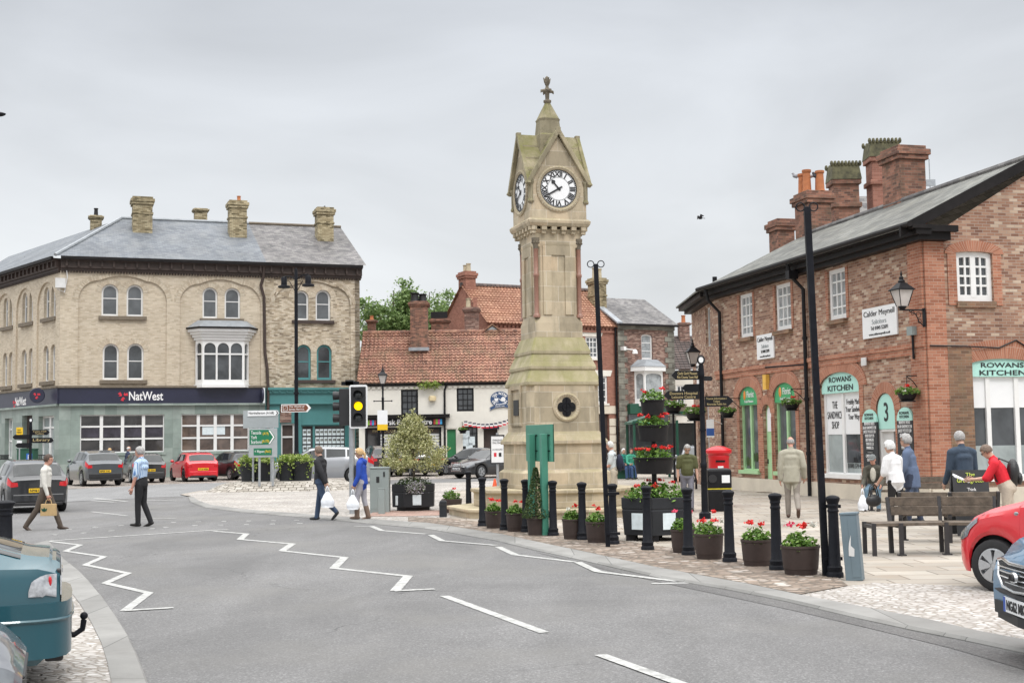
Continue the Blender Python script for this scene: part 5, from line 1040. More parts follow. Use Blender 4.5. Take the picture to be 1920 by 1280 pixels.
# eaves and roof
mb = MB(); mb.box(cuA, .35, -.28, 0, zEa + .0, zEa + .12); mb.box(cuA, .45, -.42, 0, zEa + .12, zEa + .26); mb.box(cuA, .5, -.55, 0, zEa + .26, zEa + .36); mb.T = GM; mb.box(-.0, .62, -.3, -.002, zEa + .01, zEa + .355); mb.box(-.0, .75, -.45, -.3, zEa + .2, zEa + .358); mb.T = CM; mb.box(0, LC, -.28, 0, zEa, zEa + .12); mb.box(0, LC, -.5, 0, zEa + .12, zEa + .355); mb.build('eaves', M['eave_black'], hall)
mb = MB(); mb.tube([(cuA - .05, -.62, zEa + .36), (.5, -.62, zEa + .36)], .075, 8); mb.build('gutter', M['eave_black'], hall)
zR0 = zEa + .40; kk = (zAp - zEa) / gh
def rf(t_, b_, z): # t_ along A (away), b_ along B
    p = AO + aD * t_ + BDir * b_; q = Matrix.Rotation(-AF.rz, 4, 'Z') @ (p - AO); return (q.x, q.y, z)
E0 = rf(-.16, -.65, zR0 - .12); E1 = rf(LA + .2, -.65, zR0 - .12); R0_ = rf(-.16, gh, zAp + .32); R1 = rf(LA - .5, gh, zAp + .32); FE0 = rf(-.16, GWd + .6, zR0 - .12); FE1 = rf(LA + 2, GWd + .6, zR0 - .12)
ce_ = Matrix.Rotation(-AF.rz, 4, 'Z') @ (pC + Vector((-.55, .4, 0)) - AO); CE = (ce_.x, ce_.y, zR0 - .12); e1w = Matrix.Rotation(-AF.rz, 4, 'Z') @ (pA + Vector((-.64, .1, 0)) - AO); E1 = (e1w.x, e1w.y, zR0 - .12)
mb = MB(); mb.slab([E0, E1, R1, R0_], (0, 0, .06)); mb.slab([R0_, R1, FE1, FE0], (0, 0, .06)); mb.build('roof', M['slate_pale'], hall); mb = MB(); mb.slab([E1, CE, R1], (0, 0, .06)); mb.slab([CE, FE1, R1], (0, 0, .06)); mb.build('hip_roof', M['slate_pale'], hall)
mb = MB(); mb.tube([Vector(R0_) + Vector((0, 0, .08)), Vector(R1) + Vector((0, 0, .08))], .1, 8); mb.build('ridge_tiles', M['slate_brown'], hall)
mb = MB()
for a, b in ((rf(-.2, -.7, zR0 - .14), rf(-.2, gh, zAp + .32)), (rf(-.2, gh, zAp + .32), rf(-.2, GWd + .6, zR0 - .14))):
    a = Vector(a); b = Vector(b); mb.slab([a + Vector((0, 0, -.18)), b + Vector((0, 0, -.18)), b + Vector((0, 0, .1)), a + Vector((0, 0, .1))], Vector(rf(-.3, 0, 0)) - Vector(rf(-.38, 0, 0)))
mb.build('barge_board', M['eave_black'], hall)
def on_ridge(px, b_):
    """distance along A where a vertical plane b_ metres behind wall A is seen in column px"""
    o = AO + BDir * b_; r_ = ray(px, 450); t = (r_.x * o.y - r_.y * o.x) / (r_.y * aD.x - r_.x * aD.y); return t
def zat(px, py, t_, b_): p = AO + aD * t_ + BDir * b_; return D(px, py, p.y).z
def hall_chim(px, pyt, wpx, b_, pots=(), mid=True, m='red_chim', zb=7.3):
    t_ = on_ridge(px, b_); p = rf(t_, b_, 0); Y = (AO + aD * t_ + BDir * b_).y; wd = wpx * Y / FPX * .8; return chimney(hall, p[0], p[1], zb, zat(px, pyt, t_, b_), wd, wd * .85, M[m], pots, cap=.2, mid=mid, pr=.16)
hall_chim(1699, 279, 80, 3.5, (), False, zb=7.0); hall_chim(1526, 362, 70, 3.4, ((-.35, -.2, .75), (.05, .25, .75), (.1, -.25, .8), (.4, .1, .72)), False); hall_chim(1466, 413, 50, 3.7, (), False)
# rainwater pipes, signs, lamp bracket furniture on the walls
for px in (1352,):
    u = AF.u(px, 700, -.1); mb = MB(); mb.tube([(u, -.6, zEa + .3), (u, -.5, zEa - .1), (u, -.1, zEa - .5), (u, -.1, 0)], .06, 8); mb.build('downpipe', M['black'], hall, smooth=True)
u = AF.u(1511, 700, -.1); mb = MB(); mb.tube([(u, -.6, zEa + .3), (u, -.5, zEa - .05), (u, -.1, zEa - .45), (u, -.1, 0)], .06, 8); mb.box(u - .12, u + .12, -.6, -.3, zEa - .15, zEa + .1)
for z in (1.2, 2.8, 4.6): mb.lathe([(.08, 0), (.08, .1)], 8, (u, -.1, z))
mb.build('downpipe', M['black'], hall, smooth=True)
def wall_sign(px0, px1, pyt, pyb, fr, T, lines, wf):
    pm = (px0 + px1) / 2; u0, u1 = fr.u(px0, 620, -.05), fr.u(px1, 620, -.05); z0, z1 = fr.uz(pm, pyb, -.05)[1], fr.uz(pm, pyt, -.05)[1]; mb = MB(); mb.T = T; mb.box(u0, u1, -.05, -.008, z0, z1); s_ = mb.build('wall_sign', M['white_sheet'], hall)
    for tx, f, sz_, wf_ in lines: text('lettering', tx, sz_, M['text_black'] if f > .6 or f < .4 else M['sign_grey'], s_, T @ TM((u0 + u1) / 2, -.055, z0 + (z1 - z0) * f), wfit=(u1 - u0) * wf_, hfit=(z1 - z0) * sz_)
sol = [('Calder Meynell', .78, .24, .9), ('Solicitors', .52, .16, .42), ('Tel: 01845 522691', .31, .12, .5), ('www.caldermeynell.co.uk', .1, .1, .62)]
wall_sign(1617.5, 1682, 574, 631, AF, I4, sol, 1); wall_sign(1418, 1449.5, 626.5, 672.5, AF, I4, sol, 1)
mb = MB(); mb.T = CM; mb.box(1.2, 2.2, -.05, -.01, zu0 - 1.4, zu0 - .4); mb.build('wall_sign', M['white_sheet'], hall)
u, z = AF.uz(1620, 677, -.1); MB().box(u - .13, u + .13, -.12, -.09, z - .12, z + .1).build('alarm_box', M['white_old'], hall)
u, z = AF.uz(1435, 717, -.1); MB().box(u - .12, u + .12, -.14, -.01, z - .22, z + .25).build('alarm_box', mat('yellow alarm', (.75, .45, .08), .5), hall)
u, z = AF.uz(1712, 621, -.1); mb = MB(); mb.box(u - .14, u + .12, -.2, -.07, z - .1, z + .12); mb.build('junction_box', M['cab_grey'], hall)
mb = MB(); mb.tube([(u, -.12, z - .1), (u - .02, -.1, z - .7)], .03, 6); mb.T = GM; P = [(.05, -.1, z - .4), (1.2, -.1, z - .42), (2.0, -.06, z - .45), (2.5, -.06, z - .25), (2.9, -.06, z - .48), (4, -.05, z - .42), (6, -.05, z - .42)]; mb.tube(P, .02, 6); mb.build('wall_cable', M['black'], hall)
u0, z = AF.uz(1469, 688.5, -.1); u1 = AF.u(1508, 688, -.1); mb = MB(); mb.tube([(u0, -.7, z), (u1, -.08, z)], .025, 6); mb.build('sign_bracket', M['iron'], hall)
# building behind with crowned stacks
RB = thing('rear_building', 'slate roofed brick building with crowned chimney stacks behind the market hall', 'building', (14.5, 52, 0), 0)
def rear(px, pyt, pyb, wpx, Y, crown=True, m='red_chim', par=RB):
    p = D(px, 500, Y); wd = wpx * Y / FPX; z1 = D(px, pyt, Y).z; x, y = p.x - 14.5, Y - 52; mb = MB(); h = wd / 2; hc = .9 if crown else .3
    mb.box(x - h * .86, x + h * .86, y - h * .7, y + h * .7, 4, z1 - hc); mb.box(x - h * 1.0, x + h * 1.0, y - h * .85, y + h * .85, z1 - hc - .9, z1 - hc - .72); mb.box(x - h, x + h, y - h * .85, y + h * .85, z1 - hc, z1 - hc + .18); c_ = mb.build('chimney', M[m], par, bevel=.02)
    mb = MB(); n = 9; mb.frust(x - h * 1.02, x + h * 1.02, y - h * .9, y + h * .9, z1 - hc + .18, z1 - .12, .08, .08)
    for k in range(n): a = x - h * .95 + k * h * 1.9 / (n - 1); mb.sph((a, y - h * .75, z1 - .1), .07, .1, .12, 6, 4); mb.sph((a, y + h * .75, z1 - .1), .07, .1, .12, 6, 4)
    mb.build('chimney_crown', M['crown'], c_)
rear(1587, 306, 420, 56, 50); rear(1661, 264, 400, 60, 50, True, 'red_plain')
a = D(1560, 425, 50.5); b = D(1655, 425, 50.5); zt = D(1640, 368, 53).z; mb = MB(); mb.slab([(a.x - 14.5 - 1, -1.2, a.z - .6), (b.x - 14.5 + 1, -1.2, a.z - .6), (b.x - 14.5 + .5, 1.5, zt), (a.x - 14.5 + .8, 1.5, zt)], (0, 0, .1)); mb.build('roof', M['slate_brown'], RB); mb = MB(); mb.box(a.x - 15, b.x - 13.5, -1, 3, 0, a.z - .8); mb.build('wall', M['dark_brick'], RB)
p = D(1340, 520, 49.5); mb = MB(); mb.tube([(p.x - 14.5, -2.5, 6), (p.x - 14.5, -2.5, D(1340, 519, 49.5).z)], .09, 8); mb.build('flue_pipe', M['black'], RB)
# clock tower
TP = D(1038.5, 900, 31.4); TW = thing('clock_tower', 'weathered sandstone clock tower with cross gables, finial and stepped base', 'clock tower', (TP.x, TP.y, 0), R(17))
kz = lambda py: D(1036, py, 31.0).z
def loop8(s, c, z): return [(s - c, -s, z), (s, -s + c, z), (s, s - c, z), (s - c, s, z), (-s + c, s, z), (-s, s - c, z), (-s, -s + c, z), (-s + c, -s, z)]
def loft(mb, loops, cap=True):
    n = len(loops[0]); P = [p for l in loops for p in l]; fs = [(i * n + j, i * n + (j + 1) % n, (i + 1) * n + (j + 1) % n, (i + 1) * n + j) for i in range(len(loops) - 1) for j in range(n)]
    if cap: fs.append(tuple(range((len(loops) - 1) * n, len(loops) * n))); fs.append(tuple(range(n - 1, -1, -1)))
    mb.add(P, fs)
def octa(a, z): r_ = a / math.cos(math.pi / 8); return [(r_ * math.cos(math.pi / 8 + k * math.pi / 4), r_ * math.sin(math.pi / 8 + k * math.pi / 4), z) for k in range(8)]
za, zb_, zc = kz(975), kz(947), kz(914)
mb = MB(); loft(mb, [octa(2.36, -.1), octa(2.36, zb_ - .09), octa(2.42, zb_ - .07), octa(2.42, zb_)]); mb.build('step', M['ashlar'], TW, bevel=.02)
mb = MB(); loft(mb, [octa(1.80, zb_ + .002), octa(1.80, zc - .1), octa(1.87, zc - .08), octa(1.87, zc)]); mb.build('step', M['ashlar'], TW, bevel=.02)
z1, z2, z3, z4, z5 = kz(880), kz(832), kz(808), kz(723), kz(720)
mb = MB(); loft(mb, [loop8(1.08, .1, zc + .002), loop8(1.08, .1, z1 - .06), loop8(1.0, .1, z1), loop8(.985, .1, z1 + .002), loop8(.985, .1, z2), loop8(1.05, .12, z2 + .003), loop8(1.05, .12, z2 + .07), loop8(.9, .14, z3), loop8(.9, .16, z4)]); mb.build('base', M['ashlar'], TW, bevel=.012)
t1, t2, t3, t4 = kz(720), kz(691), kz(662), kz(634)
mb = MB()
for za_, zb2, sa, sb in ((t1, t2, .93, .79), (t2, t3, .845, .70), (t3, t4, .745, .62)):
    loft(mb, [loop8(sa - .04, .05, za_ - .06), loop8(sa, .05, za_ - .03), loop8(sa, .05, za_ + .035), loop8(sb, .03, zb2 + .003)])
mb.build('weathering', M['ashlar_tier'], TW, bevel=.01)
s = .595; zs = kz(440)
mb = MB(); loft(mb, [loop8(s, .02, t4), loop8(s, .02, t4 + .35), loop8(s - .02, .14, t4 + .5), loop8(s - .02, .14, zs - .35), loop8(s, .02, zs - .25), loop8(s, .02, zs)]); mb.build('shaft', M['ashlar'], TW, bevel=.01)
# sunk panel frames and granite corner shafts
mb = MB()
for k in range(4):
    mb.T = Matrix.Rotation(k * math.pi / 2, 4, 'Z'); y = -s + .02
    for x0, x1 in ((-.38, -.17), (.17, .38)): mb.box(x0, x1, y - .035, y + .01, t4 + .55, zs - .3)
    mb.box(-.17, .17, y - .034, y + .01, zs - .52, zs - .3)
mb.build('panel_frame', M['ashlar'], TW)
for k in range(4):
    a = math.pi / 4 + k * math.pi / 2; x, y = math.copysign(s - .055, math.cos(a)), math.copysign(s - .055, math.sin(a))
    mb = MB(); mb.lathe([(.085, 0), (.085, .05), (.06, .09), (.055, .1), (.055, .96), (.07, .98), (.07, 1.04), (.055, 1.06), (.055, 1.62), (.065, 1.64)], 12, (x, y, t4 + .48)); c_ = mb.build('corner_shaft', M['porphyry'], TW, smooth=True)
    mb = MB(); mb.lathe([(.06, 0), (.06, .05), (.085, .16), (.1, .2), (.1, .26)], 10, (x, y, t4 + 2.12)); 
    for q in range(8): mb.sph((x + .08 * math.cos(q * .785), y + .08 * math.sin(q * .785), t4 + 2.27), .03, n=6, m=4)
    mb.build('capital', M['stone_dark'], c_, smooth=True)
# corbel table
zk0, zk1 = kz(440), kz(418); mb = MB(); loft(mb, [loop8(.6, .02, zk0 - .002), loop8(.64, .02, zk0 + .08), loop8(.64, .02, zk0 + .1)]); loft(mb, [loop8(.74, .02, zk1 - .13), loop8(.78, .02, zk1 - .06), loop8(.79, .02, zk1), loop8(.74, .02, zk1 + .05)])
for k in range(4):
    mb.T = Matrix.Rotation(k * math.pi / 2, 4, 'Z')
    for i in range(6): x = -.62 + i * .248; mb.box(x - .065, x + .065, -.73, -.6, zk0 + .06, zk1 - .1); mb.box(x - .05, x + .05, -.69, -.6, zk0 - .02, zk0 + .06)
mb.build('corbel_table', M['ashlar'], TW, bevel=.008)
# clock stage with four gables
ze, za2 = kz(345), kz(252); hs_ = .71; mb = MB(); loft(mb, [loop8(hs_, .03, zk1 + .04), loop8(hs_, .03, ze)], False)
for k in range(4):
    mb.T = Matrix.Rotation(k * math.pi / 2, 4, 'Z'); mb.poly([(-hs_, -hs_ + .001, ze - .2), (hs_, -hs_ + .001, ze - .2), (hs_, -hs_ + .001, ze), (0, -hs_ + .001, za2 - .1), (-hs_, -hs_ + .001, ze)], up=(0, -1, 0)); 
mb.build('clock_stage', M['ashlar'], TW)
def gable_roof():
    L_ = .755; mb = MB()
    for k in range(2):
        mb.T = Matrix.Rotation(k * math.pi / 2, 4, 'Z')
        for sx in (-1, 1):
            for i in range(4):
                a0, a1 = i / 4, (i + 1) / 4; x0, x1 = .78 * (1 - a0), .78 * (1 - a1); q0 = ze - .07 + (za2 - ze + .12) * a0; q1 = ze - .07 + (za2 - ze + .12) * a1; lf = .035
                e0, e1 = -max(.78 * (1 - a0) - .03, .02), -max(.78 * (1 - a1) - .03, 0.0); yo = -L_ + .012 * i
                for sy in (1, -1): mb.slab([(sx * x0, sy * min(yo, e0 - .005), q0 + lf), (sx * x1, sy * min(yo, e1 - .005), q1), (sx * x1, sy * e1, q1), (sx * x0, sy * e0, q0 + lf)], (0, 0, -.1))
    return mb.build('gable_roof', M['ashlar_mossy'], TW)
gable_roof()
mb = MB()
for k in range(4):
    mb.T = Matrix.Rotation(k * math.pi / 2, 4, 'Z')
    for sx in (-1, 1): mb.bar((sx * .805, -.765, ze - .1), (0, -.765, za2 + .02), .09, .1)
    mb.box(-.055, .055, -.815, -.7, za2 - .05, za2 + .09)
    for sx in (-1, 1): mb.lathe([(.05, 0), (.07, .04), (.045, .1), (.045, .42), (.075, .5), (.075, .55)], 8, (sx * (hs_ - .03), -hs_ - .0, zk1 + .42))
mb.build('gable_coping', M['ashlar_mossy'], TW, bevel=.01)
zt0, zt1, zt2 = kz(252), kz(218), kz(186); mb = MB(); loft(mb, [loop8(.31, .01, za2 - .5), loop8(.31, .01, zt0 + .02), loop8(.27, .06, zt0 + .06), loop8(.25, .1, zt1 - .06), loop8(.265, .1, zt1), loop8(.25, .1, zt1 + .01), loop8(.06, .02, zt2)]); mb.build('turret', M['ashlar_mossy'], TW)
mb = MB(); zf = zt2 - .02; mb.lathe([(.06, 0), (.1, .05), (.1, .09), (.05, .11), (.06, .3), (.08, .36), (.05, .4), (.035, .46), (.06, .6), (.05, .66), (.01, .7)], 10, (0, 0, zf))
for k in range(4):
    a = k * math.pi / 2 + .2; c_, s_ = math.cos(a), math.sin(a); mb.tube([(0, 0, zf + .3), (.09 * c_, .09 * s_, zf + .33), (.16 * c_, .16 * s_, zf + .32), (.18 * c_, .18 * s_, zf + .27)], [.05, .045, .035, .01], 6); mb.tube([(0, 0, zf + .45), (.05 * c_, .05 * s_, zf + .55), (.1 * c_, .1 * s_, zf + .65)], [.035, .035, .008], 6)
mb.build('finial', M['stone_dark'], TW, smooth=True)
# dials on all four faces
zd = kz(358.5); rd = .455
def join_texts(objs, name, m, parent, Mx=None):
    mb = MB()
    for o in objs: mb.add([o.matrix_basis @ v.co for v in o.data.vertices], [list(p.vertices) for p in o.data.polygons]); bpy.data.objects.remove(o)
    return mb.build(name, m, parent, mat=Mx)
rom = ['XII', 'I', 'II', 'III', 'IIII', 'V', 'VI', 'VII', 'VIII', 'IX', 'X', 'XI']; dial_me = None
for k in range(4):
    T = Matrix.Rotation(k * math.pi / 2, 4, 'Z') @ Matrix.Translation((0, -hs_, zd)) @ Matrix.Rotation(R(90), 4, 'X')
    mb = MB(); mb.lathe([(rd + .1, -.02), (rd + .1, .035), (rd + .06, .055), (rd + .01, .03), (rd + .01, .0)], 40, cap=False); mb.build('dial_surround', M['ashlar'], TW, smooth=True, mat=T)
    mb = MB(); mb.lathe([(rd, 0), (rd, .014)], 48); d_ = mb.build('clock_dial', M['white_sheet'], TW, mat=T)
    if k == 0:
        objs = []
        for i, t_ in enumerate(rom):
            a = math.pi / 2 - i * math.pi / 6; o = text('numeral', t_, .16, M['text_black'], d_, Matrix.Translation((math.cos(a) * rd * .77, math.sin(a) * rd * .77, .017)) @ Matrix.Rotation(a - math.pi / 2, 4, 'Z'), hfit=.125, bold=.007, ext=.003); objs.append(o)
        mb = MB()
        for i in range(60):
            a = i * math.pi / 30; c_, s_ = math.cos(a), math.sin(a); q = [(c_ * r_ - s_ * w_, s_ * r_ + c_ * w_, .016) for r_, w_ in ((rd * .93, -.008), (rd * .995, -.008), (rd * .995, .008), (rd * .93, .008))]; mb.slab(q, (0, 0, .004))
        for r0, r1 in ((rd * .965, rd * 1.0), (rd * .915, rd * .93), (rd * .605, rd * .62)): mb.lathe([(r0, .015), (r1, .015), (r1, .0195), (r0, .0195), (r0, .015)], 48, cap=False)
        o2 = mb.build('x', M['text_black'], d_); nm = join_texts(objs + [o2], 'numerals', M['text_black'], d_); dial_me = nm.data
    else:
        nm = bpy.data.objects.new('numerals', dial_me); COL.objects.link(nm); nm.parent = d_
    for nme, a, ln, w0 in (('hour_hand', math.pi / 2 - (10 + 40 / 60) * math.pi / 6, rd * .6, .018), ('minute_hand', math.pi / 2 - 40 * math.pi / 30, rd * .9, .014)):
        mb = MB(); mb.T = Matrix.Rotation(a, 4, 'Z'); z = .024 if nme[0] == 'h' else .03
        if nme[0] == 'h': mb.slab([(-.06, -w0, z), (ln * .6, -w0, z), (ln * .68, -.05, z), (ln * .8, -.05, z), (ln, 0, z), (ln * .8, .05, z), (ln * .68, .05, z), (ln * .6, w0, z), (-.06, w0, z)], (0, 0, .005))
        else: mb.slab([(-.1, -w0 * 1.4, z), (ln * .7, -w0 * 1.5, z), (ln, 0, z), (ln * .7, w0 * 1.5, z), (-.1, w0 * 1.4, z)], (0, 0, .005))
        mb.lathe([(.035, z), (.035, z + .005)], 12); mb.build(nme, M['text_black'], d_)
# quatrefoil recess, its shade put in as a black slab, and bronze plaque
zq = kz(764); mb = MB(); mb.lathe([(.34, -.01), (.34, .03), (.3, .06), (.24, .02), (.24, -.0)], 28, cap=False); mb.build('window_moulding', M['ashlar'], TW, smooth=True, mat=Matrix.Translation((.04, -.9, zq)) @ Matrix.Rotation(R(90), 4, 'X'))
P = []
for i in range(48):
    t = 2 * math.pi * i / 48; r_ = .15 + .075 * abs(math.cos(2 * t)) ** .6; P.append((.04 + r_ * math.cos(t), -.915, zq + r_ * math.sin(t)))
mb = MB(); mb.slab(P, (0, .02, 0)); q_ = mb.build('quatrefoil', M['black'], TW)
mb = MB(); mb.tube([(.04 + .1 * math.cos(t), -.925, zq + .1 * math.sin(t)) for t in [i * math.pi / 8 for i in range(17)]], .012, 5); mb.bar((.04, -.925, zq - .2), (.04, -.925, zq + .2), .015); mb.bar((-.16, -.925, zq), (.24, -.925, zq), .015); mb.build('tracery', M['iron'], q_)
T = Matrix.Rotation(-math.pi / 2, 4, 'Z'); mb = MB(); mb.T = T; zp = kz(758); mb.ring(rectp(-.42, .42, zp - .5, zp + .45), rectp(-.32, .32, zp - .5, zp + .36), -.95, -.9); mb.build('plaque_frame', M['ashlar'], TW)
mb = MB(); mb.T = T; mb.box(-.2, .2, -.93, -.898, zp - .25, zp + .12); mb.build('plaque', M['slate_board'], TW); mb = MB()
for k in range(5): mb.T = T; mb.box(-.15, .15, -.936, -.931, zp - .2 + k * .065, zp - .17 + k * .065)
# plants: real leaves scattered through a volume
def leaves(mb, pts, size, up=.5, jit=.4, shape=1.5):
    for p in pts:
        s_ = size * rnd.uniform(1 - jit, 1 + jit); n = Vector((rnd.gauss(0, 1), rnd.gauss(0, 1), rnd.gauss(0, 1) + up * 2)); n.normalize()
        a = n.orthogonal().normalized(); a.rotate(Matrix.Rotation(rnd.uniform(0, 6.28), 3, n)); b = n.cross(a); p = Vector(p)
        mb.add([p - a * s_ * .5, p + b * s_ * .5 / shape + n * s_ * .08, p + a * s_ * .5, p - b * s_ * .5 / shape + n * s_ * .08], [(0, 1, 2, 3)])
def dome_pts(n, rx, ry, h, z0, lump=.3, c=(0, 0)):
    out_ = []
    while len(out_) < n:
        x, y, z = rnd.uniform(-1, 1), rnd.uniform(-1, 1), rnd.uniform(0, 1); d = math.sqrt(x * x + y * y + z * z)
        q = noise.noise(Vector((x * 2 + c[0] * 7 + n, y * 2 + c[1] * 5, z * 2)))
        if d < 1 + lump * q and d > .45: out_.append((c[0] + x * rx, c[1] + y * ry, z0 + z * h))
    return out_
def bloom(parent, x, y, z, r=.045, m='bloom_red', stem=.1, name='flower'):
    mb = MB(); leaves(mb, [(x + rnd.gauss(0, r * .45), y + rnd.gauss(0, r * .45), z + abs(rnd.gauss(0, r * .4))) for _ in range(34)], r * .75, .3, .3, 1.1); return mb.build(name, M[m], parent, uv=False)
def bedding(parent, rx, ry, h, z0, n, size, flowers, m='leaf_ger', c=(0, 0), lump=.3):
    mb = MB(); leaves(mb, dome_pts(n, rx, ry, h, z0, lump, c), size, .6); f_ = mb.build('foliage', M[m], parent, uv=False)
    for fx, fy, fz, fr, fm in flowers: bloom(parent, c[0] + fx, c[1] + fy, z0 + fz, fr, fm)
# bollards along the kerb
BOLL = [(905, 988, 'first bollard from the left of the tower steps, beside a brown tub'), (946.5, 995.4, 'second bollard left of the green board, between two brown tubs'), (986.5, 999, 'bollard half hidden by the clipped cone tree'), (1037.5, 1005.5, 'bollard just right of the green board back'), (1092.5, 1013.4, 'bollard in front of the tower steps between two brown tubs'), (1150, 1021.5, 'bollard strapped to the thin leaning ring topped pole'), (1214.5, 1032.2, 'bollard in front of the left face of the tiered planter'), (1291, 1042, 'bollard in front of the right end of the tiered planter'), (1368.5, 1055, 'bollard right of the tiered planter beside a brown tub'), (1457, 1070, 'bollard between the two rightmost brown tubs'), (1566, 1083, 'bollard next to the leaning grey steel pillar')]
def make_bollard(label):
    t = thing('bollard', label, 'bollard', group='black cast iron bollards along the kerb')
    mb = MB(); mb.lathe([(.105, -.05), (.105, .05), (.09, .07), (.095, .1), (.095, .125), (.075, .15), (.062, .8), (.07, .81), (.07, .83), (.062, .84), (.062, .87), (.07, .88), (.07, .9), (.064, .91)], 18); mb.build('post', M['iron'], t, smooth=True)
    mb = MB(); mb.lathe([(.066, .905), (.084, .95), (.09, .965), (.09, .98), (.07, 1.0), (.03, 1.012), (.004, 1.015)], 18); mb.build('cap', M['iron'], t, smooth=True); return t
b0 = None
for px, py, lb in BOLL:
    p = G(px, py - 1.5)
    lb = 'black cast iron ' + lb
    if b0 is None: b0 = make_bollard(lb); b0.location = p
    else: dup(b0, p, 0, lb)
p = GX(879, 32.8, 0); dup(b0, (p.x, p.y, 0), 0, 'black cast iron bollard standing alone left of the tower steps')
p = GX(8, 18.2, 0); dup(b0, (p.x, p.y, 0), 0, 'black bollard at the left edge behind the teal car', (1.5, 1.5, 1.02))
p = GX(831, 30.6, 0); t = thing('marker_post', 'short dark square post beside the small planter left of the tower', 'post', p); mb = MB(); mb.box(-.085, .085, -.085, .085, -.05, .36); mb.frust(-.085, .085, -.085, .085, .361, .39, .03, .03); mb.build('post', M['planter_grey'], t, bevel=.01); MB().box(-.09, .09, -.09, -.086, .26, .33).build('reflector_band', M['trim'], t)
# brown flower tubs
def make_tub(label, p, dia, h, flowers, seed):
    rnd.seed(seed); t = thing('flower_tub', label, 'planter', p, rnd.random() * 3, 'brown flower tubs along the kerb'); r_ = dia / 2
    mb = MB(); mb.lathe([(r_ * .8, 0), (r_ * .85, h * .2), (r_ * .87, h * .21), (r_ * .88, h * .25), (r_ * .96, h * .9), (r_ * 1.0, h * .92), (r_, h), (r_ * .92, h), (r_ * .9, h * .85)], 24, cap=False); mb.build('tub', M['brown_plastic'], t, smooth=True)
    mb = MB(); mb.lathe([(.001, h * .86), (r_ * .91, h * .86)], 16, cap=False); mb.build('soil', M['soil'], t); t.rotation_euler = (0, 0, 0)
    bedding(t, r_ * .93, r_ * .93, h * .62, h * .84, 420, .06, flowers); return t
rf_, pk_, wf_ = 'bloom_red', 'bloom_pink', 'bloom_white'
make_tub('brown tub of red geraniums at the left end of the row beside the first bollard', G(926, 990), .36, .35, [(-.03, -.1, .27, .05, rf_), (.1, -.1, .25, .05, rf_), (-.08, -.02, .3, .03, rf_)], 1)
make_tub('brown tub of red geraniums between two bollards left of the clipped cone tree', G(967, 996), .38, .36, [(.0, -.1, .27, .045, rf_), (.13, -.1, .26, .05, rf_)], 2)
make_tub('brown tub with one red and one white geranium right of the green board', G(1074, 1010.5), .38, .36, [(-.07, -.1, .22, .04, wf_), (.05, -.12, .28, .05, rf_)], 3)
make_tub('brown tub of red geraniums between the tower steps and the leaning ring topped pole', G(1120, 1016.8), .4, .36, [(.02, -.1, .26, .05, rf_), (-.05, .0, .32, .03, rf_)], 4)
make_tub('brown tub with pink geraniums in front of the tiered planter behind a bollard', G(1283, 1035.5), .42, .36, [(-.14, -.05, .32, .05, pk_), (.1, -.05, .3, .045, pk_), (.1, -.12, .22, .035, wf_)], 5)
make_tub('brown tub with three red geraniums right of the tiered planter', G(1330, 1047.5), .44, .37, [(-.1, -.12, .23, .06, rf_), (.07, -.14, .24, .055, rf_), (.08, .0, .36, .045, rf_), (.17, -.08, .22, .05, wf_)], 6)
make_tub('worn brown tub with two red geraniums, second from the right', G(1420, 1060), .44, .36, [(-.1, -.08, .27, .06, rf_), (.05, -.08, .25, .055, rf_)], 7)
make_tub('brown tub with pink and red geraniums at the foot of the tall square pole', G(1502, 1076.5), .5, .37, [(-.15, -.1, .31, .055, pk_), (.02, -.1, .29, .07, rf_), (.16, -.05, .3, .055, wf_)], 8)
p = G(1006, 1003); t = thing('clipped_cone_tree', 'clipped dark evergreen cone in a brown pot beside the green board', 'potted tree', p); mb = MB(); mb.lathe([(.15, 0), (.18, .3), (.19, .3), (.19, .35), (.165, .35), (.16, .3)], 20, cap=False); mb.build('pot', M['brown_plastic'], t, smooth=True); MB().lathe([(.001, .31), (.17, .31)], 12, cap=False).build('soil', M['soil'], t); mb = MB(); mb.tube([(0, 0, .3), (0, 0, 1.1)], .02, 6); mb.build('trunk', M['bark'], t)
P = []
for _ in range(2600): 
    h = rnd.random() ** 1.4; a = rnd.uniform(0, 6.28); r_ = (.23 * (1 - h) + .03) * (1 - .35 * rnd.random() ** 2) * (1 + .12 * noise.noise(Vector((a * 2, h * 6, 0)))); P.append((r_ * math.cos(a), r_ * math.sin(a), .33 + h * .92))
mb = MB(); leaves(mb, P, .04, .3); mb.build('crown', M['leaf_box'], t, uv=False)
# tiered flower tower
p = G(1236, 1015); p.y += .55; t = thing('tiered_planter', 'three tier planter of red geraniums on a black octagonal base box', 'planter', (p.x, p.y, 0)); YP = p.y
def ngon(n, r_, z, ph): return [(r_ * math.cos(2 * math.pi * k / n + ph), r_ * math.sin(2 * math.pi * k / n + ph), z) for k in range(n)]
ph = R(-40); mb = MB(); loft(mb, [ngon(6, .60, .1, ph), ngon(6, .635, .52, ph), ngon(6, .625, .54, ph), ngon(6, .64, .56, ph), ngon(6, .645, .74, ph), ngon(6, .6, .74, ph), ngon(6, .6, .66, ph)]); mb.build('base_box', M['planter_grey'], t, bevel=.008)
mb = MB(); 
for k in range(6): a = 2 * math.pi * k / 6 + ph; mb.box(.48 * math.cos(a) - .08, .48 * math.cos(a) + .08, .48 * math.sin(a) - .08, .48 * math.sin(a) + .08, 0, .12)
mb.build('feet', M['black'], t)
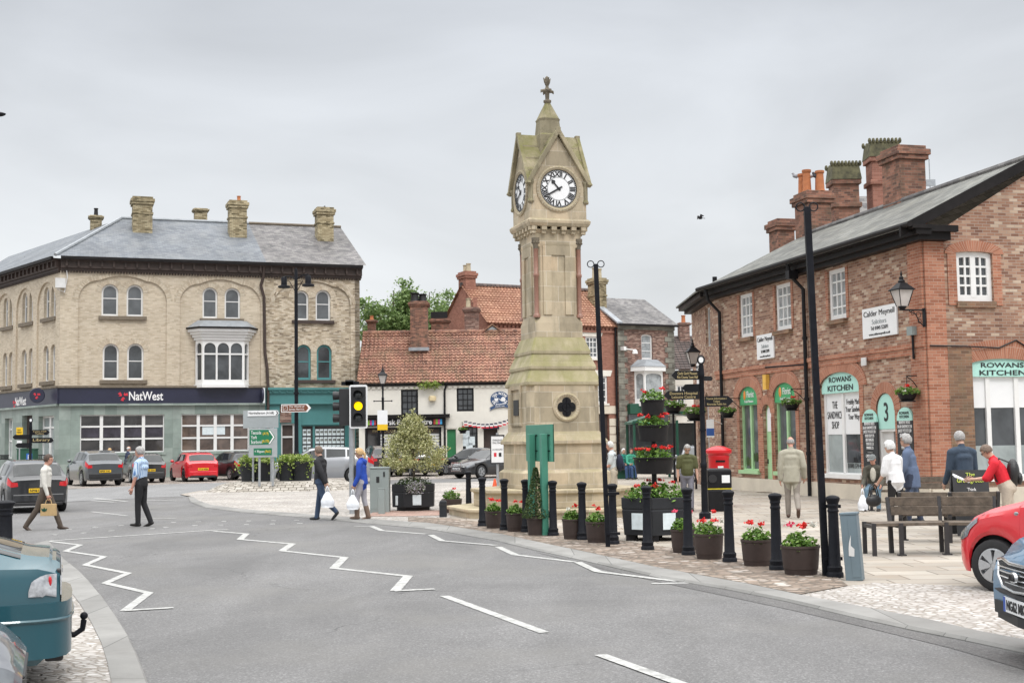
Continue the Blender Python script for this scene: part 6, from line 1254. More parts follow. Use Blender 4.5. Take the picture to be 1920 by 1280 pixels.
for k, hh in ((4, .33), (5, .33)):
    a0, a1 = [Vector(ngon(6, .625, 0, ph)[i % 6]) for i in (k, k + 1)]; c_ = (a0 + a1) / 2; d = (a1 - a0).normalized(); n_ = Vector((d.y, -d.x, 0)); q = [c_ + n_ * .006 + d * x + Vector((0, 0, z)) for x, z in ((-.12, .2), (.12, .2), (.12, .48), (-.12, .48))]; MB().slab(q, -n_ * .01).build('notice', M['paper'], t)
pz = lambda py: D(1235, py, YP).z
mb = MB(); mb.tube([(0, 0, .5), (0, 0, pz(760))], .045, 10); mb.build('pole', M['black'], t)
for yr, yb, rr, nf in ((856.5, 887.5, .365, 7), (796.6, 827, .285, 4), (749.5, 778, .222, 2)):
    z1_, z0_ = pz(yr), pz(yb); mb = MB(); mb.lathe([(.05, z0_), (rr * .84, z0_), (rr * .95, z1_ - .03), (rr * 1.03, z1_ - .02), (rr * 1.03, z1_), (rr * .95, z1_), (rr * .9, z1_ - .06), (.05, z1_ - .06)], 28, cap=False); mb.build('bowl', M['dark_plastic'], t, smooth=True)
    fl = []
    for k in range(nf): a = math.pi + (k + .5 + rnd.uniform(-.2, .2)) * math.pi / nf; fl.append((rr * .85 * math.cos(a), rr * .6 * math.sin(a), .2 + rnd.uniform(-.03, .05), .05, rf_))
    bedding(t, rr * .98, rr * .98, .24, z1_ - .05, int(1500 * rr), .06, fl)
bedding(t, .56, .56, .3, .68, 900, .07, [(-.33, -.2, .24, .05, rf_), (-.02, -.3, .24, .06, rf_), (.1, -.1, .34, .05, rf_), (.3, -.1, .3, .045, rf_), (-.1, .1, .33, .05, rf_)])
# black planter with the variegated holly
p = G(773, 958); p.y += .45; t = thing('holly_planter', 'black octagonal planter box with a notice and heather bedding', 'planter', (p.x, p.y, 0)); ph = R(22.5)
mb = MB(); loft(mb, [ngon(8, .57, .1, ph), ngon(8, .58, .46, ph), ngon(8, .57, .48, ph), ngon(8, .585, .5, ph), ngon(8, .585, .68, ph), ngon(8, .54, .68, ph), ngon(8, .54, .62, ph)]); mb.build('box', M['planter_grey'], t, bevel=.008); mb = MB(); mb.lathe([(.45, 0), (.45, .1)], 8, ph=ph); mb.build('foot', M['black'], t); MB().box(.02, .24, -.548, -.54, .16, .42).build('notice', M['paper'], t); MB().box(-.42, -.36, -.50, -.47, .16, .4).build('notice', M['paper'], t)
bedding(t, .5, .5, .24, .62, 900, .05, [], 'leaf_box'); mb = MB(); leaves(mb, dome_pts(500, .26, .16, .22, .55, .3, (.08, -.5)) + [(.08 + rnd.gauss(0, .1), -.58 + rnd.gauss(0, .03), .45 + rnd.random() * .2) for _ in range(200)], .05, .2); mb.build('trailing_flowers', M['leaf_mauve'], t, uv=False)
h = thing('holly_tree', 'small variegated holly tree growing in the black octagonal planter', 'tree', (p.x, p.y, .62)); mb = MB(); mb.tube([(0, 0, 0), (.02, 0, .35), (0, 0, .8), (-.02, 0, 1.6)], [.035, .03, .025, .012], 8)
for k in range(14): a = k * 2.4; z = .35 + k * .08; L_ = .6 * (1 - k / 20); mb.tube([(0, 0, z), (L_ * .5 * math.cos(a), L_ * .5 * math.sin(a), z + .08), (L_ * math.cos(a), L_ * math.sin(a), z + .12)], [.014, .01, .004], 5)
mb.build('trunk', M['bark'], h)
P = []
def hprof(f): return .14 + .70 * math.sin(math.pi * min(1, (f * .86 + .14)) ** .72) * (1 - f * .55) if f < 1 else .1
for k in range(170):
    f = rnd.random() ** 1.15; a = rnd.uniform(0, 6.28); R_ = hprof(f) * rnd.uniform(.55, 1.12); c_ = Vector((R_ * math.cos(a), R_ * math.sin(a), .46 + f * 1.22 + rnd.gauss(0, .05))); sz_ = rnd.uniform(.05, .11)
    for _ in range(78): P.append(c_ + Vector((rnd.gauss(0, sz_), rnd.gauss(0, sz_), rnd.gauss(0, sz_ * .8))))
for k in range(16):
    a = rnd.uniform(0, 6.28); f = rnd.uniform(.1, .8); R_ = hprof(f) * 1.25
    for q in range(12): P.append((R_ * (.8 + q * .025) * math.cos(a) + rnd.gauss(0, .02), R_ * (.8 + q * .025) * math.sin(a) + rnd.gauss(0, .02), .48 + f * 1.22 + q * .012))
for k in range(60): P.append((rnd.gauss(0, .04), rnd.gauss(0, .04), 1.65 + k * .006))
mb = MB(); leaves(mb, P, .055, .3, .4, 1.6); mb.build('crown', M['leaf_holly'], h, uv=False)
p = G(846, 962); t = thing('box_planter', 'low dark planter box with a red geranium left of the tower steps', 'planter', (p.x, p.y + .3, 0)); mb = MB(); mb.frust(-.22, .22, -.2, .2, 0, .34, -.03, -.03); mb.build('box', M['brown_plastic'], t, bevel=.01); bedding(t, .24, .22, .26, .31, 420, .06, [(.06, -.12, .27, .05, rf_)])
# island planters
for k, (px, lb) in enumerate(((467, 'leftmost dark grey tub of pale bedding on the road island'), (496, 'dark grey tub of pale bedding under the green road sign'), (538, 'dark grey tub of pale bedding right of the road sign posts'), (567, 'dark grey tub of bedding by the tall double lamp post'))):
    p = GX(px, 50.6, .34); t = thing('island_tub', lb, 'planter', p, 0, 'dark tubs on the road island'); w_ = .3 + .06 * (k % 2); mb = MB(); mb.lathe([(w_ * .95, 0), (w_ * 1.1, .66), (w_ * 1.15, .68), (w_ * 1.15, .74), (w_, .74), (w_, .66)], 20, cap=False); mb.build('tub', M['planter_grey'], t, smooth=True); bedding(t, w_ * 1.3, w_ * 1.3, .34, .68, 520, .1, [], 'leaf_light', lump=.6); mb = MB(); leaves(mb, [(rnd.gauss(0, .12) + w_ * rnd.choice((-1, 1)), -w_ * .9 + rnd.gauss(0, .06), .7 - abs(rnd.gauss(0, .22))) for _ in range(60)], .1, 0); mb.build('trailing_leaves', M['leaf_light'], t, uv=False)
# lamps
def lantern(parent, s=1.0, T=Matrix()):
    """four sided tapering street lantern, base at the origin"""
    mb = MB(); mb.T = T; mb.lathe([(.05 * s, 0), (.1 * s, .04 * s), (.1 * s, .08 * s)], 8); mb.frust(-.22 * s, .22 * s, -.22 * s, .22 * s, .5 * s, .66 * s, .14 * s, .14 * s); mb.box(-.235 * s, .235 * s, -.235 * s, .235 * s, .47 * s, .5 * s); mb.lathe([(.08 * s, .66 * s), (.09 * s, .7 * s), (.05 * s, .75 * s), (.06 * s, .79 * s), (.02 * s, .84 * s), (.03 * s, .88 * s), (.004, .98 * s)], 10)
    for i, j in ((-1, -1), (1, -1), (1, 1), (-1, 1)): mb.bar((i * .1 * s, j * .1 * s, .08 * s), (i * .2 * s, j * .2 * s, .48 * s), .018 * s)
    o = mb.build('lantern_frame', M['black'], parent); gb = MB(); gb.T = T; gb.add([(-.095 * s, -.095 * s, .08 * s), (.095 * s, -.095 * s, .08 * s), (.095 * s, .095 * s, .08 * s), (-.095 * s, .095 * s, .08 * s), (-.195 * s, -.195 * s, .47 * s), (.195 * s, -.195 * s, .47 * s), (.195 * s, .195 * s, .47 * s), (-.195 * s, .195 * s, .47 * s)], [(0, 1, 5, 4), (1, 2, 6, 5), (2, 3, 7, 6), (3, 0, 4, 7)]); gb.build('lantern_glass', M['lamp_glass'], o); return o
p = GX(556, 52.2, .34); t = thing('lamp_post', 'tall black double armed street lamp standing on the road island', 'street lamp', p); H = D(554, 508, 52.2).z - .34
mb = MB(); mb.lathe([(.19, 0), (.19, .5), (.15, .56), (.15, 1.0), (.1, 1.06), (.085, 1.2), (.075, 4), (.07, H - .6), (.06, H), (.03, H + .12)], 12); mb.lathe([(.11, 0), (.11, .08)], 10, (0, 0, 3.4)); mb.build('post', M['iron'], t, smooth=True)
for sx, dy in ((-1, 0.2), (1, -.2)):
    mb = MB(); hx = .52 * sx; mb.tube([(0, 0, H - .35), (hx * .5, dy * .5, H - .2), (hx, dy, H - .18 + .02 * sx)], .025, 6); mb.tube([(0, 0, H - .9), (hx * .55, dy * .5, H - .4)], .015, 6); a_ = mb.build('arm', M['iron'], t, smooth=True); zl = H - .2
    mb = MB(); mb.lathe([(.02, 0), (.1, -.02), (.12, -.05), (.12, -.34), (.24, -.38), (.25, -.44), (.2, -.46), (.001, -.46)], 14, (hx, dy, zl)); mb.build('lamp_head', M['iron'], a_, smooth=True)
p = GX(719, 62, ZR); t = thing('lantern_post', 'black Victorian lantern lamp post behind the holly tree', 'street lamp', p); H = D(718, 722, 62).z - ZR; mb = MB(); mb.lathe([(.17, 0), (.17, .4), (.1, .5), (.06, 1.4), (.055, H - .7), (.07, H - .65), (.04, H - .55), (.05, H)], 10); mb.tube([(-.42, 0, H - .75), (.42, 0, H - .75)], .025, 6); mb.sph((-.42, 0, H - .75), .04); mb.sph((.42, 0, H - .75), .04); mb.build('post', M['iron'], t, smooth=True); lantern(t, .98, Matrix.Translation((0, 0, H)))
ntp = thing('notice_board', 'white and yellow notice tied to the Victorian lantern post', 'notice', (p.x, p.y - .25, 0)); z1_, z0_ = D(719, 769, 62).z, D(719, 806, 62).z; MB().box(-.24, .24, -.02, .02, z0_ + .27, z1_).build('notice', M['white_sheet'], ntp); MB().box(-.24, .24, -.021, .021, z0_, z0_ + .268).build('yellow_panel', M['plate_yellow'], ntp)
# wall lanterns on the market hall
def wall_lantern(label, wpos, out_dir, ln, s):
    o_ = Vector(out_dir).normalized(); t = thing('wall_lantern', label, 'wall lamp', wpos, math.atan2(o_.y, o_.x)); mb = MB(); mb.box(0, .03, -.05, .05, -.42, .05); mb.bar((.02, 0, .0), (ln + .08, 0, .0), .035); mb.tube([(.02, 0, -.4), (ln * .25, 0, -.3), (ln * .4, 0, -.1), (ln * .7, 0, -.03)], .014, 6)
    for cx, cz, rr in ((.14, -.12, .07), (.27, -.07, .05), (.12, -.27, .05)): mb.tube([(cx * ln / .5 + rr * math.cos(q * .6), 0, cz + rr * math.sin(q * .6)) for q in range(11)], .009, 5)
    mb.build('bracket', M['black'], t); lantern(t, s, Matrix.Translation((ln, 0, .01))); return t
u, z = AF.uz(1716, 596); p = AO + BDir * .0; p.z = AF.uz(1717, 584, -.07)[1]; wall_lantern('black lantern on a scrolled bracket at the near corner of the market hall', p + Vector((-.03, -.06, 0)) , (-.96, -.28, 0), .62, 1.0)
pL = D(1299, 687, 47.5); wall_lantern('black lantern lamp at the far end of the market hall', Vector((6.95, 47.5, pL.z)), (-1, -.1, 0), 6.95 - pL.x, 1.05)
p = GX(-7, 40, ZR); 
t = thing('street_lamp', 'street lamp whose dark head just enters the left edge of the frame', 'street lamp', (D(-55, 830, 30).x, 30, ZR)); q = D(2, 212, 30); mb = MB(); H = q.z + .2; mb.tube([(0, 0, 0), (0, 0, H)], [.09, .05], 10); mb.tube([(0, 0, H - .05), (q.x - t.location.x - .3, 0, q.z + .03)], .025, 6); mb.build('post', M['iron'], t); mb = MB(); mb.sph((q.x - t.location.x - .14, 0, q.z), .26, .12, .06); mb.build('lamp_head', M['iron'], t, smooth=True)
# poles with rings
def ring_pole(label, top, base_p, w_):
    t = thing('ring_pole', label, 'pole', base_p); tp = Vector(top) - base_p; mb = MB(); mb.bar((0, 0, 0), tp, w_, w_, (0, 1, 0)); mb.build('post', M['iron'], t, bevel=.006)
    for sx in (-1, 1): mb = MB(); mb.tube([(tp.x + sx * .085 + .055 * math.cos(q * .524), tp.y, tp.z - .0 + .055 * math.sin(q * .524)) for q in range(13)], .008, 6); mb.build('banner_ring', M['iron'], t, smooth=True)
    for z in (.2, .85): MB().box(-.02, .2, -.06, .06, z, z + .04).build('strap', M['iron'], t)
ring_pole('slim leaning black pole with two rings on top in front of the tower', D(1117, 495, 21.4), GX(1140, 21.4), .075)
ring_pole('tall dark square pole with rings in front of the market hall', D(1513, 388, 16.5), GX(1549, 16.5), .08)
# fingerposts
def fingerpost(label, p, H, arms, roundel=True):
    t = thing('fingerpost', label, 'signpost', p); mb = MB(); mb.lathe([(.13, -.02), (.13, .12), (.075, .16), (.065, 1.1), (.075, 1.12), (.075, 1.2), (.06, 1.22), (.055, H - .3), (.07, H - .28), (.07, H - .22), (.05, H)], 12)
    for z in (.75, 1.9, 2.3): mb.lathe([(.075, z), (.075, z + .05)], 12)
    mb.build('post', M['iron'], t, smooth=True)
    if roundel: mb = MB(); mb.tube([(.07 * math.cos(q * .3927), 0, H + .1 + .085 * math.sin(q * .3927)) for q in range(17)], .022, 8); rr = mb.build('finial_ring', M['black'], t, smooth=True); mb = MB(); mb.lathe([(.062, -.012), (.062, .012)], 20); mb.build('finial_disc', M['white_sheet'], rr, mat=Matrix.Translation((0, 0, H + .1)) @ Matrix.Rotation(R(90), 4, 'X'))
    for ang, ln, z, hh, lines in arms:
        T = Matrix.Rotation(R(ang), 4, 'Z') @ Matrix.Translation((.06, 0, z)); mb = MB(); mb.T = T; h2 = hh / 2; mb.slab([(0, -.015, -h2), (ln - h2, -.015, -h2), (ln, -.015, 0), (ln - h2, -.015, h2), (0, -.015, h2)], (0, .03, 0)); f_ = mb.build('finger', M['black'], t)
        if lines:
            flip = 90 < (ang % 360) < 270; TT = T @ Matrix.Translation(((ln - h2) / 2, 0, 0)) @ (Matrix.Rotation(math.pi, 4, 'Z') if flip else Matrix()) @ TM(0, -.02, 0)
            text('lettering', lines, .1, M['gold'], f_, TT, wfit=(ln - h2) * .88, hfit=hh * .72)
p = G(1322, 972); Hf = D(1310, 683, p.y).z
fz = lambda py: D(1315, py, p.y).z
fingerpost('black fingerpost with gilt lettered arms beside the red post box', p, Hf, [(188, .62, fz(703), .2, 'Castle Garth Museum\nRitz Cinema Town Hall'), (181, .78, fz(740), .19, 'Doctors Hospital\nLeisure Centre'), (-4, .62, fz(752.5), .23, 'Tourist Information i\nToilets\nRiverside Public Inn'), (40, .3, fz(709), .1, ''), (150, .4, fz(726), .16, '')])
p2 = GX(56, 55, ZR); Hf2 = D(55, 792, 55).z - ZR; fingerpost('black fingerpost with round finial in front of the bank doorway', p2, Hf2, [(0, .75, Hf2 - .42, .22, 'Town Hall\nToilets'), (5, .9, Hf2 - .75, .22, 'Library'), (180, .7, Hf2 - .6, .2, ''), (175, .6, Hf2 - .95, .2, '')])
# green board seen from behind
p = G(1022, 1003.5); q = G(999, 1000); q = Vector((p.x - .22, p.y + .62, 0)); t = thing('information_board', 'tall green information board on two posts seen from behind', 'notice board', (p.x, p.y, 0), math.atan2(q.y - p.y, q.x - p.x)); ln = (q - p).length; z1_, z0_ = D(1037, 795, p.y).z, D(1037, 865, p.y).z
for x in (0, ln): MB().box(x - .06, x + .06, -.06, .06, 0, D(1020, 813, p.y).z).build('post', M['board_green'], t, bevel=.008)
mb = MB(); mb.box(-.16, ln + .5, -.13, -.075, z0_, z1_); b_ = mb.build('panel', M['board_green'], t, bevel=.006); MB().box(-.16, ln + .5, -.15, -.131, z0_, z1_).build('frame', M['dark_green'], t)
mb = MB()
for x in (0, ln):
    for z in (z0_ + .2, z1_ - .2): mb.bar((x - .14, -.07, z), (x + .14, -.07, z), .02)
mb.build('clamps', M['iron'], t)
# parking notice, cone
p = GX(934, 40); t = thing('timetable_board', 'white framed notice on a pole beside the tower', 'sign', p); z1_, z0_ = D(933, 816, 40).z, D(933, 868, 40).z; mb = MB(); mb.tube([(0, .04, 0), (0, .04, z1_ + .08)], .04, 8); mb.build('pole', M['galv'], t); mb = MB(); mb.box(-.2, .2, -.03, 0, z0_, z1_); b_ = mb.build('board', M['white_sheet'], t); mb = MB(); mb.ring(rectp(-.22, .22, z0_ - .02, z1_ + .02), rectp(-.19, .19, z0_ + .02, z1_ - .02), -.04, .0); mb.build('frame', M['trim'], b_); MB().box(-.11, -.03, -.034, -.031, z0_ + .2, z0_ + .32).build('red_symbol', M['logo_red'], b_); MB().box(.04, .12, -.034, -.031, z0_ + .2, z0_ + .32).build('grey_symbol', M['trim'], b_); text('lettering', 'PARKING\nDisc Zone', .08, M['text_black'], b_, TM(0, -.033, z1_ - .18), wfit=.28); text('lettering', '2 HOURS', .06, M['text_black'], b_, TM(0, -.033, z0_ + .42), wfit=.3)
p = GX(928, 45, 0); t = thing('traffic_cone', 'small orange traffic cone behind the tower steps', 'traffic cone', p); MB().box(-.16, .16, -.16, .16, 0, .04).build('base', M['black'], t); mb = MB(); mb.lathe([(.12, .041), (.03, .46), (.02, .46)], 12); mb.build('cone', mat('cone orange', (.7, .1, .03), .5), t, smooth=True)
# traffic light, cabinets
p = GX(663, 32.6); t = thing('traffic_light', 'traffic light on a grey pole showing amber beside the crossing', 'traffic light', p); zz = lambda py: D(673, py, 32.6).z
mb = MB(); mb.tube([(-.03, 0, 0), (-.03, 0, zz(713))], .075, 12); mb.build('pole', M['galv'], t, smooth=True)
x = D(672.5, 762, 32.4).x - p.x; zt_, zb2 = zz(722), zz(803); hw = .225; T = Matrix.Translation((x, -.25, 0))
mb = MB(); mb.T = T; rr = .05; cs = [(-hw + rr, zb2 + rr, 180), (hw - rr, zb2 + rr, 270), (hw - rr, zt_ - rr, 0), (-hw + rr, zt_ - rr, 90)]; lp = [(cx + rr * math.cos(R(a + q * 30)), cz + rr * math.sin(R(a + q * 30))) for cx, cz, a in cs for q in range(4)]; mb.slab([(u, 0, z) for u, z in lp], (0, .03, 0)); hd_ = mb.build('signal_head', M['white_sheet'], t)
mb = MB(); mb.T = T; mb.box(-.185, .185, -.02, -.001, zb2 + .05, zt_ - .05); mb.box(-.15, .15, .031, .22, zb2 + .1, zt_ - .1); mb.build('signal_body', M['trim'], hd_)
for k, (m_, py) in enumerate((('lens_off', 741), ('lens_lit', 761.5), ('lens_off', 783))):
    z = zz(py); mm = emit_mat('amber signal light', (1.0, .62, .0), 1.6) if m_ == 'lens_lit' else M['glass_car']; mb = MB(); mb.T = T @ Matrix.Translation((0, -.03, z)) @ Matrix.Rotation(R(90), 4, 'X'); mb.lathe([(.105, -.01), (.1, .01), (.06, .03), (.001, .036)], 20, cap=False); mb.build('signal_lens', mm, hd_, smooth=True)
    mb = MB(); P = []
    for q in range(13): a = R(-20 + q * 220 / 12); P.append((math.cos(a) * .118, math.sin(a) * .118))
    mb.T = T; mb.add([(u, -.021, z + v) for u, v in P] + [(u, -.2 if 3 < i < 9 else -.12, z + v) for i, (u, v) in enumerate(P)] + [(u * 1.05, -.021, z + v * 1.05) for u, v in P] + [(u * 1.05, -.2 if 3 < i < 9 else -.12, z + v * 1.05) for i, (u, v) in enumerate(P)], [(i, i + 1, 14 + i, 13 + i) for i in range(12)] + [(26 + i, 39 + i, 40 + i, 27 + i) for i in range(12)] + [(13 + i, 14 + i, 40 + i, 39 + i) for i in range(12)]); mb.build('signal_hood', M['trim'], hd_, smooth=True)
xs = D(643, 760, 32.8).x - p.x; mb = MB(); mb.box(xs - .06, xs + .22, -.1, .14, zz(797), zz(728)); s_ = mb.build('side_signal', M['trim'], t, bevel=.02)
mb = MB()
for py in (741, 761, 783): mb.T = Matrix.Translation((xs - .06, 0.02, zz(py))) @ Matrix.Rotation(R(-90), 4, 'Y'); mb.lathe([(.1, 0), (.11, .16), (.1, .16), (.09, .01)], 16, cap=False)
mb.build('side_hood', M['trim'], s_, smooth=True); MB().box(xs, x, -.1, -.05, zz(715), zz(722)).build('bracket', M['iron'], t); MB().box(xs + .1, xs + .3, -.1, .1, zz(722), zz(712)).build('detector', M['trim'], t)
MB().box(.05, .2, -.12, .02, .75, 1.2).build('push_button_box', M['trim'], t)
p = G(712, 960.5); t = thing('control_cabinet', 'tall grey green roadside cabinet beside the crossing', 'cabinet', (p.x, p.y + .15, 0)); mb = MB(); mb.box(-.24, .24, -.18, .22, 0, 1.1); mb.box(-.26, .26, -.2, .24, 1.101, 1.14); mb.build('body', M['cab_grey'], t, bevel=.01); mb = MB(); mb.box(-.08, .0, -.187, -.181, .75, .9); mb.box(.1, .14, -.2, -.181, .9, 1.02); mb.build('lock_plate', M['trim'], t); MB().box(-.225, -.05, -.186, -.181, .1, 1.05).build('door', M['cab_grey'], t, bevel=.004)
p = G(716, 963.5); t = thing('low_cabinet', 'low narrow grey cabinet in front of the tall roadside cabinet', 'cabinet', p); MB().box(-.08, .08, -.06, .06, 0, .62).build('body', M['cab_grey'], t, bevel=.01); MB().box(-.085, .085, -.065, .065, .621, .64).build('cap', M['cab_grey'], t)
# direction signs
p = GX(497, 48.9, .2); t = thing('road_sign', 'green and grey direction sign with white place names on the road island', 'road sign', p); xx = lambda px, py=820: D(px, py, 48.9).x - p.x; zz2 = lambda py: D(495, py, 48.9).z - .2
for px, tp in ((486, 900), (511, 810)): 
    mb = MB(); mb.tube([(xx(px), .06, 0), (xx(px), .06, zz2(800))], .045, 8); mb.build('post', M['galv'], t)
mb = MB(); mb.box(xx(466.5), xx(520), -.03, 0, zz2(857), zz2(803)); pl_ = mb.build('panel', M['sign_grey'], t, bevel=.01)
a, b, z0_, z1_ = xx(468.5), xx(516.5), zz2(833), zz2(805.5); mb = MB(); mb.slab([(a, -.04, z0_), (b - .2, -.04, z0_), (b, -.04, (z0_ + z1_) / 2), (b - .2, -.04, z1_), (a, -.04, z1_)], (0, .009, 0)); mb.build('green_panel', M['sign_green'], pl_)
mb = MB(); zm_ = (z0_ + z1_) / 2; mb.slab([(b - .25, -.046, z0_ + .02), (b - .2, -.046, z0_ + .02), (b - .03, -.046, zm_), (b - .2, -.046, z1_ - .02), (b - .25, -.046, z1_ - .02), (b - .08, -.046, zm_)], (0, .005, 0)); mb.build('chevron', M['text_white'], pl_)
text('lettering', 'Teesside\nYork\nScarboro\'', .15, M['text_white'], pl_, TM(a + .05, -.046, zm_), wfit=.42, hfit=.47, align='LEFT'); text('lettering', '(A19)\n\n(A170)', .15, M['yellow'], pl_, TM(a + .6, -.046, zm_ - .02), wfit=.26, hfit=.42)
z0_, z1_ = zz2(853), zz2(840); a = xx(476); b = xx(510); MB().box(a, b, -.04, -.031, z0_, z1_).build('green_panel', M['sign_green'], pl_); text('lettering', '< Ripon', .14, M['text_white'], pl_, TM(a + .04, -.046, (z0_ + z1_) / 2), wfit=.36, align='LEFT'); text('lettering', '(A61)', .14, M['yellow'], pl_, TM(a + .53, -.046, (z0_ + z1_) / 2), wfit=.22)
t = thing('direction_sign', 'white arrow sign to Northallerton mounted on a grey backing above the green sign', 'road sign', GX(490, 49.6, .3)); p = t.location; xx = lambda px, py=790: D(px, py, 49.6).x - p.x; zz3 = lambda py: D(490, py, 49.6).z - .3
for px in (474, 508): mb = MB(); mb.tube([(xx(px), .06, 0), (xx(px), .06, zz3(770))], .04, 8); mb.build('post', M['galv'], t)
MB().box(xx(456), xx(522), -.02, .01, zz3(802), zz3(769)).build('backing', M['sign_grey'], t); a, b = xx(465), xx(524); z0_, z1_ = zz3(779.5), zz3(769.5); mb = MB(); mb.slab([(a, -.05, z0_), (b - .1, -.05, z0_), (b, -.05, (z0_ + z1_) / 2), (b - .1, -.05, z1_), (a, -.05, z1_)], (0, .025, 0)); sp_ = mb.build('plate', M['white_sheet'], t); text('lettering', 'Northallerton (A168)', .13, M['text_black'], sp_, TM((a + b) / 2 - .08, -.056, (z0_ + z1_) / 2), wfit=(b - a) * .8); zm_ = (z0_ + z1_) / 2; mb = MB(); mb.slab([(b - .14, -.056, zm_ - .08), (b - .1, -.056, zm_ - .08), (b - .03, -.056, zm_), (b - .1, -.056, zm_ + .08), (b - .14, -.056, zm_ + .08), (b - .07, -.056, zm_)], (0, .005, 0)); mb.build('chevron', M['text_black'], sp_)
t = thing('tourist_sign', 'brown tourist arrow sign strapped to the tall double lamp post', 'road sign', GX(556, 52.0, .34)); p = t.location; xx = lambda px: D(px, 765, 52).x - p.x; zz4 = lambda py: D(555, py, 52).z - .34; a, b = xx(528.5), xx(584); z0_, z1_ = zz4(772.5), zz4(757.5); zm_ = (z0_ + z1_) / 2
mb = MB(); mb.slab([(a, -.14, z0_), (b - .14, -.14, z0_), (b, -.14, zm_), (b - .14, -.14, z1_), (a, -.14, z1_)], (0, .03, 0)); w_ = mb.build('border', M['text_white'], t); mb = MB(); mb.slab([(a + .03, -.146, z0_ + .03), (b - .19, -.146, z0_ + .03), (b - .1, -.146, zm_), (b - .19, -.146, z1_ - .03), (a + .03, -.146, z1_ - .03)], (0, .005, 0)); mb.build('plate', M['sign_brown'], w_); text('lettering', 'The World of\nJames Herriot', .12, M['text_white'], w_, TM((a + b) / 2 + .02, -.15, zm_), wfit=.62, hfit=.21); mb = MB(); mb.ring(rectp(a + .07, a + .25, zm_ - .1, zm_ + .1), rectp(a + .085, a + .235, zm_ - .085, zm_ + .085), -.152, -.148); mb.bar((a + .12, -.15, zm_ - .06), (a + .2, -.15, zm_ + .05), .02, .006); mb.build('symbol', M['text_white'], w_); MB().box(-.09, .09, -.11, .09, zm_ - .04, zm_ + .04).build('clamp', M['galv'], t)
# parking meter and its sign
p = GX(51, 68, ZR); t = thing('parking_machine', 'dark green pay and display machine by the bank door', 'parking machine', p); MB().box(-.45, .45, -.3, .3, 0, 1.7).build('body', M['dark_green'], t, bevel=.03); MB().box(-.47, .47, -.32, .32, 1.701, 1.76).build('cap', M['dark_green'], t); MB().box(.05, .35, -.31, -.301, 1.1, 1.5).build('panel', mat('parking blue', (.02, .12, .45), .4), t); text('lettering', 'P', .3, M['text_white'], t, TM(.2, -.315, 1.3), hfit=.25)
p = GX(35, 62, ZR); t = thing('pay_sign', 'yellow pay and display sign on a thin post by the bank', 'sign', p); zz5 = lambda py: D(35, py, 62).z - ZR; MB().tube([(0, 0.04, 0), (0, .04, zz5(800))], .035, 8).build('post', M['galv'], t); MB().box(-.14, .16, -.02, .02, zz5(823), zz5(801)).build('yellow_panel', M['plate_yellow'], t); text('lettering', 'PAY\nHERE', .12, M['text_black'], t, TM(0, -.026, zz5(808)), wfit=.22); MB().box(-.1, .12, -.02, .02, zz5(838), zz5(826)).build('white_panel', M['white_sheet'], t)
# post box, bin, pillar
p = GX(1350, 34); t = thing('post_box', 'large red pillar box behind the black litter bin', 'post box', p); mb = MB(); mb.lathe([(.3, 0), (.3, .12), (.27, .14), (.27, 1.22), (.28, 1.24), (.28, 1.28), (.27, 1.3)], 28); mb.build('body', M['post_red'], t, smooth=True); mb = MB(); mb.lathe([(.28, 1.3), (.34, 1.36), (.34, 1.42), (.3, 1.46), (.15, 1.52), (.001, 1.54)], 28, cap=False); mb.build('cap', M['post_red'], t, smooth=True); MB().box(-.12, .12, -.285, -.25, 1.12, 1.17).build('slot', M['black'], t); MB().box(-.07, .07, -.285, -.265, .86, 1.02).build('plate', M['white_sheet'], t)
p = GX(1348, 31.4); t = thing('litter_bin', 'black litter bin with a yellow band in front of the red post box', 'litter bin', p); mb = MB(); mb.box(-.28, .28, -.24, .24, .0, .52); mb.build('lower_body', M['black'], t, bevel=.03); MB().box(-.285, .285, -.245, .245, .525, .55).build('band', mat('yellow band', (.6, .5, .03), .5), t); mb = MB(); mb.box(-.285, .285, -.25, .25, .555, .98); mb.frust(-.285, .285, -.25, .25, .981, 1.02, .06, .06); mb.build('upper_body', M['black'], t, bevel=.02); mb = MB(); mb.lathe([(.1, 0), (.1, .03), (.08, .03)], 16); mb.build('opening', M['trim'], t, mat=Matrix.Translation((-.17, -.25, .78)) @ Matrix.Rotation(R(90), 4, 'X')); MB().box(.05, .24, -.26, -.252, .68, .86).build('notice', M['white_sheet'], t)
p = G(1604, 1087); t = thing('steel_pillar', 'leaning blue grey steel feeder pillar with a white scuff', 'pillar', p, R(-20)); t.rotation_euler = (0, R(-3.5), R(-25)); mb = MB(); mb.box(-.1, .1, -.08, .08, 0, .79); mb.box(-.108, .108, -.088, .088, .791, .82); mb.build('body', M['pillar_grey'], t, bevel=.006); MB().box(-.012, .084, -.085, -.081, .04, .76).build('door', M['pillar_grey'], t, bevel=.003); mb = MB(); mb.slab([(-.035, -.0865, .3), (.03, -.0865, .29), (.04, -.0865, .38), (.0, -.0865, .42), (.01, -.0865, .55), (-.02, -.0865, .45), (-.03, -.0865, .38)], (0, .0012, 0)); mb.build('scuff', M['white_old'], t)
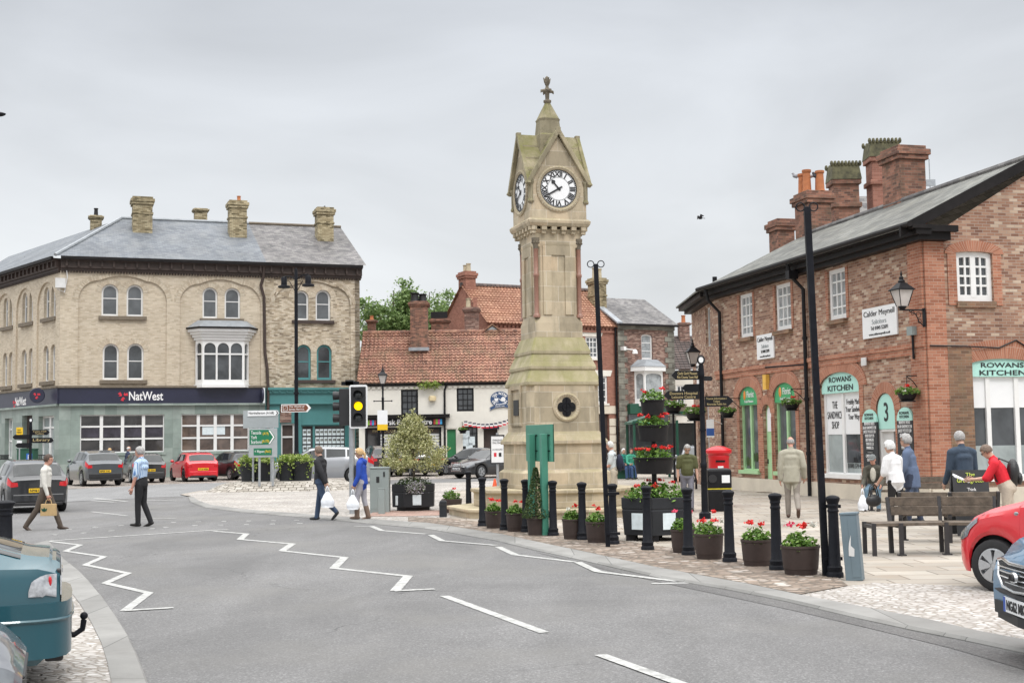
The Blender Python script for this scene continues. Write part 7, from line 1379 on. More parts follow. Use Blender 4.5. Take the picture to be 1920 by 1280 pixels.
# benches
def bench(label, p, rz, seat_len, sections, ext=0.0):
    """faceted bench: seat slats on steel frames, two plank back"""
    t = thing('bench', label, 'bench', p, rz); n = sections; pts = []; a = 0; x = y = 0
    ang = [R(v) for v in ([0] if n == 1 else [8, -14])]; pts = [Vector((0, 0, 0))]
    for k in range(n): pts.append(pts[-1] + Vector((math.cos(ang[k]), math.sin(ang[k]), 0)) * seat_len)
    for k in range(n):
        A, B = pts[k], pts[k + 1]; d = (B - A).normalized(); nn = Vector((-d.y, d.x, 0)); e = d * .02
        for j in range(4): o_ = nn * (-.42 + j * .115); mb = MB(); mb.bar(A + e * (1 if k else -ext * 50 + 1) + o_ + Vector((0, 0, .45)), B - e + o_ + Vector((0, 0, .45)), .1, .045); mb.build('seat_slat', M['wood'], t, bevel=.006)
        for z, o_ in ((.62, .05), (.755, .085)): mb = MB(); mb.bar(A + e + nn * o_ + Vector((0, 0, z)), B - e + nn * o_ + Vector((0, 0, z)), .045, .13); mb.build('back_plank', M['wood'], t, bevel=.006)
    for k in range(n + 1):
        A = pts[k]; d = ((pts[min(k + 1, n)] - pts[max(k - 1, 0)])).normalized(); nn = Vector((-d.y, d.x, 0)); mb = MB(); mb.bar(A - nn * .46 + Vector((0, 0, 0)), A - nn * .46 + Vector((0, 0, .47)), .06); mb.bar(A - nn * .47 + Vector((0, 0, .42)), A + nn * .1 + Vector((0, 0, .42)), .05); mb.bar(A + nn * .0 + Vector((0, 0, 0)), A + nn * .03 + Vector((0, 0, .45)), .06); mb.bar(A + nn * .03 + Vector((0, 0, .42)), A + nn * .12 + Vector((0, 0, .82)), .05, .06)
        if ext and not k: C_ = A - d * ext; m0 = mb; mb = MB(); mb.bar(C_ - nn * .46, C_ - nn * .46 + Vector((0, 0, .47)), .06); mb.bar(C_ - nn * .0, C_ + Vector((0, 0, .47)), .06); mb.bar(C_ - nn * .47 + Vector((0, 0, .42)), C_ + nn * .03 + Vector((0, 0, .42)), .05); mb.build('frame', M['steel_dark'], t); mb = m0
        mb.box(A.x - nn.x * .46 - .06, A.x - nn.x * .46 + .06, A.y - nn.y * .46 - .06, A.y - nn.y * .46 + .06, 0, .02); mb.build('frame', M['steel_dark'], t)
    return t
p = GX(1672, 19.6); bench('weathered faceted bench with two plank back facing the road by the red car', p, R(-6), .76, 2, .4)
p = GX(1872, 20.9); bench('second bench back to back behind the weathered bench by the red car', (p.x + .1, p.y + .3, 0), R(172), .76, 2)
p = GX(1627, 31.0); bench('long bench under the sandwich shop window where the man in a cap sits', (p.x, p.y, 0), R(-4), .78, 1)
p = GX(1724, 29.0); bench('bench by the corner of the market hall beyond the two women', (p.x, p.y, 0), R(-2), .72, 1)
# greengrocer board
p = GX(1822, 22.6); t = thing('sandwich_board', 'dark A board lettered Greengrocer behind the weathered bench', 'sign board', p, R(-4)); mb = MB(); zt_ = 1.13
for s_ in (-1, 1): mb = MB(); mb.slab([(-.3, s_ * .25 - .01, .02), (.3, s_ * .25 - .01, .02), (.3, s_ * .02 - .01, zt_), (-.3, s_ * .02 - .01, zt_)], (0, .02, 0)); pn = mb.build('panel', M['slate_board'], t); 
Tl = Matrix.Translation((0, -.06, zt_ - .18)) @ Matrix.Rotation(R(-12), 4, 'X'); f_ = lambda dz: Matrix.Translation((0, -.035, zt_)) @ Matrix.Rotation(R(-11.7), 4, 'X') @ TM(0, -.004, dz)
text('lettering', 'The', .1, M['lime_text'], t, f_(-.075), hfit=.055); text('lettering', 'Greengrocer', .12, M['lime_text'], t, f_(-.19), wfit=.46, hfit=.1); text('lettering', 'Think\nlocal\nshop local', .08, M['text_white'], t, f_(-.42), wfit=.26)
# hanging baskets
def basket(label, c, s, flowers=2, wall=None):
    t = thing('hanging_basket', label, 'hanging basket', c); mb = MB(); mb.lathe([(.09 * s, -.2 * s), (.18 * s, -.14 * s), (.24 * s, 0), (.25 * s, .02 * s), (.2 * s, .02 * s), (.18 * s, -.06 * s)], 18, cap=False); mb.lathe([(.2 * s, -.2 * s), (.2 * s, -.17 * s)], 18); mb.build('bowl', M['black'], t, smooth=True); bedding(t, .3 * s, .3 * s, .2 * s, -.02, 420, .065 * s, [(rnd.uniform(-.1, .1) * s, -.12 * s, .2 * s, .055 * s, rf_) for _ in range(flowers)] + [(-.12 * s, -.2 * s, .08 * s, .04 * s, wf_)], lump=.5)
    if wall is not None: w_ = Vector(wall) - Vector(c); mb = MB(); mb.tube([(0, 0, 0), (0, 0, .42 * s)], .008, 5); mb.tube([w_ + Vector((0, 0, .45 * s)), (0, 0, .45 * s)], .014, 5); mb.tube([w_ + Vector((0, 0, .1 * s)), w_ * .5 + Vector((0, 0, .32 * s)), (0, 0, .43 * s)], .012, 5); mb.build('bracket', M['iron'], t)
def on_wall(px, py, out_): u, z = AF.uz(px, py, -out_); return AF.world(u, -out_, z), AF.world(u, -.02, z)
c_, w_ = on_wall(1701, 738, .35); basket('hanging basket with red flowers right of the door numbered three', c_, 1.0, 2, w_)
c_, w_ = on_wall(1484, 757, .45); basket('hanging basket of red geraniums beside the tall downpipe on the market hall', c_, 1.0, 3, w_)
c_, w_ = on_wall(1364, 772, .5); basket('hanging basket of white flowers near the far end of the market hall', c_, 1.0, 0, w_)
# vehicles: lofted bodies, x forward, y left
def lerp_tab(tab, s):
    for (a, va), (b, vb) in zip(tab, tab[1:]):
        if s <= b: f = (s - a) / (b - a) if b > a else 0; f = max(0, min(1, f)); return va + (vb - va) * f
    return tab[-1][1]
KIND = {
 'hatch': dict(L=3.95, W=1.69, r=.31, ax=(.2, .82), sill=.2, top=[(0, .55), (.012, .68), (.05, .77), (.15, .89), (.25, .96), (.43, 1.38), (.55, 1.46), (.75, 1.44), (.89, 1.36), (.96, 1.0), (.985, .95), (1, .9)], ws=(.265, .425), rw=(.893, .955), belt=[(0, .6), (.1, .78), (.25, .9), (.95, 1.0), (1, .86)], wins=[(.34, .57), (.585, .80)]),
 'suv': dict(L=4.4, W=1.8, r=.35, ax=(.19, .81), sill=.26, top=[(0, .62), (.012, .8), (.05, .92), (.15, 1.03), (.25, 1.09), (.41, 1.56), (.53, 1.65), (.75, 1.62), (.9, 1.5), (.965, 1.14), (.985, 1.08), (1, 1.0)], ws=(.265, .405), rw=(.903, .958), belt=[(0, .7), (.1, .88), (.25, 1.03), (.95, 1.16), (1, .98)], wins=[(.33, .55), (.565, .74), (.755, .86)]),
 'sedan': dict(L=4.55, W=1.76, r=.32, ax=(.19, .79), sill=.2, top=[(0, .52), (.012, .66), (.05, .74), (.15, .84), (.27, .93), (.42, 1.35), (.52, 1.43), (.67, 1.4), (.82, 1.08), (.88, 1.05), (.975, 1.03), (1, .96)], ws=(.285, .415), rw=(.685, .81), belt=[(0, .58), (.1, .74), (.27, .88), (.8, .98), (.97, .96), (1, .9)], wins=[(.36, .535), (.55, .7)]),
 'lift': dict(L=4.55, W=1.76, r=.32, ax=(.19, .79), sill=.2, top=[(0, .52), (.012, .66), (.05, .74), (.15, .84), (.27, .93), (.42, 1.35), (.52, 1.43), (.67, 1.38), (.92, 1.03), (.95, .985), (.985, .97), (.996, .955), (1, .9)], ws=(.285, .415), rw=(.685, .94), belt=[(0, .58), (.1, .74), (.27, .88), (.8, .91), (.97, .88), (1, .83)], wins=[(.36, .535), (.55, .7)]),
 'small': dict(L=3.5, W=1.62, r=.29, ax=(.155, .84), sill=.2, top=[(0, .6), (.012, .72), (.05, .82), (.13, .93), (.24, 1.02), (.42, 1.42), (.55, 1.5), (.75, 1.48), (.9, 1.38), (.96, 1.0), (.985, .95), (1, .9)], ws=(.25, .415), rw=(.9, .955), belt=[(0, .6), (.1, .82), (.25, .94), (.95, 1.0), (1, .86)], wins=[(.34, .6), (.62, .82)]),
 'mpv': dict(L=4.5, W=1.8, r=.32, ax=(.18, .84), sill=.22, top=[(0, .6), (.012, .78), (.05, .9), (.14, 1.03), (.2, 1.1), (.38, 1.6), (.5, 1.72), (.8, 1.71), (.935, 1.62), (.98, 1.05), (1, .95)], ws=(.215, .37), rw=(.94, .976), belt=[(0, .65), (.1, .88), (.22, 1.03), (.95, 1.08), (1, .92)], wins=[(.29, .48), (.495, .7), (.715, .9)]),
 'van': dict(L=5.2, W=1.95, r=.34, ax=(.17, .8), sill=.25, top=[(0, .7), (.012, .95), (.04, 1.08), (.1, 1.22), (.14, 1.28), (.25, 1.9), (.32, 2.0), (.9, 2.02), (.985, 1.98), (1, 1.9)], ws=(.15, .245), rw=(.985, .999), belt=[(0, .75), (.14, 1.15), (1, 1.2)], wins=[(.2, .33)]),
}
PLAN = [(0, .70), (.015, .80), (.05, .90), (.12, .97), (.28, 1), (.75, 1), (.9, .98), (.965, .94), (1, .86)]
def car(label, anchor, end, head, kind, paint, plate=('white', 'yellow'), ptxt='', near=False, rim='alloy', name='parked_car', cat='car', tail='lens_red', group='cars parked around the market place', seed=1, z=0.0):
    K = KIND[kind]; L_, W2 = K['L'], K['W'] / 2; h = Vector((head[0], head[1], 0)).normalized(); c = Vector(anchor); c = c + h * ({'rear': .5, 'front': -.5, 'mid': 0}[end] * L_); c.z = z
    t = thing(name, label, cat, c, math.atan2(h.y, h.x), group); axs = K['ax']; ra = K['r'] * 1.17
    wt_tab = [(0, .84), (K['ws'][0], .83), (K['ws'][1] + .02, .76), (K['rw'][0], .76), (min(K['rw'][1], .97), .82), (1, .86)]
    def sec(s):
        w_ = W2 * lerp_tab(PLAN, s); zt = sum(lerp_tab(K['top'], min(1, max(0, s + d))) for d in (-.012, 0, .012)) / 3; zb = min(lerp_tab(K['belt'], s), zt - .03); x = L_ * (.5 - s); zl = K['sill'] + (.06 if s < .03 or s > .975 else 0)
        for a in axs:
            dx = x - L_ * (.5 - a)
            if abs(dx) < ra: zl = max(zl, min(zb - .1, K['r'] + math.sqrt(ra * ra - dx * dx)))
        wr = w_ * lerp_tab(wt_tab, s); zf = max(zb + .012, zt - .07); lo = zb - zl
        return [(x, w_ * .955, zl), (x, w_ * .99, zl + lo * .18), (x, w_, zl + lo * .5), (x, w_ * .985, zl + lo * .86), (x, w_ * .95, zb), (x, wr, zf), (x, wr * .9, max(zf + .004, zt - .018)), (x, 0, zt)]
    def S(s, tt, side):
        p = sec(s); i = min(6, int(tt)); f = tt - i; a, b = p[i], p[i + 1]; return Vector((a[0] + (b[0] - a[0]) * f, side * (a[1] + (b[1] - a[1]) * f), a[2] + (b[2] - a[2]) * f))
    st = sorted(set([i / 60 for i in range(61)] + [.006, .012, .988, .994] + [a + q * ra / L_ for a in axs for q in (-1.0, -.995, -.9, -.75, .75, .9, .995, 1.0)])); V = []; fs = []; n = 15
    for s in st: p = sec(s); V += [Vector(q) for q in p] + [Vector((q[0], -q[1], q[2])) for q in p[6::-1]]
    for i in range(len(st) - 1):
        for j in range(n - 1): fs.append((i * n + j, (i + 1) * n + j, (i + 1) * n + j + 1, i * n + j + 1))
    mb = MB(); mb.add(V, fs); k = (len(st) - 1) * n; mb.add(V[:n], [tuple(range(n))]); mb.add(V[k:], [tuple(range(n - 1, -1, -1))]); mb.build('body', paint, t, smooth=28)
    mb = MB(); mb.box(-L_ * .475, L_ * .475, -W2 * .72, W2 * .72, K['sill'] + .02, .62); mb.build('underbody', M['trim'], t)
    def panel(nm, s0, s1, t0, t1, side, m, off=.007, ns=8, nt=3, parent=None, sm=True, tear=0):
        mb = MB(); P = []
        for i in range(ns + 1):
            for j in range(nt + 1):
                s = s0 + (s1 - s0) * i / ns
                if side: tt = t0 + (t1 - t0) * j / nt * ((i / ns + .02) ** .55 if tear else 1); p = S(s, tt, side); du = S(s + .004, tt, side) - p; dv = S(s, min(6.99, tt + .02), side) - p; nn = dv.cross(du) * side
                else: v = -1 + 2 * j / nt; sd_ = 1 if v >= 0 else -1; tt = 7 - abs(v) * (7 - t0) - 1e-4; p = S(s, tt, sd_); du = S(s + .004, 6.9, 1) - S(s, 6.9, 1); nn = Vector((0, 1, 0)).cross(du)
                if nn.length > 1e-9: nn.normalize()
                if nn.dot(Vector((p.x * .1, p.y, p.z - .5))) < 0: nn = -nn
                P.append(p + nn * off)
        fl = [(i * (nt + 1) + j, (i + 1) * (nt + 1) + j, (i + 1) * (nt + 1) + j + 1, i * (nt + 1) + j + 1) for i in range(ns) for j in range(nt)]; mb.add(P, fl); return mb.build(nm, m, parent or t, smooth='all' if sm else False)
    panel('windscreen', K['ws'][0], K['ws'][1], 5.25, 7, 0, M['glass_car'], nt=8); panel('rear_window', K['rw'][0], K['rw'][1], 5.3, 7, 0, M['glass_car'], nt=8)
    for side in (1, -1):
        for a, b in K['wins']: panel('side_window', a, b, 4.16, 4.92, side, M['glass_car'])
        panel('headlight', .012, .10, 2.7, 3.9, side, M['lens_clear'], .01, parent=t)
        o = panel('tail_light', .945, .999, 2.7, 3.95, side, M[tail], .012) if kind != 'lift' else panel('tail_light', .953, .994, 2.6, 3.95, side, M[tail], .01, 10, 5, tear=1); yy = W2 * .86; zz_ = [S(.999, q, 1).z for q in (2.7, 3.95)]; mb = MB(); mb.slab([(-L_ / 2 - .012, side * yy, zz_[0]), (-L_ / 2 - .012, side * yy * .74, zz_[0] + .02), (-L_ / 2 - .012, side * yy * .76, zz_[1] - .02), (-L_ / 2 - .012, side * yy * .99, zz_[1])], (.01, 0, 0)); mb.build('tail_lamp_inner', M[tail], o)
        p = S(K['ws'][0] + .075, 4.1, side); mb = MB(); mb.sph((p.x, p.y + side * .12, p.z + .07), .07, .1, .075, 10, 6); mb.box(p.x - .03, p.x + .03, min(p.y, p.y + side * .1), max(p.y, p.y + side * .1), p.z + .02, p.z + .05); mb.build('door_mirror', paint if not near else M['trim'], t, smooth=True)
        for ai, a in enumerate(axs):
            x = L_ * (.5 - a); y = side * (W2 - .115); r = K['r']; T = Matrix.Translation((x, y, r)) @ Matrix.Rotation(R(-90) * side, 4, 'X'); mb = MB(); mb.T = T; mb.lathe([(r * .64, -.1), (r * .9, -.1), (r * .985, -.07), (r, -.03), (r, .05), (r * .97, .085), (r * .9, .1), (r * .68, .1), (r * .65, .06)], 28, cap=False); w_ = mb.build('wheel', M['tyre'], t, smooth=True)
            mb = MB(); mb.T = T; mb.lathe([(r * .66, .05), (r * .66, .095), (r * .6, .1), (r * .58, .04), (r * .2, .02)], 28, cap=False)
            if rim == 'hubcap':
                mb.lathe([(r * .2, .09), (r * .14, .105), (.001, .108)], 14, cap=False)
                for q in range(6): a_ = q * math.pi / 3; v = lambda rr, da: (rr * r * math.cos(a_ + da), rr * r * math.sin(a_ + da), .075 + .02 * (1 - rr)); mb.slab([v(.12, -.5), v(.61, -.36), v(.63, 0), v(.61, .36), v(.12, .5)], (0, 0, .02))
            else:
                for q in range(5): a_ = q * 2 * math.pi / 5; v = lambda rr, da: (rr * r * math.cos(a_ + da), rr * r * math.sin(a_ + da), .06 + .03 * (1 - rr)); mb.slab([v(.05, -1), v(.62, -.17), v(.62, .17), v(.05, 1)], (0, 0, .02))
                mb.lathe([(r * .12, .1), (.001, .105)], 10, cap=False)
            mb.build('rim', M['alloy' if rim != 'black' else 'alloy_dark'], w_); mb = MB(); mb.T = T; mb.lathe([(r * .6, .02), (.001, .02)], 20, cap=False); mb.build('brake_disc', M['trim'], w_)
    zp = K['sill'] + .34; xr = -L_ / 2
    if plate[1]:
        MB().box(xr - .022, xr - .012, -.26, .26, zp + .02, zp + .135).build('number_plate', M['plate_yellow'] if plate[1] == 'yellow' else M['white_sheet'], t)
        if ptxt: text('plate_lettering', ptxt, .09, M['text_black'], t, Matrix.Translation((xr - .026, 0, zp + .078)) @ Matrix.Rotation(R(-90), 4, 'Z') @ Matrix.Rotation(R(90), 4, 'X'), wfit=.46, bold=.002)
    mb = MB(); mb.box(xr - .035, xr + .1, -W2 * .8, W2 * .8, K['sill'] + .1, zp - .02); mb.build('rear_bumper', paint if kind != 'suv' else M['trim'], t, bevel=.03); mb = MB(); mb.box(xr - .03, xr + .1, -W2 * .75, W2 * .75, K['sill'] + .0, K['sill'] + .098); mb.build('bumper_trim', M['trim'], t, bevel=.02)
    xf = L_ / 2; zf = K['sill'] + .3; mb = MB(); mb.box(xf - .1, xf + .012, -W2 * .5, W2 * .5, zf + .06, K['top'][0][1] - .01); mb.build('grille', M['trim'], t, bevel=.01); mb = MB(); mb.box(xf - .1, xf + .02, -W2 * .62, W2 * .62, K['sill'] + .06, K['sill'] + .16); mb.build('lower_intake', M['trim'], t)
    if plate[0]: MB().box(xf + .015, xf + .028, -.26, .26, zf - .08, zf + .03).build('number_plate', M['white_sheet'], t); text('plate_lettering', ptxt or 'YK08 FDL', .09, M['text_black'], t, Matrix.Translation((xf + .031, 0, zf - .025)) @ Matrix.Rotation(R(90), 4, 'Z') @ Matrix.Rotation(R(90), 4, 'X'), wfit=.46, bold=.002)
    if near:
        for side in (1, -1):
            for s in (K['wins'][0][0] - .035, K['wins'][0][1] + .007, K['wins'][-1][1] - .02):
                mb = MB(); mb.tube([S(s, q, side) + Vector((0, side * .001, 0)) for q in (1.0, 1.5, 2, 2.5, 3, 3.5, 4.0)], .005, 4); mb.build('door_seam', M['trim'], t)
            for s in (K['wins'][0][1] - .03, K['wins'][-1][1] - .02): p = S(s, 3.4, side); mb = MB(); mb.box(p.x - .1, p.x + .08, p.y - .02, p.y + .025 * side + .001, p.z - .015, p.z + .015) if side > 0 else mb.box(p.x - .1, p.x + .08, p.y - .025, p.y + .02, p.z - .015, p.z + .015); mb.build('door_handle', paint, t, bevel=.008)
            p = S(K['ax'][0] + .085, 3.1, side); mb = MB(); mb.sph((p.x, p.y, p.z), .03, .012, .022, 8, 5); mb.build('side_repeater', M['lens_clear'], t)
    return t, S, L_, W2
KIND['estate'] = dict(KIND['suv'], L=4.8)
P_black = paint_mat('black car paint', (.016, .017, .02)); P_grey = paint_mat('grey metallic paint', (.085, .095, .105), .3); P_red = paint_mat('red car paint', (.62, .015, .025)); P_silver = paint_mat('silver car paint', (.34, .35, .37), .35); P_blue = paint_mat('dark blue car paint', (.014, .017, .035)); P_teal = paint_mat('teal metallic paint', (.006, .07, .095), .1); P_mid = paint_mat('mid grey paint', (.15, .155, .17), .3); P_steel = paint_mat('steel blue metallic paint', (.085, .21, .35), .25); P_white = paint_mat('white van paint', (.7, .7, .7)); P_maroon = paint_mat('dark maroon car paint', (.03, .012, .016)); P_charc = paint_mat('charcoal car paint', (.028, .032, .036), .2)
ca = lambda d: (math.sin(R(d)), math.cos(R(d)))
car('black hatchback seen from behind at the left edge by the man with the tan bag', GX(72, 36.0, ZR), 'rear', ca(-29), 'hatch', P_black, (None, 'yellow'), 'NV61 KGE', z=ZR)
car('dark grey crossover parked nose in before the bank corner', GX(197, 59.5, ZR), 'rear', ca(-31), 'suv', P_grey, (None, 'yellow'), 'MF09 YWL', z=ZR)
car('black hatchback parked behind the man in the blue striped shirt', GX(281, 63.5, ZR), 'rear', ca(-27), 'hatch', P_black, (None, 'yellow'), 'YK62 SZN', z=ZR)
car('bright red hatchback with black wheels parked before the bank', GX(381, 64.5, ZR), 'rear', ca(-28), 'hatch', P_red, (None, 'yellow'), 'YT10 WSX', rim='black', z=ZR)
car('charcoal hatchback half hidden by the green road sign', GX(470, 66, ZR), 'rear', ca(-38), 'hatch', P_charc, (None, 'yellow'), z=ZR)
car('silver estate SUV passing behind the road island', GX(598, 58.6, ZR), 'mid', (-.985, -.17), 'estate', P_silver, ('white', None), z=ZR)
car('dark maroon car hidden behind the cabinet and the holly tree', GX(728, 68, ZR), 'rear', ca(-16), 'suv', P_maroon, (None, 'yellow'), 'PN53 ZDE', z=ZR)
car('dark navy people carrier seen from behind right of the holly tree', GX(807, 68, ZR), 'rear', ca(-20), 'mpv', P_blue, (None, 'yellow'), 'YJ04 HVA', z=ZR)
au_, Sa, La_, Wa_ = car('black saloon with big chrome edged grille left of the tower', GX(856, 63, ZR), 'front', (-.72, -.69), 'sedan', P_black, ('white', None), 'LX56 YGD', z=ZR)
mb = MB(); mb.ring(rectp(-.36, .36, .34, .78), rectp(-.33, .33, .37, .75), -La_ / 2 - .03, -La_ / 2 + .02); mb.build('grille_surround', M['chrome'], au_, mat=Matrix.Rotation(R(90), 4, 'Z'))
for k in range(4): mb = MB(); mb.tube([(La_ / 2 + .03, -.12 + k * .08 + .05 * math.cos(q * .524), .66 + .05 * math.sin(q * .524)) for q in range(13)], .008, 5); mb.build('badge_ring', M['chrome'], au_)
car('dark hatchback parked behind the black saloon by the tea room', GX(884, 71, ZR), 'mid', ca(-75), 'hatch', P_charc, (None, 'yellow'), z=ZR)
car('white van facing the square beyond the tiered planter', GX(1286, 63, ZR), 'front', (-.12, -1), 'van', P_white, name='parked_van', cat='van', z=ZR)
car('silver hatchback facing the square behind the man in the olive shirt', GX(1300, 52, 0), 'front', (-.3, -1), 'hatch', P_silver, z=0)
# near cars
q = D(1863, 1055, 14.6); hd = Vector((-.62, .785, 0)).normalized(); KH = KIND['small']; lft = Vector((-hd.y, hd.x, 0)); c_ = Vector((q.x, q.y, 0)) - lft * (KH['W'] / 2 - .02) - hd * (KH['L'] * (.5 - .155))
rc, Sr, Lr, Wr = car('bright red small car with silver wheel trims at the right edge by the benches', c_, 'mid', hd, 'small', P_red, ('white', 'yellow'), near=True, rim='hubcap')
kq = D(1916, 1150, 10.1); kc, Sk, Lk, Wk = car('steel blue SUV with chrome grille entering at the lower right edge', (kq.x, kq.y, 0), 'front', (-1, 0.03), 'suv', P_steel, (None, 'yellow'), near=True)
# front of the blue SUV: plate, grille, badge
fx = Lk / 2; Tf = lambda y, z, x=.0: Matrix.Translation((fx + x, y, z)) @ Matrix.Rotation(R(90), 4, 'Z') @ Matrix.Rotation(R(90), 4, 'X')
mb = MB(); mb.slab([(fx + .0, -.42, .62), (fx + .03, -.28, .56), (fx + .035, 0, .545), (fx + .03, .28, .56), (fx + .0, .42, .62), (fx - .03, .52, .73), (fx - .02, .34, .75), (fx + .0, .15, .73), (fx + .0, -.15, .73), (fx - .02, -.34, .75), (fx - .03, -.52, .73)], (.012, 0, 0)); g_ = mb.build('grille_mesh', M['trim'], kc)
mb = MB()
for z, yy in ((.585, .33), (.625, .40), (.665, .44), (.7, .46)): mb.tube([(fx + .0 - .02 * (abs(y) / .5) ** 2 + .03, y, z) for y in (-yy, -yy / 2, 0, yy / 2, yy)], .006, 6)
mb.build('grille_bars', M['chrome'], g_, smooth=True)
mb = MB(); mb.tube([(fx - .02, .53, .735), (fx + .02, .43, .62), (fx + .04, .28, .552), (fx + .05, 0, .535), (fx + .04, -.28, .552), (fx + .02, -.43, .62), (fx - .02, -.53, .735)], .012, 8); mb.tube([(fx - .02, .53, .738), (fx + .01, .34, .762), (fx + .025, .15, .74), (fx + .025, -.15, .74), (fx + .01, -.34, .762), (fx - .02, -.53, .738)], .014, 8); mb.build('grille_surround', M['chrome'], g_, smooth=True)
mb = MB(); mb.lathe([(.001, .02), (.9, .02), (1, 0)], 24, ex=.075, ey=.045, cap=False); bd = mb.build('badge', M['chrome'], g_, mat=Tf(0, .645, .045)); text('badge_lettering', 'KIA', .07, M['text_black'], bd, Matrix.Translation((0, 0, .024)), wfit=.11, hfit=.05, bold=.001)
mb = MB(); mb.box(fx + .03, fx + .045, -.27, .27, .36, .475); pl_ = mb.build('number_plate', M['white_sheet'], kc); text('plate_lettering', 'NG62 MKF', .09, M['text_black'], pl_, Tf(.02, .418, .048), wfit=.43, hfit=.08, bold=.002, ext=.002); MB().box(fx + .0451, fx + .0465, -.27, -.225, .36, .475).build('plate_band', mat('plate blue', (.02, .08, .4), .4), pl_)
mb = MB(); mb.slab([(fx - .35, -.84, .27), (fx - .02, -.62, .27), (fx + .035, 0, .27), (fx - .02, .62, .27), (fx - .35, .84, .27)], (0, 0, .075)); mb.build('skirt', M['trim'], kc, bevel=.02); mb = MB(); mb.tube([(fx - .25, .82, .5), (fx - .02, .6, .5), (fx + .028, 0, .5), (fx - .02, -.6, .5), (fx - .25, -.82, .5)], .022, 6); mb.build('bumper_strip', M['trim'], kc)
# teal saloon seen from its rear quarter
q = D(112, 1130, 9.55); hd = Vector((-.945, -.33, 0)).normalized(); lft = Vector((-hd.y, hd.x, 0)); a_ = Vector((q.x, q.y, 0)) - lft * .74
tc_, St, Lt, Wt = car('teal saloon with clear tail lamps and tow ball at the left edge', a_, 'rear', hd, 'lift', P_teal, (None, None), near=True, tail='lens_bright')
xr = -Lt / 2; mb = MB(); mb.slab([(xr - .012, -.70, .66), (xr - .012, .70, .66), (xr - .008, .70, .87), (xr - .008, -.70, .87)], (.03, 0, 0)); mb.build('boot_garnish', M['trim'], tc_, bevel=.01); MB().box(xr - .02, xr - .0125, .35, .65, .84, .87).build('boot_lettering', M['chrome'], tc_); mb = MB(); mb.tube([(xr + .1, .1, .33), (xr - .11, .1, .31), (xr - .17, .1, .35), (xr - .18, .1, .42)], .022, 8); mb.sph((xr - .18, .1, .45), .03, n=12, m=8); mb.build('tow_ball', M['iron'], tc_, smooth=True)
BP = [(.62, .998), (.35, 1.003), (.16, .985), (.03, .92), (-.05, .8), (-.085, .55), (-.095, 0)]; BP = [(xr + a, Wt * b) for a, b in BP] + [(xr + a, -Wt * b) for a, b in BP[-2::-1]]; mb = MB(); mb.slab([(a, b, .25) for a, b in BP], (0, 0, .39)); mb.build('deep_bumper', P_teal, tc_, smooth=60, bevel=.045); mb = MB(); mb.tube([(a - .002, b * 1.004, .52) for a, b in BP], .014, 6); mb.build('bumper_strip', P_teal, tc_, smooth=True)
mb = MB(); 
for sd_ in (1,): p = St(.985, 3.2, sd_); mb.sph((p.x, p.y + .008, p.z), .014, .012, .04, 8, 5)
mb.build('fog_lamp', M['lens_red'], tc_)
q = D(47, 1215, 7.35); car('grey car whose front wing fills the bottom left corner', (q.x, q.y, 0), 'front', (.945, .33), 'hatch', P_mid, (None, None), near=True)
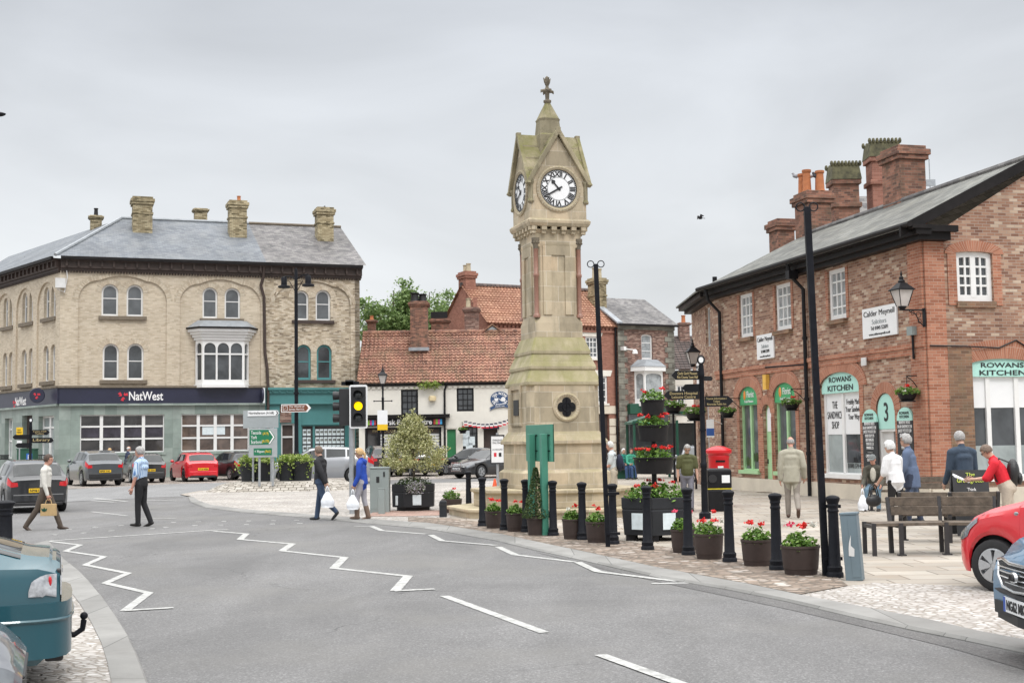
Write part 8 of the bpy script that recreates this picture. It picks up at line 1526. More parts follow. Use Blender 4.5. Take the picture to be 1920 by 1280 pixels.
# people: one voxel-joined body each, hair and held things apart
VOX = .0125
def person(label, pos, yaw, H=1.74, lean=0, legs=((20, 5), (-20, 25)), arms=((15, 8, 15), (-15, 8, 15)), head=(0, 0), top=('shirt', (.5, .5, .5)), bottom=(.03, .03, .035), shoes=(.03, .025, .02), hair=('hair_grey', 'short'), skin='skin', sleeve=1.0, bulk=1.0, belly=0.0, coat=0.0, sit=None, legcut=None, glasses=False, name='person', boots=False, collar=None, splay=0):
    """yaw: compass direction faced (degrees from +Y, clockwise seen from above). legs (hip, knee), arms (shoulder, out, elbow)"""
    s = H / 1.75; t = thing(name, label, 'person', pos, R(-yaw)); segs = []; mb = MB()
    V = lambda a: Vector((0, math.sin(R(a)), -math.cos(R(a))))
    def seg(pts, rs, lab, ell=None, n=12):
        mb.tube(pts, [r * s for r in rs], n, True, ell)
        for i in range(len(pts) - 1): segs.append((Vector(pts[i]), Vector(pts[i + 1]), (rs[i] + rs[i + 1]) / 2 * s, lab))
        for p, r in zip(pts, rs): mb.sph(p, r * s * (ell[0][0] if ell else 1) * .98, r * s * (ell[0][1] if ell else 1) * .98, r * s * .6 if ell else r * s * .98, n, 8)
    hips = []; feet = []
    for k, (hf, kf) in enumerate(legs):
        sx = (-1, 1)[k]; hp = Vector((sx * .088 * s, 0, 0)); sp = Vector((sx * math.sin(R(splay)), 0, 0)); kn = hp + (V(hf) + sp * .5).normalized() * .42 * s; an = kn + V(hf - kf) * .42 * s; hips.append((hp, kn, an, hf - kf)); feet.append(an)
    if sit is not None: z0 = sit + .09 * s
    else: z0 = -min(a.z - .075 * s for a in feet)
    O = Vector((0, 0, z0)); sp_ = Vector((0, math.sin(R(lean)), math.cos(R(lean))))
    for k, (hp, kn, an, ang) in enumerate(hips):
        hp, kn, an = hp + O, kn + O, an + O; b_ = 'bottom'
        seg([hp, hp.lerp(kn, .5), kn], [.098 * bulk ** .5, .085, .066], b_)
        if legcut: m_ = kn.lerp(an, legcut); seg([kn, m_], [.066, .06], b_); seg([m_, an], [.052, .04], 'skin')
        else: seg([kn, kn.lerp(an, .5), an + (kn - an).normalized() * .0], [.067, .064, .056 if not boots else .06], 'shoes' if boots else b_) if not boots else (seg([kn, kn.lerp(an, .35)], [.066, .062], b_), seg([kn.lerp(an, .45), an], [.066, .062], 'shoes'))
        fp = max(-35, min(20, -ang * .8 if ang < -12 else -ang * .4)); fd = Vector((0, math.cos(R(fp)), math.sin(R(fp)) * (1 if ang > 0 else 1)))
        if ang < -12: fd = Vector((0, math.cos(R(ang)), math.sin(R(ang))))
        hl = an + Vector((0, -.045, -.03)) * s; seg([hl, hl + fd * .1 * s, hl + fd * .21 * s], [.044, .046, .036], 'shoes', [(1, .85)] * 3)
    pel = O; wa = O + sp_ * .17 * s + Vector((0, belly * .05, 0)); ch = O + sp_ * .36 * s; sh = O + sp_ * .47 * s; nk = O + sp_ * .53 * s
    seg([pel - sp_ * .03 * s, pel + sp_ * .07 * s], [.14 * bulk, .135 * bulk], 'bottom', [(1.15, .95)] * 2)
    y_ = belly; seg([pel + sp_ * .06 * s + Vector((0, y_ * .06, 0)), wa + Vector((0, y_ * .05, 0)), ch, sh], [.135 * bulk, .135 * bulk, .15 * bulk ** .5, .125], 'top', [(1.12, .92 + y_ * .4), (1.1, .92 + y_ * .5), (1.15, .82), (1.2, .7)])
    if coat: cp = [wa, pel, pel - Vector((0, 0, coat))]; mb.tube(cp, [r * s * bulk for r in (.14, .15, .16)], 14, True, [(1.15, .95)] * 3); segs.append((wa, cp[2], .15 * bulk * s, 'top'))
    seg([nk - sp_ * .03 * s, nk + sp_ * .07 * s], [.058, .054], 'skin'); seg([sh + sp_ * .02 * s, nk], [.09, .07], 'top')
    hands = []
    for k, (sf, so, ef) in enumerate(arms):
        sx = (-1, 1)[k]; S_ = sh + Vector((sx * .185 * s * bulk ** .4, 0, 0)) - sp_ * .03 * s; a = lean * .5 + sf
        d1 = Vector((sx * math.sin(R(so)), math.sin(R(sf)) * math.cos(R(so)), -math.cos(R(sf)) * math.cos(R(so)))); E_ = S_ + d1 * .285 * s; d2 = Vector((sx * math.sin(R(so * .2 - (8 if ef > 40 else 0))), math.sin(R(sf + ef)), -math.cos(R(sf + ef)))).normalized(); Wp = E_ + d2 * .245 * s
        seg([sh + Vector((sx * .1 * s, 0, 0)), S_], [.085, .075 * bulk ** .5], 'top')
        k1 = .062 * bulk ** .5 + (.008 if coat else 0)
        if sleeve >= 1: seg([S_, E_], [k1 + .008, k1 - .006], 'top'); seg([E_, Wp], [k1 - .008, k1 - .02], 'top')
        else: m_ = S_.lerp(E_, sleeve); seg([S_, m_], [k1 + .01, k1 + .004], 'top'); seg([m_, E_], [.045, .042], 'skin'); seg([E_, Wp], [.042, .031], 'skin')
        hands.append((Wp, d2, sx))
    hp_ = nk + sp_ * .02 * s; hr = Matrix.Rotation(R(-head[1]), 3, 'Z') @ Matrix.Rotation(R(-head[0]), 3, 'X'); hc = hp_ + Vector((0, .02 * s, .05 * s)) + hr @ Vector((0, .02, .09)) * s
    def hpt(x, y, z): return hc + hr @ Vector((x, y, z)) * s
    me = bpy.data.meshes.new('h'); hb = MB(); hb.sph((0, 0, .02), .074, .092, .1, 14, 10); hb.sph((0, .028, -.055), .056, .062, .06, 12, 8); hb.sph((0, .093, -.012), .014, .02, .022, 8, 6); hb.sph((0, .083, .03), .05, .012, .012, 8, 6); hb.sph((0, .082, -.058), .024, .012, .008, 8, 5)
    for sx in (-1, 1): hb.sph((sx * .075, -.005, -.005), .012, .022, .034, 8, 6)
    hM = Matrix.Translation(hc) @ hr.to_4x4() @ Matrix.Scale(s, 4); mb.add([hM @ v for v in hb.v], hb.f); segs.append((hpt(0, .0, -.06), hpt(0, 0, .06), .09 * s, 'skin'))
    bpy.data.meshes.remove(me)
    o = mb.build('body', [M[skin], cloth('top cloth', top[1]) if not isinstance(top[1], bpy.types.Material) else top[1], cloth('trouser cloth', bottom), cloth('shoe leather', shoes, .5)], None, uv=False)
    rm = o.modifiers.new('r', 'REMESH'); rm.mode = 'VOXEL'; rm.voxel_size = VOX; sm = o.modifiers.new('s', 'SMOOTH'); sm.factor = .55; sm.iterations = 9
    bpy.context.view_layer.update(); dg = bpy.context.evaluated_depsgraph_get(); me = bpy.data.meshes.new_from_object(o.evaluated_get(dg)); mats_ = list(o.data.materials); bpy.data.objects.remove(o)
    import numpy as np
    nv = len(me.vertices); npo = len(me.polygons); co = np.empty(nv * 3, 'f'); me.vertices.foreach_get('co', co); co = co.reshape(-1, 3)
    cen = np.array([p.center for p in me.polygons], 'f'); best = np.full(npo, 9.0, 'f'); idx = np.zeros(npo, 'i'); lab = {'skin': 0, 'top': 1, 'bottom': 2, 'shoes': 3}
    for a, b, r, l in segs:
        A = np.array(a, 'f'); B = np.array(b - a, 'f'); L2 = float((B * B).sum()) + 1e-9; f = np.clip(((cen - A) @ B) / L2, 0, 1); d = np.linalg.norm(cen - (A + f[:, None] * B), axis=1) - r; m_ = d < best; best[m_] = d[m_]; idx[m_] = lab[l]
    me.materials.clear()
    for m_ in mats_: me.materials.append(m_)
    me.polygons.foreach_set('material_index', idx.tolist()); me.polygons.foreach_set('use_smooth', [True] * npo)
    # hands and eyes join the same mesh
    bm = bmesh.new(); bm.from_mesh(me); eb = MB()
    for Wp, d2, sx in hands:
        ax = d2.normalized(); pal = Vector((sx, 0, 0)); pal = (pal - ax * pal.dot(ax)).normalized(); fw = ax.cross(pal) * sx; fw = fw if fw.y > 0 else -fw
        c0 = Wp + ax * .045 * s; eb.tube([Wp - ax * .01, c0, Wp + ax * .085 * s], [.028 * s, .036 * s, .034 * s], 10, True, [(.6, 1)] * 3) if abs(fw.x) < .5 else None
        for q in range(4):
            b0_ = Wp + ax * .08 * s + fw * (.027 - .018 * q) * s; ln = (.062, .072, .066, .05)[q] * s; e1 = b0_ + ax * ln * .55 - pal * sx * sx * .006; e2 = e1 + (ax * .8 - pal * .6).normalized() * ln * .5; eb.tube([b0_, e1, e2], [.0095 * s, .009 * s, .007 * s], 6)
        th = Wp + ax * .03 * s + fw * .03 * s; eb.tube([th, th + (ax * .7 + fw * .6) * .035 * s, th + (ax * 1.2 + fw * .6) * .05 * s], [.012 * s, .011 * s, .008 * s], 6)
    nf0 = len(bm.faces); vs = [bm.verts.new(v) for v in eb.v]
    for f in eb.f:
        fc = bm.faces.new([vs[i] for i in f]); fc.material_index = 0; fc.smooth = True
    bm.to_mesh(me); bm.free(); me.name = 'body'; o = bpy.data.objects.new('body', me); COL.objects.link(o); o.parent = t
    fb = MB()
    for sx in (-1, 1): fb.sph(hpt(sx * .031, .083, .012), .009 * s, n=6, m=5)
    fb.build('eyes', M['hair_brown'], t, smooth='all')
    if glasses:
        gb = MB()
        for sx in (-1, 1): gb.tube([hpt(sx * .034 + .024 * math.cos(q * .7854), .1, .008 + .02 * math.sin(q * .7854)) for q in range(9)], .003, 4); gb.tube([hpt(sx * .058, .1, .012), hpt(sx * .08, .0, .015)], .003, 4)
        gb.build('glasses', M['trim'], t)
    if hair:
        hb = MB(); hm, hs2 = hair; bm = bmesh.new(); bmesh.ops.create_icosphere(bm, subdivisions=4, radius=1.0); r_ = {'short': .012, 'fluffy': .03, 'bald': .003, 'cap': .016, 'long': .02}[hs2]; keep = []
        for v in bm.verts:
            d = v.co; n_ = noise.noise(d * (3.5 if hs2 == 'fluffy' else 6) + Vector((H * 7, 0, 0))); v.co = Vector((d.x * (.076 + r_), d.y * (.094 + r_) - .004, .022 + d.z * (.1 + r_))) * (1 + n_ * (.07 if hs2 == 'fluffy' else .035))
        def vis(d):
            if hs2 == 'bald': return d.z < .42 and d.z > -.42 and d.y < .25
            if hs2 == 'cap': return d.z > .18
            lim = .42 if d.y > .35 else (-.1 if d.y > .1 else -.5); return d.z > lim
        dirs = {}
        for f in list(bm.faces):
            c2 = f.calc_center_median(); d = Vector((c2.x / .08, c2.y / .098, (c2.z - .02) / .104))
            if not vis(d.normalized()): bm.faces.remove(f)
        mh = bpy.data.meshes.new('hair'); bm.to_mesh(mh); bm.free(); mh.transform(hM); mh.materials.append(M[hm] if isinstance(hm, str) else hm); mh.polygons.foreach_set('use_smooth', [True] * len(mh.polygons)); oh = bpy.data.objects.new('cap' if hs2 == 'cap' else 'hair', mh); COL.objects.link(oh); oh.parent = t; sol = oh.modifiers.new('t', 'SOLIDIFY'); sol.thickness = .012; sol.offset = -1
        if hs2 == 'long': hb.tube([hpt(0, -.1, .03), hpt(0, -.14, -.02), hpt(0, -.13, -.1), hpt(0, -.11, -.2)], [.03, .034, .03, .012], 8); hb.build('ponytail', M[hm], t, smooth='all')
        if hs2 == 'cap': hb.slab([hpt(-.06, .08, .05), hpt(-.05, .14, .035), hpt(.05, .14, .035), hpt(.06, .08, .05)], (0, 0, .01)); hb.build('cap_peak', hm if not isinstance(hm, str) else M[hm], t)
    if collar: cb = MB(); c_ = nk + Vector((0, .0, .0)); cb.tube([c_ - sp_ * .0, c_ + sp_ * .045 * s], [.078 * s, .066 * s], 12, False); cb.build('collar', cloth('collar cloth', collar), t, smooth='all')
    RW = Matrix.Translation(Vector(pos)) @ Matrix.Rotation(R(-yaw), 4, 'Z'); return t, [RW @ (Wp + d2 * .1 * s) for Wp, d2, sx in hands], RW, dict(nk=RW @ nk, ch=RW @ ch, hc=RW @ hc, sh=RW @ sh)
def carrier(label, hand, w_=.3, h=.42, m='bag_white', name='carrier_bag', d=.16, yaw=0):
    t = thing(name, label, 'bag', hand, yaw); mb = MB(); n = 20; P = []; lv = [(-.13, .2), (-.2, .55), (-.3, .85), (-.13 - h * .55, 1.0), (-.13 - h * .85, 1.02), (-.13 - h, .8)]
    for z, f in lv:
        for j in range(n): a = 2 * math.pi * j / n; q = 1 + .16 * noise.noise(Vector((math.cos(a) * 1.6, math.sin(a) * 1.6, z * 7))); P.append((math.cos(a) * w_ / 2 * f * q, math.sin(a) * d / 2 * (f * .8 + .2) * q, z))
    mb.add(P, [(i * n + j, (i + 1) * n + j, (i + 1) * n + (j + 1) % n, i * n + (j + 1) % n) for i in range(len(lv) - 1) for j in range(n)] + [tuple(range((len(lv) - 1) * n, len(lv) * n))]); mb.build('bag', M[m], t, smooth='all'); hb = MB()
    for sx in (-1, 1): hb.tube([(sx * .03, .01, -.16), (sx * .02, 0, -.05), (0, 0, .012)], [.02, .014, .011], 6)
    hb.build('handles', M[m], t, smooth='all'); return t
WS = (.62, .6, .55); GP = lambda px, py, z=0: G(px, py, z)
# man with tan bag, walking right
p = GX(84, 28.6, ZR); pt, hn, _, _ = person('man in a cream shirt and brown trousers striding right with a tan bag', p, 88, 1.72, 2, ((24, 4), (-20, 14)), ((-8, 6, 10), (6, 7, 12)), (3, 0), ('s', WS), (.085, .065, .05), (.05, .03, .02), ('hair_brown', 'short'), sleeve=1.0, bulk=.95, skin='skin_red')
t = thing('shopping_bag', 'tan shopping bag with a dark leaf print carried by the striding man', 'bag', hn[1] + Vector((0, 0, .0))); mb = MB(); mb.frust(-.17, .17, -.05, .05, -.36, -.1, .01, .01); mb.build('bag', M['bag_paper'], t, bevel=.01); mb = MB()
for sx in (-1, 1): mb.tube([(sx * .07, -.02, -.1), (sx * .05, -.01, -.03), (0, 0, .01)], .009, 6)
mb.build('handles', M['bag_paper'], t); mb = MB()
for a in (-40, 0, 40): mb.T = Matrix.Translation((-.08, -.052, -.27)) @ Matrix.Rotation(R(a), 4, 'Y'); mb.slab([(0, 0, 0), (.025, 0, .05), (0, 0, .1), (-.025, 0, .05)], (0, -.004, 0))
mb.build('leaf_print', M['dark_green'], t)
def striped(name, cols, f=26):
    m, t_, b, N_, L_ = _mat(name); ob = coord(t_, 'Object'); wv = N_('ShaderNodeTexWave'); wv.inputs['Scale'].default_value = 11; wv.inputs['Distortion'].default_value = 1.2; L_(ob, wv.inputs['Vector']); L_(ramp_n(t_, wv.outputs[1], [(0, cols[0]), (.45, cols[1]), (.7, cols[2])]), b.inputs['Base Color']); b.inputs['Roughness'].default_value = .85; bump(t_, b, noise_n(t_, 9, 4, .6, ob), .5, .02); return m
shirt = striped('blue striped shirt', [(.1, .2, .42), (.3, .45, .66), (.6, .7, .8)])
person('grey haired man in a blue striped short sleeved shirt and black trousers', GX(264, 29.2, ZR), -80, 1.80, 0, ((4, 5), (-3, 20)), ((5, 6, 12), (8, 6, 12)), (0, 0), ('s', shirt), (.012, .012, .014), (.015, .013, .012), ('hair_grey', 'short'), skin='skin_red', sleeve=.8, bulk=1.08, belly=.35)
pt, hn, _, _ = person('man in an open black jacket and jeans carrying a white bag', GX(602, 30.6, ZR), -74, 1.76, 2, ((-14, 34), (12, 4)), ((-32, 12, 6), (8, 10, 12)), (2, 8), ('s', (.016, .016, .019)), (.04, .065, .115), (.02, .02, .022), ('hair_mid', 'short'), sleeve=1, bulk=1.1, coat=.06, glasses=True)
t_ = pt; mb = MB(); mb.sph((0, .125, 1.2), .075, .045, .2, 10, 8); mb.build('shirt_front', cloth('pale grey shirt', (.36, .37, .41)), t_, smooth='all'); carrier('bulging white carrier bag held by the man in the black jacket', hn[0], .32, .36)
pt, hn, _, _ = person('blond woman in a bright blue hooded top, grey trousers and brown boots', GX(679, 30.2, 0), -82, 1.66, 2, ((14, 14), (-4, 10)), ((2, 8, 22), (8, 8, 20)), (4, 0), ('s', (.015, .06, .36)), (.33, .32, .35), (.16, .105, .075), ('hair_blond', 'long'), sleeve=1, bulk=1.02, coat=.05, boots=True, glasses=True)
mb = MB(); mb.tube([(0, -.02, 1.36), (0, -.08, 1.32), (0, -.09, 1.24)], [.08, .075, .03], 12, True, [(1.2, .7)] * 3); mb.build('hood', cloth('blue hood', (.015, .06, .36)), pt, smooth='all'); carrier('white carrier bag held low by the blond woman in blue', hn[0], .3, .34)
person('blond woman standing by the bank windows behind the grey crossover', GX(202, 67.5, ZR), 30, 1.78, 8, top=('s', (.12, .13, .17)), hair=('hair_blond', 'short'))
person('balding man in a navy jacket standing between parked cars by the bank', GX(238, 66.5, ZR), 60, 1.86, 4, top=('s', (.02, .03, .065)), hair=('hair_white', 'bald'), coat=.1, bulk=1.1)
# around the tower
pt, hn, _, q = person('white haired man in a pale shirt and beige trousers with a navy rucksack', GX(1151, 34.5, 0), -80, 1.72, 3, ((6, 2), (-6, 6)), ((12, 8, 55), (0, 6, 20)), (4, 0), ('s', (.55, .6, .62)), (.5, .45, .37), hair=('hair_white', 'short'), skin='skin_red', sleeve=.7, belly=.2)
def rucksack(label, pos, yaw, m, s=1): t = thing('rucksack', label, 'bag', pos, R(-yaw)); mb = MB(); mb.sph((0, -.2 * s, -.12 * s), .15 * s, .1 * s, .23 * s, 14, 10); mb.build('bag', m, t, smooth='all'); mb = MB(); mb.sph((0, -.29 * s, -.2 * s), .1 * s, .05 * s, .1 * s, 12, 8); mb.build('pocket', m, t, smooth='all'); mb = MB(); [mb.tube([(sx * .09, -.14, .06), (sx * .11, .0, .12), (sx * .12, .11, .02), (sx * .12, .06, -.25), (sx * .1, -.12, -.3)], .016, 6) for sx in (-1, 1)]; mb.build('straps', M['leather'], t); return t
rucksack('navy rucksack on the back of the white haired man by the tower', q['ch'], -80, cloth('navy nylon', (.015, .02, .045)))
person('grey haired man in an olive T shirt walking towards the square', GX(1290, 31.6, 0), 178, 1.64, 4, ((10, 8), (-10, 14)), ((4, 9, 14), (-6, 9, 14)), (22, 0), ('s', (.085, .09, .035)), (.2, .2, .24), hair=('hair_grey', 'short'), sleeve=.75, bulk=1.1, belly=.3, glasses=True)
for px, col, yw, lb in ((1168, (.02, .21, .17), 150, 'white haired person in a teal jacket seated beside the person in green'), (1183, (.05, .3, .2), 165, 'seated person in a green jacket and blue jeans at the shelter')): person(lb, GX(px, 57, 0), yw, 1.7, 6, ((82, 82), (80, 78)), ((25, 8, 50), (25, 8, 50)), top=('s', col), bottom=(.04, .08, .18), hair=('hair_white' if px < 1175 else 'hair_brown', 'short'), sit=.47, coat=.03)
# along the market hall
person('balding man in a beige jacket and grey trousers walking away', GX(1487, 28.3, 0), 8, 1.78, 2, ((8, 2), (-8, 42)), ((-4, 8, 10), (-14, 12, 40)), (4, 0), ('s', (.36, .34, .27)), (.25, .22, .19), (.09, .05, .035), ('hair_grey', 'bald'), skin='skin_red', bulk=1.12, coat=.16)
pt, hn, _, _ = person('seated man in a flat cap, dark jacket and jeans under the shop window', GX(1642, 30.75, 0), 205, 1.68, 14, ((78, 76), (80, 70)), ((22, 6, 40), (22, 6, 40)), (18, 0), ('s', (.07, .065, .05)), (.12, .19, .25), (.025, .02, .018), (cloth('grey cap', (.16, .17, .17)), 'cap'), skin='skin_red', sit=.46, coat=.02, splay=16)
mb = MB(); mb.sph((0, .2, .84), .07, .05, .17, 10, 8); mb.build('shirt_front', cloth('pale shirt', (.5, .47, .4)), pt, smooth='all'); carrier('small white carrier bag hanging from the knees of the seated man', GX(1617, 30.3, .52), .24, .36)
pt, hn, RWm, q = person('white haired woman in a white knitted top and black trousers', GX(1682, 25.2, 0), -38, 1.66, 6, ((8, 8), (-6, 8)), ((8, 10, 30), (10, 10, 30)), (10, -10), ('s', (.72, .72, .73)), (.016, .015, .016), (.02, .02, .02), ('hair_white', 'fluffy'), sleeve=.95, bulk=1.2, coat=.03)
t = thing('handbag', 'black handbag on the arm of the white haired woman', 'bag', hn[0] + Vector((-.05, -.02, .06)), R(20)); mb = MB(); mb.sph((0, 0, -.32), .17, .09, .12, 14, 10); mb.build('bag', M['leather'], t, smooth='all'); mb = MB(); [mb.tube([(-.1, y, -.25), (-.05, y, -.05), (.0, y, 0), (.05, y, -.05), (.1, y, -.25)], .012, 6) for y in (-.03, .03)]; mb.build('straps', M['leather'], t)
person('grey haired woman in a long denim jacket beside the white haired woman', GX(1712, 26.0, 0), -62, 1.78, 5, ((6, 4), (-6, 6)), ((10, 8, 25), (5, 8, 20)), (0, 0), ('s', (.095, .13, .21)), (.03, .04, .07), (.03, .03, .03), ('hair_grey', 'fluffy'), bulk=1.15, coat=.22, glasses=True)
person('grey haired man in a dark navy jumper seen from behind by the cafe window', GX(1811, 23.2, 0), -14, 1.83, 3, ((4, 2), (-4, 4)), ((4, 9, 25), (4, 9, 25)), (6, 0), ('s', (.035, .055, .085)), (.02, .02, .025), hair=('hair_grey', 'short'), bulk=1.2, belly=.1)
pt, hn, RWm, q = person('woman in a red cardigan and cream trousers bending over a paper', GX(1893, 21.6, 0), -66, 1.66, 24, ((4, 6), (-4, 6)), ((30, 6, 55), (26, 6, 60)), (34, 0), ('s', (.62, .015, .03)), (.5, .43, .35), (.2, .15, .1), ('hair_mid', 'short'), sleeve=.98, bulk=1.15, glasses=True)
t = thing('folded_paper', 'white folded paper held by the woman in the red cardigan', 'paper', hn[0].lerp(hn[1], .5)); mb = MB(); mb.slab([(-.24, -.09, .05), (-.0, -.09, -.05), (.02, .09, -.03), (-.22, .09, .09)], (.012, 0, .02)); mb.build('sheet', M['white_sheet'], t, bevel=.008)
rucksack('black rucksack worn by the woman in the red cardigan', q['ch'] + Vector((.03, 0, .04)), -72, M['leather'], 1.05)
# trees behind the roofs
def tree(label, px, Y, pyt, wpx, seed):
    rnd.seed(seed); p = GX(px, Y, 0); t = thing('tree', label, 'tree', p, 0, 'trees behind the low cream building'); H = D(px, pyt, Y).z; Rc = wpx * Y / FPX / 2; mb = MB(); mb.tube([(0, 0, 0), (.1, 0, H * .35), (0, .1, H * .6), (.1, 0, H * .9)], [.35, .28, .16, .03], 8); P = []; tips = []
    for k in range(36):
        a = k * 2.4 + rnd.random(); z = H * (.38 + .5 * rnd.random()); ln = Rc * rnd.uniform(.5, 1.0) * (1.15 - .75 * max(0, (z / H - .55) / .45)); e = Vector((math.cos(a) * ln, math.sin(a) * ln, z + ln * rnd.uniform(.2, .55))); e.z = min(e.z, H); s_ = Vector((0, 0, z * .85)); m_ = s_.lerp(e, .5) + Vector((0, 0, .3)); mb.tube([s_, m_, e], [.09, .05, .015], 5)
        for f in (.45, .65, .82, 1.0): tips.append(s_.lerp(e, f) + Vector((rnd.gauss(0, .3), rnd.gauss(0, .3), rnd.gauss(0, .3))))
    mb.build('trunk', M['bark'], t)
    for c_ in tips:
        r_ = rnd.uniform(.35, .85)
        for _ in range(130): P.append(c_ + Vector((rnd.gauss(0, r_ * .6), rnd.gauss(0, r_ * .6), rnd.gauss(0, r_ * .45))))
    mb = MB(); leaves(mb, P, .26, .4, .4, 1.7); mb.build('crown', M['leaf_tree'], t, uv=False)
tree('tall spreading green tree just right of the teal shop roof', 738, 98, 508, 170, 21); tree('green tree between the chimney stack and the brick gable', 806, 101, 512, 120, 22); tree('low dense green tree behind the brick chimney stack', 775, 107, 560, 150, 23)
p = D(697, 605, 90); t = thing('chimney_stack', 'small red brick chimney tops peeping over the left end of the pantile roof', 'chimney', (p.x, p.y, 0)); chimney(t, 0, 0, 4, p.z + .2, .55, .5, M['red_chim'], ((0, 0, .3),), cap=.1, mid=False)
# gutter plant, weeds by the bank
u, z = TF.uz(807, 720); w_ = TF.world(u, -.3, z); t = thing('gutter_plant', 'green weeds sprouting from the gutter of the cream building', 'plant', w_); mb = MB(); leaves(mb, [(rnd.gauss(0, .33), rnd.gauss(0, .08), rnd.gauss(-.05, .1)) for _ in range(420)], .12, .2); mb.build('foliage', M['leaf_light'], t, uv=False)
p = GX(38, 63, ZR); t = thing('shrub', 'low green shrub in front of the bank windows', 'plant', p); mb = MB(); leaves(mb, dome_pts(500, 1.0, .4, .9, 0, .5), .18, .4); mb.build('foliage', M['leaf_light'], t, uv=False)
# bus shelter
p = GX(1240, 58, 0); t = thing('bus_shelter', 'dark green open shelter with curved roof beyond the tiered planter', 'shelter', p, R(4)); zr = D(1240, 780, 58).z; mb = MB(); P = [(-1.4 + i * .45, math.sin(i / 8 * math.pi * .9) * .45) for i in range(9)]
mb.slab([(x, -.9, zr + z - .25) for x, z in P] + [(x, -.9, zr + z - .35) for x, z in P[::-1]], (0, 2.2, 0)); mb.build('roof', M['dark_green'], t)
for x in (-1.3, .6, 2.1):
    for y in (-.8, 1.2): MB().box(x - .05, x + .05, y - .05, y + .05, 0, zr - .2).build('post', M['dark_green'], t)
MB().box(-1.2, 2.0, 1.1, 1.12, .4, zr - .3).build('back_glass', M['glass_mid'], t); MB().box(-3.0, -1.1, -.1, .35, .4, .47).build('bench_seat', M['wood'], t); MB().box(-2.9, -1.2, .05, .2, 0, .4).build('bench_support', M['dark_green'], t)
c_ = GX(1262, 46, D(1262, 762, 46).z); basket('black basket of red geraniums on a post behind the tiered planter', c_, 1.3, 3); MB().tube([(0, 0, -.2), (0, 0, -c_.z)], .04, 8).build('post', M['black'], [o for o in COL.objects if o.name.startswith('hanging_basket') and not o.parent][-1])
c_ = GX(1302, 45, D(1302, 775, 45).z); basket('basket of pink flowers on a post by the far end of the market hall', c_, 1.3, 3); MB().tube([(0, 0, -.2), (0, 0, -c_.z)], .04, 8).build('post', M['black'], [o for o in COL.objects if o.name.startswith('hanging_basket') and not o.parent][-1])
u, z = AF.uz(1331, 808, -.6); w_ = GX(1330, 44.5, D(1330, 800, 44.5).z); t = thing('shop_flag', 'small blue and white flag sign by the far end of the market hall', 'flag', w_); mb = MB(); mb.bar((-.02, 0, .3), (.45, .1, .1), .02); mb.build('pole', M['white_old'], t); MB().box(-.1, .16, -.01, .01, -.35, .25).build('flag', M['white_sheet'], t); MB().box(-.1, .16, -.013, -.011, -.3, -.05).build('blue_panel', mat('flag blue', (.03, .1, .35), .6), t)
# bunting over the tea room door
a, b = TF.uz(868, 793), TF.uz(956, 789); A = TF.world(a[0], -.25, a[1] + .15); B = TF.world(b[0], -.25, b[1] + .15); t = thing('bunting', 'string of red white and blue flags over the tea room windows', 'bunting', A); d = B - A; mb = MB(); mb.tube([d * (k / 10) - Vector((0, 0, .25 * math.sin(k / 10 * math.pi))) for k in range(11)], .012, 4); mb.build('string', M['white_old'], t)
for k in range(11):
    o_ = d * ((k + .3) / 11) - Vector((0, 0, .25 * math.sin((k + .3) / 11 * math.pi))); mb = MB()
    for j, m_ in enumerate(('blue', 'white', 'red')): mb.m = j; mb.box(o_.x, o_.x + .19, o_.y - .006 + .003 * (k % 2), o_.y + .006, o_.z - .09 * (j + 1), o_.z - .09 * j - .001)
    mb.build('flag', [M['navy'], M['white_sheet'], M['logo_red']], t)
c_ = TF.world(TF.u(868, 805), -.5, TF.uz(868, 806)[1]); basket('hanging basket by the green door of the tea room building', c_, 1.0, 2, TF.world(TF.u(866, 805), -.02, 0) + Vector((0, 0, c_.z)))
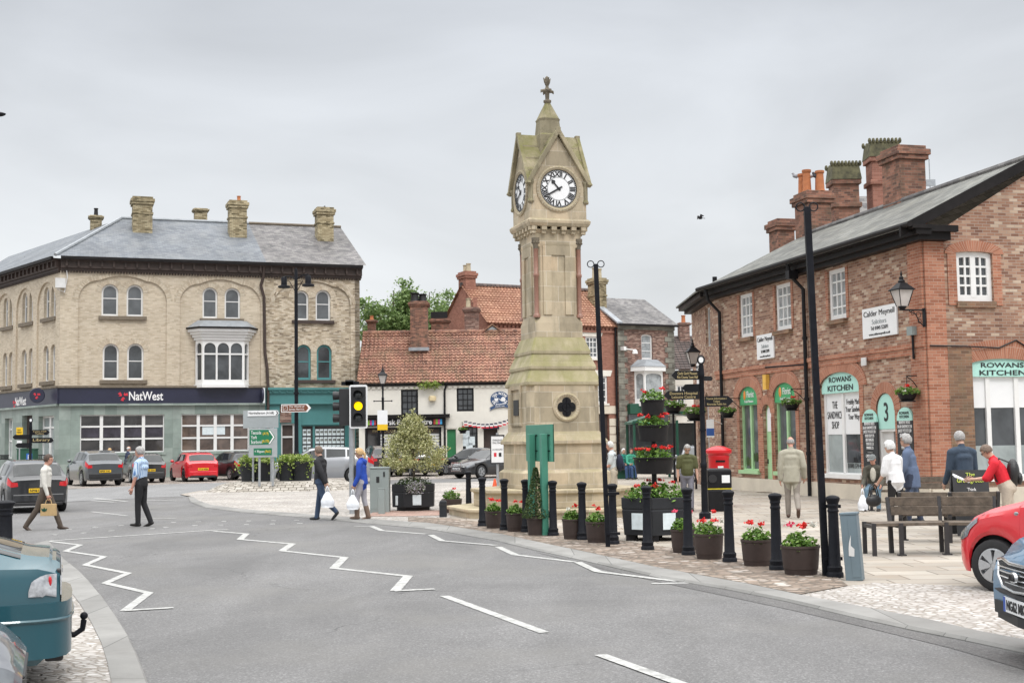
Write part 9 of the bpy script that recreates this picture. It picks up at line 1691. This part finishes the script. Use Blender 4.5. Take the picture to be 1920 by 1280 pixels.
# birds
def bird(label, p, yaw, col, fly=False):
    t = thing('bird', label, 'bird', p, R(yaw), None); mb = MB(); mb.sph((0, 0, .1), .14, .075, .08, 10, 8); mb.sph((.11, 0, .19), .045, n=8, m=6); mb.tube([(.07, 0, .12), (.11, 0, .19)], [.055, .04], 8); mb.tube([(.15, 0, .19), (.18, 0, .18)], [.014, .004], 5); mb.slab([(-.1, -.03, .1), (-.28, -.045, .07), (-.28, .045, .07), (-.1, .03, .1)], (0, 0, .012))
    if not fly: mb.tube([(0, .025, .04), (0, .025, 0)], .007, 5); mb.tube([(0, -.025, .04), (0, -.025, 0)], .007, 5)
    mb.build('body', cloth('feathers', col, .7), t, smooth=True)
    if fly:
        for sx in (-1, 1): wb = MB(); wb.slab([(.08, sx * .05, .13), (.07, sx * .3, .26), (-.02, sx * .62, .1), (-.06, sx * .3, .2), (-.08, sx * .05, .11)], (0, 0, .014)); wb.build('wing', cloth('wing feathers', col, .7), t)
for px, pyb, lb, col, yw in ((1497, 334, 'pale pigeon on the leftmost chimney pot of the market hall', (.3, .3, .32), 160), (1523, 334, 'white grey pigeon in the middle of the market hall chimney pots', (.45, .46, .48), 20), (1534, 334, 'dark pigeon beside the pale one on the market hall chimney pots', (.06, .06, .07), 200)):
    t_ = on_ridge(px, 3.4); bird(lb, Vector((AO + aD * t_ + BDir * 3.4).xy.to_tuple() + (0,)) + Vector((0, 0, zat(px, pyb + 1, t_, 3.4))), yw, col)
bird('black bird in flight against the grey sky', D(1313, 412, 72), 190, (.015, .015, .017), True)
u, y, z = on_front(611, 450); bird('small dark bird on the rightmost buff chimney', BF.world(u, y + .4, BF.uz(611, 389, y)[1] - .03), 90, (.03, .03, .03))
MB_ = None
p = GX(1766, 48, 0); t = thing('aerial', 'thin television aerial mast behind the ridge of the market hall', 'aerial', (p.x, p.y, 0)); zt = D(1766, 298, 48).z; mb = MB(); mb.tube([(0, 0, 5), (0, 0, zt)], .02, 6); mb.bar((-.15, 0, zt - .9), (.2, 0, zt - .9), .05, .25); mb.build('mast', M['galv'], t)
